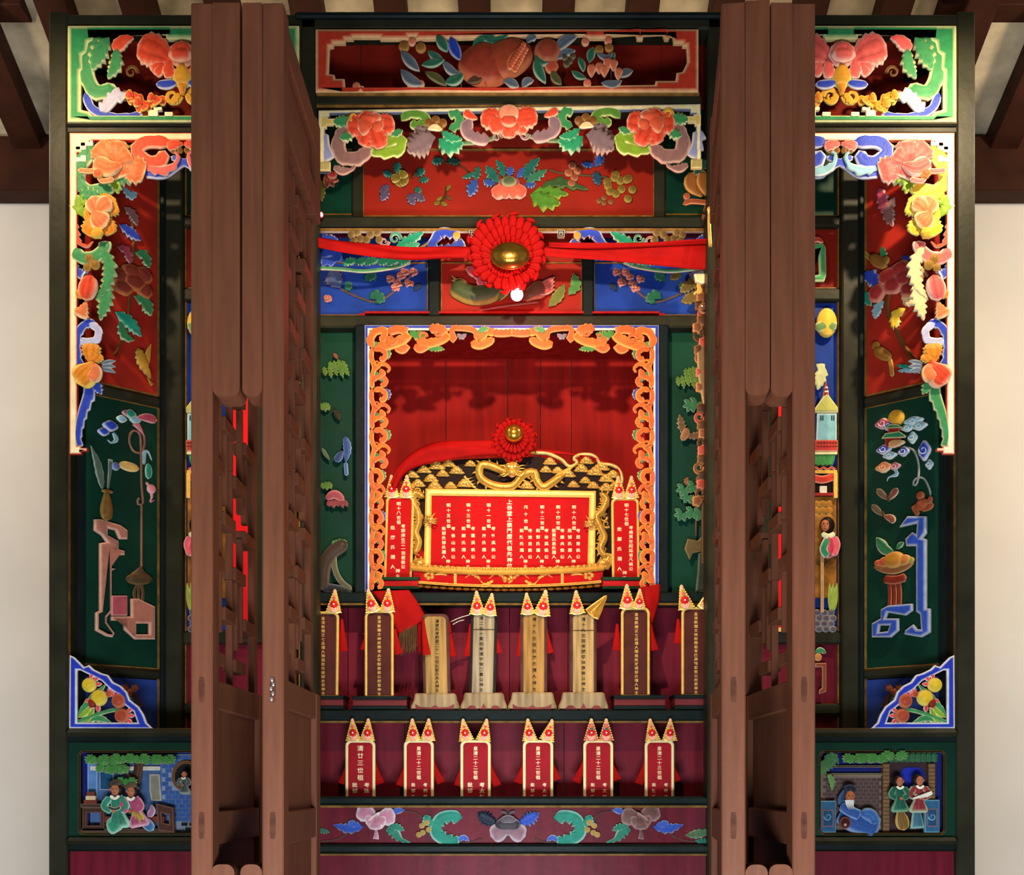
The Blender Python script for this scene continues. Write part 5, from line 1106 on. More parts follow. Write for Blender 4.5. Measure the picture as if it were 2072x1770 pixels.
# ---- niche surround: orange cloud scrolls on a blue and white bead
T = Carv('niche_surround', 4.44, 741, 1203, label='orange and green scroll openwork surround of the central niche')
slab(T, 'bead', rect(739, 660, 1332, 1203), '2c3c9c', 'c8ccd8', holes=[rect(745, 666, 1325, 1203)], lift=0, th=5, inset=1)
slab(T, 'bead', rect(744, 665, 1326, 1203), 'ecdcc0', 'f0e8d8', holes=[rect(748, 669, 1322, 1203)], lift=0, th=4, inset=.8)
O1, O2 = ('c8642c', 'f0b058'), ('c85a2c', 'eca060')
for M in ((lambda p: p), (lambda p: mx(p, 1035.5))):
    f = M([(0, 0)])[0][0] > 100; sd = -1 if f else 1
    def O(pts, ww, c=O1, **k): return acan(T, M(pts), ww, *c, side=k.pop('side', 1) * sd, prof=k.pop('prof', 'blunt'), serr=k.pop('serr', .35), ns=4, lift=k.pop('lift', 5), name='cloud_scroll', **k)
    O([(756, 706), (750, 690), (758, 674), (776, 670), (778, 684), (768, 690)], 8)
    leaf(T, M([(756, 692), (764, 700), (772, 694)]), 7, *PALE['green'], lift=3)
    O([(760, 706), (784, 700), (812, 690), (828, 676)], 11); coil(T, *M([(792, 690)])[0], 11, *O2, cw=sd, lift=10, w=4); O([(784, 674), (806, 668), (826, 672)], 9, O2); O([(800, 700), (814, 708), (824, 698)], 9, O2, lift=3)
    leaf(T, M([(828, 672), (846, 680), (866, 676)]), 10, '3a7a3c', 'c8c070', lift=3)
    O([(842, 690), (866, 696), (894, 688), (908, 676)], 10); coil(T, *M([(856, 684)])[0], 9, *O2, cw=-sd, lift=9, w=3); O([(840, 698), (850, 708), (866, 700)], 8, O2); O([(868, 668), (890, 668), (902, 678)], 10, O2, lift=8)
    coil(T, *M([(886, 676)])[0], 8, *O2, lift=12, w=3); leaf(T, M([(866, 708), (884, 706), (900, 708)]), 7, '3a7a3c', 'c8c070', lift=3)
    O([(908, 682), (920, 690), (914, 668), (940, 666), (962, 672), (964, 690)], 6, O2); leaf(T, M([(924, 676), (934, 682), (944, 676)]), 6, '6a6a78', 'b0a8a8', lift=2)
    O([(952, 694), (970, 700), (990, 692), (992, 684)], 9); O([(966, 690), (976, 680), (984, 672), (1000, 674)], 9); leaf(T, M([(968, 676), (978, 670), (990, 668)]), 7, '3f8a50', 'd0d890', lift=9)
    O([(996, 674), (1014, 676), (1036, 674)], 8, O2, serr=.5)
    # down the upright
    rr = random.Random(21)
    for k, y0 in enumerate((704, 786, 868, 950, 1032, 1112)):
        wd = 1.0 if y0 < 940 else .72; q = lambda dx, dy: (750 + dx*wd, y0 + dy); a, b = (O1, O2) if k % 2 else (O2, O1)
        O([q(3, 0), q(2, 22), q(8, 40), q(3, 62), q(4, 84)], 5, b, serr=0)
        O([q(6, 8), q(18, 4), q(30, 12), q(28, 24), q(18, 24)], 5.5, a, side=-1, lift=8)
        O([q(8, 44), q(24, 34), q(38, 42), q(34, 52)], 6, b, side=-1, lift=6, prof='scroll')
        O([q(4, 70), q(16, 60), q(30, 64), q(30, 76), q(20, 76)], 5, a, side=1, lift=7)
        coil(T, *M([q(14, 34)])[0], 8, *b, lift=9, w=2.6, cw=sd, name='cloud_curl')
        dome(T, 'cloud_knob', *M([q(24, 54)])[0], 7, 9, mid=a[0], edge=a[1], lift=8, lobes=3)
        leaf(T, M([q(6, 52), q(18, 58), q(28, 70)]), 7, '2f7a4a', 'd0dcb0', lift=4)
        leaf(T, M([q(26, 2), q(36, 10), q(36, 24)]), 6, *(('3a4c90', 'c8ccd8') if k % 3 == 1 else ('3f7a4a', 'd8d8a0')), lift=4)
# ---- green side boards with tree, birds, rock
T = Carv('relief_board', 4.48, 690, 1200, label='tall dark green board with pine, blue bird and rock, left of niche')
def frond(T, x, y, dx, c=('4a6a2c', '9aa860'), n=5, l=30):
    g = grp(T, 'frond'); T.par = g
    for i in range(n): leaf(T, [(x + i*dx, y + abs(i - n/2)*2), (x + i*dx*1.2 + 2, y + l*.5), (x + i*dx*1.35 + 3, y + l*(.8 + .15*(i % 2)))], 5.5, *c, lift=5, ns=4, serr=.7)
    T.par = T.root
frond(T, 656, 738, 9); frond(T, 668, 728, 8, n=4); frond(T, 650, 814, 5, n=3, l=22); frond(T, 652, 974, 6, n=3, l=20)
leaf(T, [(684, 728), (680, 722), (676, 716)], 4, '7a3c2c', 'b07058', lift=4); 
g = grp(T, 'bird'); T.par = g
blade(T, 'body', [(699, 884), (704, 910), (700, 940)], 9, '2c4478', '8aa0c8', 'leaf', lift=7, serr=.3, ns=6); blade(T, 'tail', [(700, 936), (701, 950), (702, 964)], 4, '3a5488', 'a0b4d0', 'blunt', lift=6); blade(T, 'wing', [(696, 914), (688, 924), (680, 936)], 8, '2a3a60', '6a80a8', 'petal', lift=6)
T.par = T.root
leaf(T, [(652, 906), (658, 918), (668, 932)], 4, '4a5a40', '7a8a68', lift=4, serr=0, ns=0); leaf(T, [(674, 828), (682, 838), (688, 852)], 7, '2a2418', '4a4028', lift=3)
frond(T, 664, 1008, 7, ('7a3438', 'c08078'), 5, 22); blade(T, 'cushion', [(660, 1012), (678, 1002), (698, 1014)], 9, '8a4048', 'c88880', 'oval', lift=8); frond(T, 674, 1090, 6, ('3f7040', 'a0c088'), 4, 16)
blade(T, 'rock', [(704, 1098), (684, 1110), (668, 1124), (656, 1150), (652, 1196)], 14, '3c3028', '6a5a4c', 'blunt', lift=4, h=10); blade(T, 'rock', [(676, 1118), (678, 1150), (690, 1176), (714, 1196)], 6, '54503c', '8a8a70', 'blunt', lift=6)
blade(T, 'rock', [(650, 1188), (680, 1192), (712, 1198)], 9, '2c3034', '6a7480', 'blunt', lift=5)
T = Carv('relief_board', 4.48, 1385, 1200, label='tall dark green board with flying brown bird, right of niche')
frond(T, 1370, 756, 8, n=6, l=34); frond(T, 1386, 742, 7, n=4, l=30); 
for x, y in ((1398, 820), (1410, 816), (1384, 990), (1404, 984), (1380, 1040), (1402, 1036), (1418, 1040), (1392, 1004)):
    g = grp(T, 'leaf_cluster'); T.par = g
    for a in (20, 70, 120, 165, 215): leaf(T, [(x, y), (x + 9*math.cos(R(a)), y + 9*math.sin(R(a))), (x + 18*math.cos(R(a)), y + 17*math.sin(R(a)))], 5, '2c6040', '9ab898', lift=5, ns=4)
    T.par = T.root
g = grp(T, 'bird'); T.par = g
leaf(T, [(1384, 884), (1378, 862), (1374, 840)], 9, '5a4430', 'b89a80', lift=7, ns=5); leaf(T, [(1388, 884), (1402, 884), (1422, 880)], 8, '5a4430', 'b89a80', lift=7, ns=5); blade(T, 'body', [(1390, 868), (1386, 880), (1378, 894)], 8, '7a5438', 'b08868', 'oval', lift=9)
T.par = T.root
leaf(T, [(1434, 922), (1422, 916), (1410, 924)], 8, '6a4c3c', 'a88a78', lift=5)
stem(T, [(1408, 990), (1408, 1040), (1408, 1084)], 1.8, '4a3a28', '7a6448', lift=3); leaf(T, [(1390, 984), (1388, 974), (1392, 966)], 5, '7a4428', 'b07a50', lift=4); leaf(T, [(1408, 980), (1412, 972), (1410, 964)], 5, '7a4428', 'b07a50', lift=4)
slab(T, 'rock', [(1384, 1112), (1390, 1092), (1410, 1096), (1436, 1068), (1436, 1108), (1414, 1118), (1400, 1120), (1394, 1134)], '54462c', '8a7848', lift=4, th=9, ch=3, inset=3); slab(T, 'rock', [(1412, 1122), (1436, 1110), (1436, 1200), (1406, 1198), (1410, 1160)], '2c2f28', '5a6a58', lift=4, th=9, ch=3, inset=4)
# ---- carved figure column glimpsed beside the right doors
T = Carv('figure_column', 4.3, 1428, 1140, label='gilt and painted carved column with small figures beside right doors', cat='column')
slab(T, 'shaft', rect(1420, 560, 1440, 1140), '3a2a1c', '6a4c30', lift=-8, th=10)
slab(T, 'capital', [(1403, 559), (1440, 559), (1440, 572), (1420, 578), (1406, 574)], 'f0c890', 'f8e6c0', lift=4, th=10, ch=2); blade(T, 'bracket', [(1412, 576), (1414, 590), (1410, 600)], 9, 'd8983a', 'f6d888', 'flare', lift=6)
rr = random.Random(3)
for i in range(26):
    y = 590 + i*15 if i < 14 else 590 + i*17; c = [('4a2c1c', '9a6a40'), ('6a3c24', 'c89058'), ('3a2418', '7a5434'), ('8a3428', 'd08068')][i % 4]
    x = 1416 + rr.uniform(-7, 8)
    if i % 3 == 0: coil(T, x + 4, y, 13, *c, lift=6, w=5)
    else: dome(T, 'carved_knot', x, y, 10, 12, mid=c[0], edge=c[1], lift=5, lobes=5, lobe=.15)
dome(T, 'face', 1421, 630, 10, 12, mid='5a3420', edge='a07048', lift=16); 
for dx in (-4, 4): dome(T, 'eye', 1421 + dx, 628, 2.4, mid='e8e0d0', edge='1c1410', lift=22, n=8)
dome(T, 'mouth', 1421, 637, 4, 1.4, mid='1c100c', lift=22, n=8)
blade(T, 'robe', [(1420, 700), (1422, 760), (1434, 830)], 11, '6a5034', 'a8885c', 'blunt', lift=8, ridges=2)
for y, c in ((696, 'e8e8e8'), (848, 'b8d8b0'), (900, 'e8e4e0'), (806, 'd8dcd0')): dome(T, 'flower_knob', 1430, y, 6, 9, mid=c, lift=14)
# ---- bottom relief band
T = Carv('relief_band', 4.245, 1036, 1706, label='maroon band with painted flower and scroll relief below the tablets')
vine = ('5a3a34', '8a6458')
W1 = [('b87a90', 'ece0e0'), ('6a4a48', 'b09088')]
for j, (x0, sg) in enumerate(((761, 1), (1296, -1))):
    for dx, dy, ww, l in ((-34, -22, 22, 8), (34, -8, 19, 9), (-18, 6, 17, 12), (18, 10, 17, 12), (0, 20, 16, 14), (0, -2, 16, 16)):
        pass
    g = grp(T, 'peony'); T.par = g
    for i, (dx, dy, ww) in enumerate(((-30, -18, 20), (32, -6, 19), (-16, 8, 15), (16, 10, 15), (0, 20, 15), (-4, -6, 15))):
        blade(T, 'petal', [(x0, 1656), (x0 + sg*dx*.5, 1656 + dy*.5), (x0 + sg*dx*1.25, 1656 + dy*1.15)], ww, *W1[j], 'petal', lift=5 + i*1.6, h=5, ew=.5, nt=12, serr=.1, ns=3)
    blade(T, 'calyx', [(x0, 1676), (x0 + 1, 1688), (x0, 1697)], 6, *W1[j], 'flare', lift=5)
    T.par = T.root
    leaf(T, [(x0 - sg*24, 1672), (x0 - sg*54, 1676), (x0 - sg*86, 1668)], 11, '2f50b0', 'a8b0c8', lift=4, serr=.5); leaf(T, [(x0 - sg*30, 1668), (x0 - sg*50, 1666), (x0 - sg*46, 1658)], 8, '3a58b4', 'b0b8c8', lift=5, serr=.4)
    acan(T, [(x0 + sg*22, 1676), (x0 + sg*36, 1684), (x0 + sg*50, 1698), (x0 + sg*70, 1704)], 11, '2a7a64', 'a8d8c0', side=-sg, lift=4); leaf(T, [(x0 + sg*26, 1668), (x0 + sg*46, 1674), (x0 + sg*58, 1680)], 8, '2a7a64', 'a8d8c0', lift=6)
    leaf(T, [(x0 + sg*30, 1646), (x0 + sg*44, 1640), (x0 + sg*58, 1638)], 7, '3a58b4', 'c0c8d8', lift=5, serr=.3)
    stem(T, [(x0 + sg*56, 1640), (x0 + sg*80, 1644), (x0 + sg*96, 1656)], 1.8, *vine, lift=2); stem(T, [(x0 - sg*110, 1702), (x0 - sg*80, 1698), (x0 - sg*56, 1684)], 1.8, *vine, lift=2)
for sg in (1, -1):
    X0 = 1028
    q = lambda x: X0 - sg * (X0 - x)
    acan(T, [(q(936), 1654), (q(908), 1652), (q(890), 1660), (q(884), 1684), (q(908), 1700), (q(930), 1702)], 14, '1f8470', 'b0dccc', side=sg, lift=4, prof='blunt', serr=.7, ns=7)
    leaf(T, [(q(878), 1668), (q(866), 1660), (q(862), 1648)], 11, '1f8470', 'b0dccc', lift=5)
    g = grp(T, 'gold_bud'); T.par = g
    for dx, dy in ((-10, -4), (0, -10), (4, 4), (-8, 10), (-16, 14)): dome(T, 'petal', q(864 + dx), 1674 + dy, 6, mid='a88a48', edge='d8c088', lift=8)
    T.par = T.root
    stem(T, [(q(924), 1702), (q(950), 1704), (q(974), 1696)], 1.8, *vine, lift=2); leaf(T, [(q(926), 1702), (q(938), 1694), (q(950), 1702)], 6, '3a58b4', 'b8c4dc', lift=4, serr=0, ns=0)
    leaf(T, [(q(1006), 1666), (q(988), 1658), (q(966), 1644)], 14, ('1c2434' if sg == 1 else '2c4cb0'), ('4a5870' if sg == 1 else 'a8b4d8'), lift=4, serr=.8, ns=6)
g = grp(T, 'butterfly_flower'); T.par = g
for dx, dy, ww in ((-32, 20, 19), (32, 20, 19), (-8, 16, 11), (8, 16, 11)): blade(T, 'petal', [(1028, 1672), (1028 + dx*.5, 1672 + dy*.5), (1028 + dx*1.1, 1672 + dy)], ww, '8a6470', 'c8bcc4', 'petal', lift=7, h=5, ew=.5)
blade(T, 'petal', [(1002, 1670), (1028, 1666), (1054, 1670)], 15, '3c343c', '8a808a', 'oval', lift=11); blade(T, 'petal', [(1012, 1660), (1028, 1656), (1044, 1660)], 8, '5a505a', 'a098a0', 'oval', lift=15)
for sg in (1, -1): blade(T, 'feeler', [(1028, 1654), (1028 + sg*5, 1644), (1028 + sg*14, 1641)], 2.4, '4a4448', '8a848a', 'blunt', lift=9)
T.par = T.root
leaf(T, [(1438, 1680), (1414, 1686), (1386, 1690)], 10, '4a6a48', '9ab090', lift=4, serr=.3); leaf(T, [(640, 1676), (652, 1680), (668, 1684)], 6, '2f6a50', '8ab898', lift=4); leaf(T, [(1440, 1700), (1424, 1702), (1406, 1700)], 7, '1f6a58', '8ac0a8', lift=4)
# ================================================================ lettering
TXT = {}
ALLTEXT = ('明十五世祖考谷山侯公妣鄧氏孺人神主三雲溪鄭一竹方上堂門歷代先位元迪吉陳二四廉夫黃袁六居常八郡庠生憲羽君廖七歲貢起廷省凡'
           '皇清廿考珠例太傳學文林郎康胡勅贈顯毅慈府正品淑德敕巴屏毓齋故九國味泉慎孫夫廷章田壽之世祀')
glyphs(ALLTEXT)
INKG = paint('f0dca8', 0.4, metal=0.1, noise=0.05, bump=0, name='gold_ink'); INKG2 = paint('e2b85c', 0.35, metal=0.3, noise=0.1, bump=0, name='gold_ink_dull'); INKB = paint('2a2018', 0.8, noise=0.3, bump=0, name='black_ink')
G1, G2 = 'c88a2c', 'f4d474'
TBR = paint('b0060c', 0.65, noise=0.1, scale=12, bump=0.02, name='red_lacquer'); TBR2 = paint('9a1420', 0.6, noise=0.15, scale=12, bump=0.02, name='deep_red_lacquer'); TBD = paint('4e2420', 0.4, noise=0.22, scale=14, bump=0.03, name='brown_lacquer')
# ================================================================ gilded throne board in the niche
D = 4.62
T = Carv('ancestor_throne_board', D, 1030, 1197, label='large gilded ancestral board with dragon crest and red panel in the niche', cat='ancestral board', mat=GILT)
slab(T, 'panel', rect(866, 996, 1204, 1156), 'b81a1e', lift=0, th=8, mat=TBR)
slab(T, 'panel_frame', [(862, 991), (1205, 996), (1203, 1156), (858, 1153)], 'e0b04c', 'f6dc88', lift=4, th=10, ch=3, inset=4, mat=GOLDP, holes=[[(874, 1005), (1192, 1009), (1188, 1153), (872, 1151)]])
cols = [('上谷堂上侯門歷代祖先神位', 1031, 1017, 1146, 11.5)]
def col3(x, head, right, left, bot='神主', y0=1023, dx=9.5):
    s = 8.6
    r = [(head, x, y0, y0 + 42, s), (bot, x - 1, 1137, 1148, s)]
    r.append((right, x + dx, y0 + 47, 1128, s)); r.append((left, x - dx, y0 + 47, 1128, s)); return r
for a in ((908, '明十五世祖', '考谷山侯公', '妣鄧氏鄧氏孺人'), (948, '明十三世祖', '考雲溪侯公', '妣鄭氏孺人'), (989, '明十一世祖', '考竹溪侯公', '妣方氏孺人'),
          (1064, '元十世祖', '考迪吉侯公', '妣陳氏孺人'), (1097, '明十二世祖', '考谷溪侯公', '妣鄧氏孺人'), (1129, '明十四世祖', '考廉夫侯公', '妣黃氏袁氏孺人'), (1161, '明十六世祖', '考居常侯公', '妣鄧氏孺人')):
    cols += col3(*a, y0=1024 if a[0] < 1030 else 1028, dx=9.5 if a[0] < 1030 else 8.4)
letters(T, 'inscription', cols, INKG, 8.6)
# base: beaded cornice, red frieze with gold scrolls, lotus edge
def arcy(x, y): return y + 9 - 9 * abs((x - 1026) / 190) ** 2.2      # the base bows out, so its edge dips at the middle
def strip(name, x0, x1, y0, y1, m1, m2, lift, th, mat=None, n=16, **k):
    top = [(x0 + (x1-x0)*i/n, arcy(x0 + (x1-x0)*i/n, y0)) for i in range(n+1)]; bot = [(x0 + (x1-x0)*i/n, arcy(x0 + (x1-x0)*i/n, y1)) for i in range(n, -1, -1)]
    return slab(T, name, top + bot, m1, m2, lift=lift, th=th, mat=mat, inset=1.5, **k)
strip('base_core', 838, 1218, 1150, 1190, 'b81a1e', None, 2, 22, TBR)
strip('cornice', 832, 1222, 1148, 1156, G1, G2, 4, 26, ch=2); strip('cornice', 836, 1220, 1155, 1159, 'a8741c', 'e0b050', 6, 24, ch=1); strip('base_edge', 846, 1214, 1179, 1184, G1, G2, 6, 26)
for i in range(34): x = 836 + 11.5 * i; dome(T, 'bead', x, arcy(x, 1147), 5.6, 3.4, mid=G1, edge=G2, lift=28, h=3, n=8)
for i in range(24): x = 852 + 15.4 * i; dome(T, 'lotus_petal', x, arcy(x, 1187), 7.5, 5, mid=G1, edge=G2, lift=24, h=3, n=8)
for x in (922, 1136): strip('frieze_divider', x-2, x+3, 1159, 1180, G1, G2, 20, 8, n=2)
for sg in (1, -1):
    for i, (a, b, c) in enumerate((((6, 1172), (24, 1160), (42, 1172)), ((30, 1174), (48, 1182), (62, 1170)), ((56, 1172), (74, 1162), (90, 1170)))):
        acan(T, [(1030 + sg*a[0], a[1] + 4), (1030 + sg*b[0], b[1] + 4), (1030 + sg*c[0], c[1] + 4)], 4.5, G1, G2, side=sg if i % 2 else -sg, lift=22, h=3)
    blade(T, 'leaf', [(1030 + sg*122, 1168), (1030 + sg*136, 1164), (1030 + sg*152, 1168)], 5, G1, G2, 'leaf', lift=22, h=3)
    for k in range(5): dome(T, 'flower_knob', 1030 + sg*(160 + 7*math.cos(k*1.26)), 1168 + 6*math.sin(k*1.26), 4.5, mid=G1, edge=G2, lift=24, n=8)
flower(T, 1030, 1176, 13, mid=G1, edge=G2, core=G2, n=6, squash=.65, inner=False, lift=22, ridges=0, serr=0, name='frieze_flower')
# crest
crest = [(812, 978), (806, 962), (816, 950), (846, 938), (884, 930), (930, 924), (990, 918), (1084, 918), (1110, 920), (1136, 932), (1148, 944), (1160, 944), (1168, 936), (1160, 930), (1172, 922), (1196, 922), (1208, 930), (1214, 940), (1236, 942), (1252, 952), (1258, 970), (1256, 985)]
T.par = T.root
blade(T, 'crest_border', crest[:8], 3, G1, G2, 'stem', lift=8, nt=40, h=4); blade(T, 'crest_border', crest[7:], 3.4, 'd8b060', 'fae8a8', 'stem', lift=8, nt=50, h=4)
slab(T, 'crest_back', [(818, 984), (812, 962), (850, 942), (930, 930), (1090, 924), (1140, 940), (1210, 936), (1246, 950), (1252, 980), (1236, 992), (840, 992)], '2a1008', lift=-2, th=4, mat=paint('1c0a08', .6))
rr = random.Random(11)
def cloud(x, y, s):
    g = grp(T, 'cloud'); T.par = g
    blade(T, 'cloud_tail', [(x - s*1.6, y + s*.4), (x, y + s*.2), (x + s*1.7, y + s*.5)], s*.42, G1, G2, 'oval', lift=6, h=3, nt=8)
    for dx, dy, q in ((-.6, 0, .62), (.6, 0, .62), (0, -.35, .78)): dome(T, 'cloud_curl', x + dx*s, y + dy*s, q*s, q*s*.8, mid=G1, edge=G2, lift=8, h=4, n=10)
    coil(T, x, y - .35*s, s*.5, G2, 'fbe9a8', turns=1, w=s*.13, lift=13, h=1.5, name='cloud_line'); T.par = T.root
for x, y in ((834, 962), (858, 952), (884, 944), (908, 940), (846, 980), (872, 970), (896, 960), (880, 984), (924, 954), (940, 980), (912, 984), (1112, 936), (1128, 954), (1148, 960), (1176, 950), (1184, 974), (1204, 956), (1216, 946), (1226, 970), (1240, 962), (1200, 984), (1160, 982), (1226, 988), (1104, 952), (1244, 984), (826, 984), (952, 940), (1066, 984), (1186, 934)): cloud(x, y, rr.uniform(8, 11))
def dragon(name, pts, w, head, hs, flip=1):
    g = grp(T, name); T.par = g
    P, L = spline([Vector(p) for p in pts], 40)
    blade(T, 'body', pts, w, 'c08a2c', 'f0cc6a', 'blunt', lift=12, h=w*1.1, nt=44)
    for i in range(2, 39):
        a = P[i]; tg = (P[i+1] - P[i-1]).normalized(); nm = Vector((-tg.y, tg.x))
        if i % 1 == 0: dome(T, 'scale', a.x, a.y, w*.55, w*.4, mid='c8963a', edge='f6d878', lift=12 + w*.85, h=2, n=7)
        if i % 2 == 0: q = a + nm * w; blade(T, 'fin', [tuple(q), tuple(q + nm*w*.45 + tg*1.5), tuple(q + nm*w*.9 + tg*4)], w*.3, G1, G2, 'spike', lift=10, h=1.5, nt=6)
    x, y = head
    dome(T, 'head', x, y, hs, hs*1.05, mid='c08a2c', edge='f0cc6a', lift=20, h=hs*.8, lobes=6, lobe=.08)
    dome(T, 'snout', x, y + hs*.6, hs*.55, hs*.42, mid='d0a040', edge='f6dc80', lift=20 + hs*.6, h=hs*.4)
    for sx in (-1, 1):
        dome(T, 'eye', x + sx*hs*.42, y - hs*.1, hs*.2, mid='f8eab0', edge='3a1c08', lift=20 + hs*.7, n=10)
        blade(T, 'brow', [(x + sx*hs*.15, y - hs*.3), (x + sx*hs*.5, y - hs*.5), (x + sx*hs*.95, y - hs*.35)], hs*.14, G1, G2, 'spike', lift=20 + hs*.6)
        blade(T, 'horn', [(x + sx*hs*.3, y - hs*.7), (x + sx*hs*.9, y - hs*1.3), (x + sx*hs*1.3, y - hs*2)], hs*.2, G1, G2, 'spike', lift=22)
        blade(T, 'whisker', [(x + sx*hs*.4, y + hs*.7), (x + sx*hs*1.2, y + hs*1.1), (x + sx*hs*1.9, y + hs*.4)], hs*.1, G1, G2, 'spike', lift=24)
        for k in range(4): blade(T, 'mane', [(x + sx*hs*.8, y - hs*.3 + k*hs*.3), (x + sx*hs*1.3, y - hs*.5 + k*hs*.4), (x + sx*hs*1.9, y - hs*.5 + k*hs*.5)], hs*.13, G1, G2, 'spike', lift=16)
    blade(T, 'jaw', [(x - hs*.35, y + hs*1.02), (x, y + hs*1.16), (x + hs*.35, y + hs*1.02)], hs*.14, '8a1a14', 'f0cc6a', 'blunt', lift=20 + hs*.5)
    T.par = T.root
dragon('dragon', [(1030, 962), (996, 946), (974, 944), (972, 968), (998, 984), (1036, 986), (1058, 964), (1080, 958), (1086, 976), (1100, 988), (1124, 974), (1144, 962)], 8, (1036, 953), 15)
for k in range(9): blade(T, 'flame', [(1116 + 4*k, 974 - 2*k), (1130 + 4*k, 960 - 2*k), (1150 + 3.5*k, 948 - k)], 2.6, G1, G2, 'spike', lift=10, h=2)
for k in range(5): blade(T, 'claw', [(940 + 4*k, 966 + 5*k), (946 + 5*k, 972 + 5*k), (958 + 3*k, 968 + 6*k)], 2.2, G1, G2, 'spike', lift=12)
dragon('dragon', [(860, 1010), (840, 1000), (838, 1020), (846, 1038), (848, 1060), (842, 1080), (848, 1100), (840, 1124)], 7, (872, 1056), 8)
dragon('dragon', [(1212, 1000), (1226, 1012), (1218, 1034), (1206, 1048), (1214, 1070), (1222, 1090), (1214, 1112), (1226, 1130)], 7, (1194, 1062), 8)
for x in (838, 1220):
    for y in range(996, 1146, 13): coil(T, x + rr.uniform(-4, 10), y, 8, G1, G2, turns=1.1, a0=rr.uniform(0, 360), lift=4, w=2.8, h=3)
slab(T, 'side_back', [(842, 992), (862, 992), (860, 1150), (830, 1150)], '1c0a08', lift=-2, th=4, mat=paint('1c0a08', .6)); slab(T, 'side_back', [(1204, 992), (1240, 980), (1236, 1150), (1202, 1150)], '1c0a08', lift=-2, th=4, mat=paint('1c0a08', .6))
for x, sx in ((848, 1), (1222, -1)): dome(T, 'rock', x, 1142, 16, 12, mid='b8802c', edge='e8c060', lift=6, lobes=6)
blade(T, 'fan', [(1216, 1150), (1226, 1138), (1236, 1122)], 14, 'c08a30', 'f2d070', 'fan', lift=8, ridges=3)
# ================================================================ tablets
def ornament(D, x, y, tilt, sc_=1.0, tone='gold', lab='', ribbon=None, side=False, grp_='gold foil ornaments on the tablets'):
    """cone of gold foil with a red flower and a pearl, stuck on a tablet's shoulder; (x, y) is the middle of its foot"""
    T = Carv('foil_ornament', D, x, y, label=lab, cat='ornament', group=grp_, mat=GILT)
    a = R(tilt); s = sc_
    def q(dx, dy): dx *= s; dy *= s; return (x + dx*math.cos(a) - dy*math.sin(a), y + dx*math.sin(a) + dy*math.cos(a))
    m1, m2 = {'gold': ('e8b040', 'fbe88c'), 'pink': ('c85a40', 'f0a070'), 'back': ('a87820', 'd0a040')}[tone]
    slab(T, 'foil_cone', [q(-15, 0), q(-12, -12), q(-7, -28), q(-3.5, -40), q(0, -45), q(3.5, -40), q(7, -28), q(12, -12), q(15, 0), q(6, 3), q(-6, 3)], m1, m2, lift=4, th=4, ch=1, inset=2.5)
    if side: blade(T, 'fold', [q(0, 0), q(0, -20), q(0, -42)], 6*s, m1, m2, 'spike', lift=8); return T
    for sx in (-1, 1):
        for k in range(9):
            t = k / 8; dome(T, 'bead', *q(sx*(15 - 12.5*t), -41*t), 1.9*s, mid='f0d070', edge='a87820', lift=8, n=6)
    cm = paint('', .5, name='carving_paint', noise=.12, scale=40); T.mat = CARVE
    dome(T, 'bulb_tip', *q(0, -40), 3.8*s, 6*s, mid='f0a878', edge='f6d8a0', lift=9, n=10, rot=0)
    blade(T, 'scallop', [q(-9, -5), q(0, -9), q(9, -5)], 5*s, 'e8a088', 'fbe8d0', 'oval', lift=8, h=3); dome(T, 'pale_bud', *q(0, -3), 6.5*s, 5*s, mid='f0a090', edge='f8d0b8', lift=10, n=12)
    g = grp(T, 'red_flower'); T.par = g
    dome(T, 'petals', *q(0, -15), 7.6*s, mid='c8121c', edge='d8202a', lift=11, h=2.5, n=24, lobes=8, lobe=.16); dome(T, 'pearl', *q(0, -15), 2*s, mid='fbe8e0', lift=14, n=8)
    T.par = T.root
    dome(T, 'small_flower', *q(0, -28), 3.6*s, mid='e04a44', edge='f6b8a0', lift=10, n=12, lobes=5)
    if tone == 'pink': slab(T, 'grille', [q(-4, -25), q(4, -25), q(4, -21), q(-4, -21)], '1c4a44', 'e8d8b0', lift=13, th=1, inset=.5)
    if ribbon:
        rx, ry, fx, fy = ribbon
        blade(T, 'ribbon', [(rx, ry), ((rx + fx)/2 + (fx-rx)*-.18, (ry+fy)/2), (fx, fy)], 9, 'b80c12', 'c81418', 'flare', lift=-12, h=2, th=1, mat=CLOTH, nt=10)
    return T
def tablet(name, D, x0, x1, y0, y1, board, lab, cols=(), frame=True, ink=None, grp_=None, lean=0.0, rad=12, dx=0, fw=5, base=None, rim=None):
    T = Carv(name, D, (x0+x1)/2, y1, label=lab, cat='tablet', group=grp_)
    sh = lambda P: [(x + dx * (y1 - y) / (y1 - y0), y) for x, y in P]
    if frame:
        slab(T, 'gilt_frame', sh(rrect(x0, y0, x1, y1, rad, bottom=False)), 'dcb050', 'f6e09a', lift=0, th=10, ch=2, inset=2, mat=rim or GOLDP, holes=[sh(rrect(x0+fw, y0+fw, x1-fw, y1-.5, rad-3, bottom=False))])
        slab(T, 'board', sh(rrect(x0+1, y0+1, x1-1, y1, rad-1, bottom=False)), 'ffffff', lift=0, th=7, mat=board)
    if cols: letters(T, 'inscription', [(t, x + dx*.5, a, b, s) for t, x, a, b, s in cols], ink or INKG, 7.6)
    return T
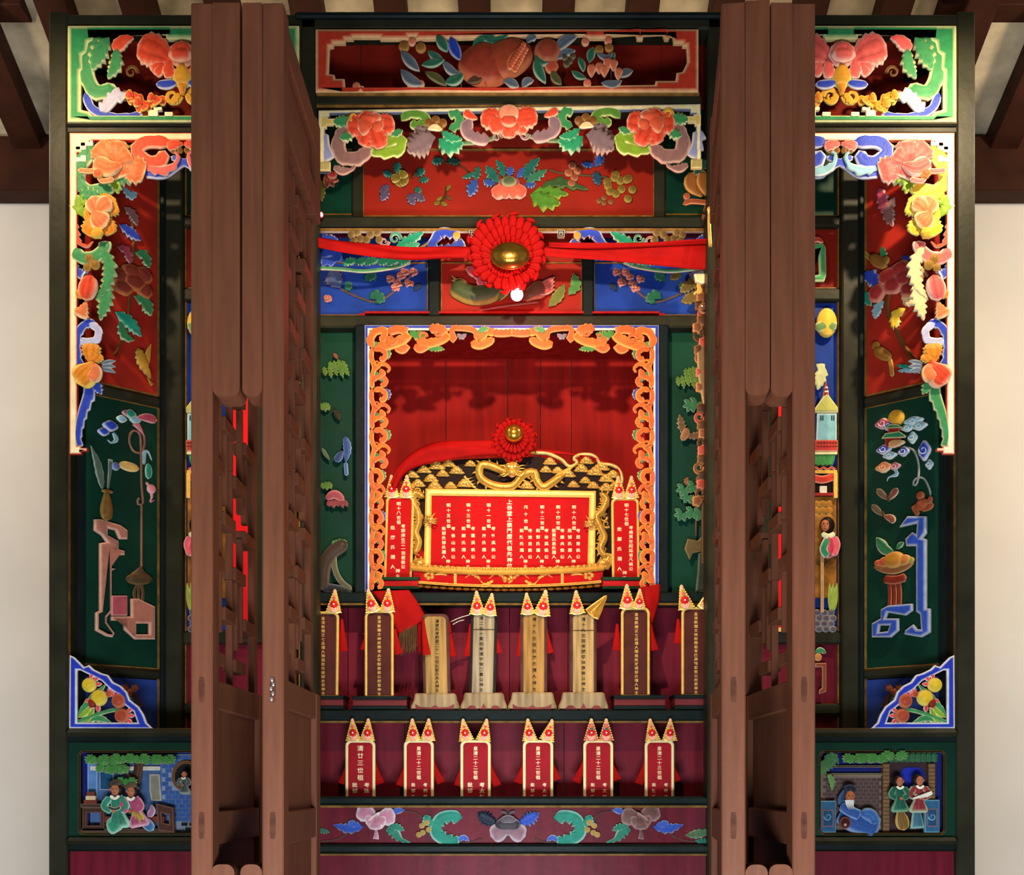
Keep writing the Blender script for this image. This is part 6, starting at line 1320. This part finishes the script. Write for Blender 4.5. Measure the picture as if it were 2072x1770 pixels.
def box_base(T, x0, x1, y0, y1, c1=FRAMED, c2=None, flare=3, lift=-20, th=60):
    c2 = c2 or paint('6e2a2c', .5)
    k = T.k; h = y1 - y0
    slab(T, 'base_block', [(x0+4, y0 + h*.2), (x1-4, y0+h*.2), (x1-4, y1-h*.15), (x0+4, y1-h*.15)], '6e2a2c', lift=lift, th=th, mat=c2, inset=2)
    slab(T, 'base_top', [(x0, y0), (x1, y0), (x1-5, y0+h*.28), (x0+5, y0+h*.28)], '1b2a26', lift=lift, th=th+4, ch=2, mat=c1, inset=1)
    slab(T, 'base_foot', [(x0+5, y1-h*.28), (x1-5, y1-h*.28), (x1, y1), (x0, y1)], '1b2a26', lift=lift, th=th+4, ch=2, mat=c1, inset=1)
GR = 'inscribed tablets in the tiered shrine'
# --- in the niche
Dn = 4.6
nb = paint('c01a20', .45, noise=.1)
for (x0, x1, y0, dx, lab, cc, bx, sd) in (
    (777, 834, 1005, 5, 'upright red tablet with gold rim standing left of the dragon board', [('明十八世祖', 805, 1021, 1058, 9), ('考郡庠生憲一羽君侯公', 814, 1066, 1148, 8.8), ('妣廖氏孺人', 793, 1069, 1148, 9.5), ('神主', 803, 1156, 1167, 9.5)], (752, 852), 'left'),
    (1238, 1294, 1009, -2, 'upright red tablet with gold rim standing right of the dragon board', [('明十七世祖', 1268, 1024, 1061, 9), ('考歲貢生起廷省凡侯公', 1277, 1069, 1152, 8.8), ('妣鄭氏孺人', 1254, 1072, 1152, 9.5), ('神主', 1264, 1160, 1170, 9.5)], (1214, 1316), 'right')):
    T = tablet('ancestor_tablet', Dn, x0, x1, y0, 1176, TBR, lab, cc, dx=dx, rad=10, fw=5)
    box_base(T, bx[0], bx[1], 1173, 1198, paint('123c26', .4), nb, lift=-30, th=62)
for x, y, t, w_, in ((794, 1006, -2, 'outer'), (822, 1006, 3, 'inner')): ornament(Dn - .01, x, y, t, .95, lab='gold foil ornament on red tablet left of dragon board, its %s corner' % w_, ribbon=(800, 1010, 776, 1100) if w_ == 'outer' else (826, 1008, 858, 1144))
for x, y, t, w_, in ((1252, 1008, -3, 'inner'), (1277, 1008, 0, 'outer')): ornament(Dn - .01, x, y, t, .95, lab='gold foil ornament on red tablet right of dragon board, its %s corner' % w_)
# --- middle tier
Dm = 4.388
mids = [
 (628, 685, 1238, 1409, 2, 'brown gold-rimmed tablet at the left end of middle tier, half hidden by door', '皇清勅贈正七品孺人顯祖妣先慈鄧太君神主', 654, (600, 700), 676, [(676, 1239, 4, 1)], [(690, 1250, 694, 1316)]),
 (739, 797, 1236, 1410, 0, 'brown gold-rimmed tablet in middle tier beside the hanging red cloth', '皇清勅贈文林郎顯考太學毅慈侯公府君神主', 768, (712, 828), 768, [(756, 1237, -14, 1), (784, 1237, 4, 1)], [(744, 1260, 736, 1314), (798, 1270, 806, 1322)]),
 (1256, 1314, 1230, 1408, 0, 'brown gold-rimmed tablet in middle tier right of the pale ones', '皇清敕贈正七品孺人顯祖妣淑德鄧氏孺人神主', 1287, (1238, 1348), 1285, [(1269, 1231, -2, 1.05), (1292, 1231, 3, .85)], [(1250, 1260, 1248, 1314), (1318, 1260, 1326, 1314)]),
 (1378, 1434, 1229, 1407, 0, 'brown gold-rimmed tablet at the right end of middle tier', '皇清敕贈文林郎顯祖考巴屏毓齋侯公府君神主', 1407, (1360, 1466), 1407, [(1388, 1231, -14, 1.05), (1424, 1231, 18, .95)], [(1374, 1250, 1374, 1300), (1436, 1250, 1440, 1300)])]
for i, (x0, x1, y0, y1, dx, lab, tx, cx, bx, _, orn, rib) in enumerate(mids):
    T = tablet('ancestor_tablet', Dm, x0, x1, y0, y1, TBD, lab, [(tx, cx, y0 + 14, y1 - 6, 7.6)], ink=INKG2, dx=dx, fw=5)
    box_base(T, bx[0], bx[1], y1 - 1, 1436, lift=-62, th=76)
    nm = ('left end', 'cloth side', 'right of pale', 'right end')[i]
    w2 = ['brown tablet at left end of middle tier', 'brown tablet beside the hanging cloth', 'brown tablet right of the pale tablets', 'brown tablet at right end of middle tier'][i]
    for j, (x, y, t, s_) in enumerate(orn):
        ornament(Dm - .012, x, y, t, s_, lab='gold foil ornament on %s, %s' % (w2, ('the left one' if j == 0 and len(orn) > 1 else 'the right one' if len(orn) > 1 else 'its visible corner')), ribbon=rib[j] if j < len(rib) else None)
woods = [
 (862, 907, 1246, 1403, -4, 'plain pale wooden tablet without gold ornaments, left of middle tier', '清故先考府君二十一世祖妣鄧氏夫人神主', 885, (832, 930), 'paleg', [], 3),
 (954, 998, 1240, 1402, 4, 'greyish wooden tablet with dark edge, second pale one in middle tier', '清二世十貢祖考清宇侯憲章公神主', 974, (932, 1026), 'grey', [(966, 1242, -2, 1.0), (990, 1244, 8, .95)], 2),
 (1058, 1102, 1242, 1401, 0, 'honey coloured wooden tablet below the dragon board centre', '清十九世祖妣廖氏孺人神主', 1081, (1028, 1126), 'honey', [(1068, 1242, -4, .92), (1096, 1244, 10, 1.1)], 3),
 (1158, 1202, 1242, 1401, 0, 'pale wooden tablet with a crack near its top, right of centre', '清十九世祖考國學味泉侯公神主', 1180, (1130, 1230), 'pale', [(1168, 1241, -4, 1.0)], 1)]
WC = {'paleg': 'a8854c', 'grey': 'a39274', 'honey': 'a57c42', 'pale': 'b3935f'}
for i, (x0, x1, y0, y1, dx, lab, tx, cx, bx, wc, orn, tip) in enumerate(woods):
    T = Carv('ancestor_tablet', Dm, cx, y1 + 32, label=lab, cat='tablet', group=None)
    sh = lambda P: [(x + dx * (y1 - y) / (y1 - y0), y) for x, y in P]
    wm = paint(WC[wc], .65, noise=.35, scale=9, grain=True, bump=.1)
    slab(T, 'tablet_back', sh(rrect(x0-5, y0-4, x1+5, y1, 11, bottom=False)), '6a4438' if wc != 'grey' else '2f2b28', lift=-6, th=10, ch=3, inset=4, mat=paint('5a3a34' if wc != 'grey' else '2c2826', .6, noise=.3))
    ys = y0 + 34 if wc in ('pale', 'grey') else None
    f = sh(rrect(x0+1, y0+2, x1-1, y1, 9, bottom=False))
    if ys:
        slab(T, 'tablet_top', sh(rrect(x0+1, y0+2, x1-1, ys, 9, bottom=False)), WC[wc], lift=4, th=5, ch=1, inset=1.5, mat=wm); slab(T, 'tablet_face', sh(rect(x0+1, ys+1.5, x1-1, y1)), WC[wc], lift=4, th=5, ch=1, inset=1.5, mat=wm)
    else: slab(T, 'tablet_face', f, WC[wc], lift=4, th=5, ch=1, inset=1.5, mat=wm)
    letters(T, 'inscription', [(tx, cx, y0 + 12, y1 - 6, 8.4 if len(tx) > 15 else 8.8)], INKB, 9.6)
    b0, b1 = bx; by = y1; bb = 1437
    wmb = paint('a08a68', .7, noise=.35, scale=8, grain=True, bump=.12)
    o = slab(T, 'base_block', [(b0+8, by+2), (b0+11, by), (b1-11, by), (b1-7, by+3), (b1-5, by+14), (b1, bb-8), (b1, bb), (b0, bb), (b0, bb-8), (b0+6, by+14)], WC[wc], lift=-56, th=68, ch=4, inset=3, mat=wmb)
    mm = paint('7c3a3c', .6, noise=.3)
    c = (b0+b1)/2
    if i % 2: sc3 = [[(c-7, bb-1), (c-3, bb-8), (c, bb-14), (c+3, bb-8), (c+7, bb-1)], [(b0+10, bb-1), (b0+20, bb-9), (b0+28, bb-9), (c-12, bb-1)], [(b1-10, bb-1), (b1-20, bb-9), (b1-28, bb-9), (c+12, bb-1)]]
    else: sc3 = [[(b0+10, bb-1), (b0+9, bb-12), (b0+20, bb-6), (c-8, bb-5), (c, bb-10), (c+8, bb-5), (b1-22, bb-6), (b1-10, bb-12), (b1-12, bb-1)]]
    for p in sc3: slab(T, 'painted_scallop', p, '7c3a3c', lift=12, th=1, inset=.5, mat=mm)
    for j, (x, y, t, s_) in enumerate(orn):
        nm = ('the pale tablet left', 'the greyish wooden tablet', 'the honey coloured tablet', 'the cracked pale tablet')[i]
        rb = {1: [(952, 1260, 946, 1326), (998, 1262, 1008, 1320)], 2: [(1056, 1256, 1054, 1326), (1102, 1248, 1112, 1320)], 3: [None, (1204, 1248, 1216, 1324)]}[i][j]
        ornament(Dm - .012, x, y, t, s_, lab='gold foil ornament on %s, %s' % (nm, 'the left one' if j == 0 else 'the right one'), ribbon=rb)
    if i == 3: ornament(Dm - .012, 1197, 1244, 38, 1.1, 'back', lab='plain foil ornament seen from behind, tilted right on cracked tablet', side=True, ribbon=None); 
T = Carv('silver_hairpin', Dm - .02, 915, 1262, label='thin silver hairpin sticking out from the greyish wooden tablet', cat='hairpin')
for P in ([(953, 1243), (930, 1250), (912, 1258)], [(940, 1254), (928, 1257), (916, 1264)]): stem(T, P, 1.1, 'b8a898', 'e0d8c8', name='pin', lift=2, mat=paint('c8b8a0', .25, metal=.8))
for x0_, fx, fy in ((858, 866, 1328), (908, 916, 1328)):
    T = Carv('red_ribbon', Dm + .03, x0_, 1260, label='short red ribbon hanging %s the unadorned pale tablet' % ('left of' if x0_ < 880 else 'right of'), cat='ribbon')
    blade(T, 'ribbon', [(x0_, 1256), (x0_ + 3, 1290), (fx, fy)], 8, 'b80c12', 'c81418', 'flare', lift=30 if x0_ < 880 else 0, h=2, th=1, mat=CLOTH)
# --- bottom tier
Db_ = 4.34
lows = [(700, 760, '清廿三世祖', '考珠', '妣鄧', 'first from left', (716, 744), ((690, 1586), (768, 1586)), 'gold'),
        (818, 878, '皇清二十二世祖', '考例貢生', '妣鄧氏', 'second from left', (837, 866), ((808, 1590), (892, 1584)), 'gold'),
        (932, 993, '皇清二十二世祖', '考太傳', '妣鄧', 'third from left', (944, 978), ((926, 1590), (1006, 1590)), 'gold'),
        (1058, 1119, '皇清二十二世祖', '考太學生', '妣鄧氏鄧', 'fourth from left', (1072, 1106), ((1048, 1584), (1128, 1578)), 'gold'),
        (1180, 1240, '皇清二十二世祖', '考文林郎', '妣鄧氏廖氏', 'fifth from left', (1196, 1226), ((1166, 1582), (1250, 1578)), 'pink'),
        (1304, 1363, '皇清二十三世祖', '考康庠生', '妣陳氏胡', 'sixth from left', (1320, 1354), ((1294, 1586), (1372, 1580)), 'gold')]
for i, (x0, x1, h, r_, l_, wd, ox, rb, tone) in enumerate(lows):
    yb = 1650; cx = (x0+x1)/2; n = len(h)
    dyh = 12.5 if i else 15.5; s = 9.5 if i else 13
    y0 = 1497
    hy = y0 + 17; he = hy + dyh*(n-1) * (.78 if n > 6 else .95)
    rs = 11 if len(r_) <= 3 else 8.5
    cc = [(h, cx, hy, he, s), (r_, cx + 13, he + 15, he + 15 + 12*(len(r_)-1), rs), (l_, cx - 11, he + 15, he + 15 + 12*(len(l_)-1), rs)]
    T = tablet('ancestor_tablet', Db_, x0, x1, y0, yb, TBR2, 'red tablet with pale gold rim in bottom tier, %s' % wd, cc, fw=5.5, rad=11, rim=paint('f4e6a8', .4, noise=.08))
    box_base(T, x0 - 20, x1 + 20, yb, Z and 1654.6, lift=-12, th=40)
    tl = [(-3, 3), (-3, 3), (-10, 10), (-6, 16), (0, 0), (-8, 2)][i]
    for j in (0, 1):
        o = ornament(Db_ - .012, ox[j], 1497, tl[j], .95, tone, lab='%s foil ornament on the bottom tier tablet %s, %s' % ('pink' if tone == 'pink' else 'gold', wd, 'its left one' if j == 0 else 'its right one'),
                 ribbon=(cx + (-20 if j == 0 else 20), 1512, rb[j][0], rb[j][1]))
T = ornament(Db_ - .012, 1440, 1497, -20, .95, 'gold', lab='gold foil ornament peeping out beside right door in bottom tier')
T = tablet('ancestor_tablet', Db_, 1428, 1488, 1497, 1650, TBR2, 'red bottom tier tablet mostly hidden behind the right doors', [('皇清二十三世祖', 1458, 1514, 1580, 9.5)], fw=5.5, rad=11)
box_base(T, 1410, 1508, 1650, 1654.6, lift=-12, th=40)
# ================================================================ red cloths, rosettes, lamp
def cloth(T, name, top, bot, n=40, m=8, folds=3, amp=7, lift=6, seed=1, mat=CLOTH, parent=None, sagf=0.0):
    """cloth between a top and a bottom edge, with folds that run along it"""
    A, _ = spline([Vector(T.uv(*p)) for p in top], n); B, _ = spline([Vector(T.uv(*p)) for p in bot], n)
    V = []; Fc = []; rr = random.Random(seed); ph = [rr.uniform(0, 6.3) for _ in range(folds)]
    for i in range(n + 1):
        t = i / n
        for j in range(m + 1):
            s = j / m; p = A[i].lerp(B[i], s); d = 0
            for q, f in enumerate(ph): d += math.sin(f + (q + 1.3) * 2.6 * s + t * (3 + 2.2 * q) * (1 if q % 2 else -1)) / (1 + .4*q)
            V.append((p.x, -(lift + amp * (d / folds + .6 * math.sin(math.pi * s))) * T.k, p.y))
    for i in range(n):
        for j in range(m): a = i*(m+1) + j; Fc.append((a, a+1, a+m+2, a+m+1))
    o = link(name, mesh(name, V, Fc), mat, parent or T.root); md = o.modifiers.new('thickness', 'SOLIDIFY'); md.thickness = 0.0016; return o
def rosette(T, x, y, r, n, lab, bx, by, ry, boss_y, squash=.95, rings=2, up=0):
    g = grp(T, 'rosette', lab); T.par = g
    rr = random.Random(4)
    for ring in range(rings):
        nn = n - ring*5; q = 1 - ring*.3
        for i in range(nn):
            a = 2*math.pi*(i + .5*ring)/nn; rd = r*q*rr.uniform(.95, 1.03)
            x1, y1 = x + rd*math.cos(a), y - up*.0 + rd*math.sin(a)*squash; xb, yb = x + .25*r*math.cos(a), boss_y + .18*r*math.sin(a)
            w_ = math.pi*rd/nn*1.05
            blade(T, 'pleat', [(xb, yb), ((xb+x1)/2, (yb+y1)/2), (x1, y1)], w_, 'c0100e', 'd81a14', 'fan', lift=10 + ring*11, h=w_*1.5, tip=8 - ring*5, th=3, nt=12, mat=CLOTH, groove=.85)
            if ring == 0 and i % 2: blade(T, 'pleat_fold', [(x1 - w_*1.1*math.cos(a+1.3), y1 - w_*1.1*math.sin(a+1.3)), (x1 + w_*.3*math.cos(a), y1 + w_*.3*math.sin(a)), (x1 + w_*1.1*math.cos(a+1.3), y1 + w_*1.1*math.sin(a+1.3))], w_*.42, 'b00c0c', 'd81a14', 'leaf', lift=18 + ring*9, h=3, mat=CLOTH, nt=6)
    T.par = T.root
D = 4.27
T = Carv('red_satin_garland', D, 1026, 530, label='wide red satin sash with pleated rosette strung across above the niche', cat='cloth')
cloth(T, 'cloth_band', [(600, 470), (660, 484), (740, 494), (830, 502), (900, 500), (960, 500)], [(600, 490), (660, 508), (740, 522), (830, 530), (900, 526), (960, 524)], n=44, seed=2, amp=8)
cloth(T, 'cloth_band', [(1084, 496), (1160, 502), (1240, 502), (1330, 500), (1440, 494), (1480, 490)], [(1084, 520), (1160, 524), (1240, 530), (1330, 540), (1400, 547), (1480, 548)], n=44, seed=5, amp=9)
cloth(T, 'cloth_band', [(1110, 498), (1200, 500), (1300, 498), (1400, 490), (1480, 486)], [(1110, 506), (1200, 510), (1300, 508), (1400, 502), (1480, 498)], n=30, seed=7, amp=6, lift=16)
rosette(T, 1026, 518, 78, 27, 'round pleated red rosette with a brass bowl at its heart', 1036, 540, 24, 534, squash=.98, rings=3)
BR1 = paint('8a6a26', .25, metal=.85, noise=.25, scale=20, name='dull_brass')
dome(T, 'brass_bowl', 1032, 541, 37, 25, mid='8a6a26', lift=56, h=16, n=28, mat=BR1)
dome(T, 'bowl_rim', 1032, 541, 39, 27, mid='6a4a18', lift=54, h=4, n=28, mat=paint('9a6a28', .3, metal=.8))
T = Carv('red_cloth', 4.6, 1040, 960, label='red cloth draped over the dragon board with small rosette and brass boss', cat='cloth')
cloth(T, 'cloth_drape', [(792, 980), (806, 950), (838, 918), (884, 898), (940, 896), (1004, 896)], [(800, 1000), (822, 962), (858, 944), (900, 936), (950, 928), (1010, 926)], seed=3, amp=6, lift=16)
cloth(T, 'cloth_drape', [(1076, 908), (1130, 912), (1190, 922), (1240, 936), (1262, 960)], [(1076, 918), (1130, 918), (1190, 926), (1240, 942), (1256, 966)], seed=4, amp=3, lift=-2)
cloth(T, 'cloth_tail', [(788, 990), (780, 1020), (772, 1100)], [(800, 990), (800, 1020), (800, 1100)], seed=6, amp=3, lift=-8)
rosette(T, 1040, 896, 44, 24, 'small pleated red rosette', 1040, 890, 12, 892, rings=2)
BR2 = paint('e0a83a', .18, metal=.9, noise=.08, name='bright_brass'); dome(T, 'brass_boss', 1040, 887, 19, 18, mid='e0a83a', lift=36, h=14, n=26, mat=BR2)
# corners of that cloth hanging over the sill
T = Carv('hanging_cloth', 4.415, 812, 1200, label='red cloth corner with brown fringe hanging from the niche sill, left', cat='cloth')
cloth(T, 'cloth_corner', [(753, 1197), (782, 1236), (808, 1286)], [(828, 1194), (846, 1220), (864, 1252)], n=16, amp=3, lift=4, seed=8, m=10)
g = []
FR = paint('6a5030', .8, noise=.3); Vv = []
rr = random.Random(9)
for i in range(46):
    x = 808 + i*.8 + rr.uniform(-.4, .4); y = 1284 - i*.62; e_ = x + rr.uniform(-2.5, 2.5)
    Vv.append((x, y, e_, 1324 + rr.uniform(-5, 8) - i*.25))
def strands(T, name, L, mat, lift=6, wpx=.55, kind='stuff'):
    V = []; Fc = []
    for x, y, e_, f_ in L:
        b = len(V)
        for k in range(4):
            t = k/3; u, v = T.uv(x + (e_-x)*t*t, y + (f_-y)*t)
            for dx, dd in ((-wpx, 0), (wpx, 0), (0, 1.2)): V.append((u + dx*T.k, -(lift + dd)*T.k, v))
        for k in range(3):
            a = b + 3*k
            for q in range(3): Fc.append((a+q, a+(q+1) % 3, a+3+(q+1) % 3, a+3+q))
    o = link(name, mesh(name, V, Fc), mat, T.root); o['kind'] = kind; return o
strands(T, 'fringe', Vv, FR)
strands(T, 'fringe', [(846 + i*.8, 1258 - i*.2, 846 + i*.8 + rr.uniform(-2, 2), 1322 + rr.uniform(-5, 5)) for i in range(22)], CLOTH, lift=2)
T = Carv('hanging_cloth', 4.415, 1320, 1200, label='red cloth corner hanging over the niche sill at right', cat='cloth')
cloth(T, 'cloth_corner', [(1290, 1190), (1298, 1220), (1302, 1250), (1306, 1270)], [(1335, 1182), (1334, 1210), (1326, 1240), (1312, 1284)], n=16, amp=3, lift=4, seed=11)
# red bulb lamp
T = Carv('red_bulb_lamp', 4.26, 1046, 584, label='small glowing bulb lamp hanging under the rosette, lighting it red', cat='lamp')
GLOW = bpy.data.materials.new('bulb_glow'); GLOW.use_nodes = True; b = GLOW.node_tree.nodes['Principled BSDF']; b.inputs['Emission Color'].default_value = (1, .62, .58, 1); b.inputs['Emission Strength'].default_value = 9; b.inputs['Base Color'].default_value = (1, .5, .5, 1)
bm = bmesh.new(); bmesh.ops.create_uvsphere(bm, u_segments=20, v_segments=12, radius=12.5*T.k); me = bpy.data.meshes.new('bulb'); bm.to_mesh(me); bm.free(); me.polygons.foreach_set('use_smooth', [True]*len(me.polygons))
o = link('bulb', me, GLOW, T.root); o.location = (0, 0, -12*T.k)
blade(T, 'socket', [(1044, 566), (1045, 576), (1046, 586)], 6, '5a1210', '8a2a20', 'stem', lift=-3, h=5); stem(T, [(1030, 540), (1040, 556), (1044, 568)], 1.4, '3a0e0c', '5a1a14', lift=-3, name='wire')
p = T.root.location
lamp('light_bulb', 'POINT', (p.x, p.y - 0.03, p.z - 12*T.k - 0.03), None, 4.5, (1.0, .06, .08), 0.012)
T = Carv('red_indicator_lamp', 4.3, 650, 434, label='tiny glowing red lamp beside left doors above the sash', cat='lamp')
RG = bpy.data.materials.new('red_glow'); RG.use_nodes = True; b = RG.node_tree.nodes['Principled BSDF']; b.inputs['Emission Color'].default_value = (1, .03, .06, 1); b.inputs['Emission Strength'].default_value = 3
dome(T, 'bulb', 650, 434, 4, 5, mid='ff2030', lift=0, h=5, n=12, mat=RG); dome(T, 'socket', 650, 434, 6, 7, mid='3a1010', lift=-4)
# red paper couplets on the inner posts, glimpsed through the lattices
for s in (0, 1):
    T = Carv('red_couplet', 4.19, 500, 1280, mirror=bool(s), label='long red paper couplet seen through the %s door lattice' % side_word(s), cat='couplet')
    slab(T, 'paper', rect(472, 560, 512, 1270), 'c8141a', lift=0, th=2, mat=paint('d8141a', .7, noise=.06)); slab(T, 'gold_hem', rect(472, 1270, 512, 1278), 'd8a848', lift=0, th=3, mat=GOLDP)
    slab(T, 'backing_board', rect(470, 540, 536, 1290), '34352a', lift=-12, th=10, mat=FRAME)
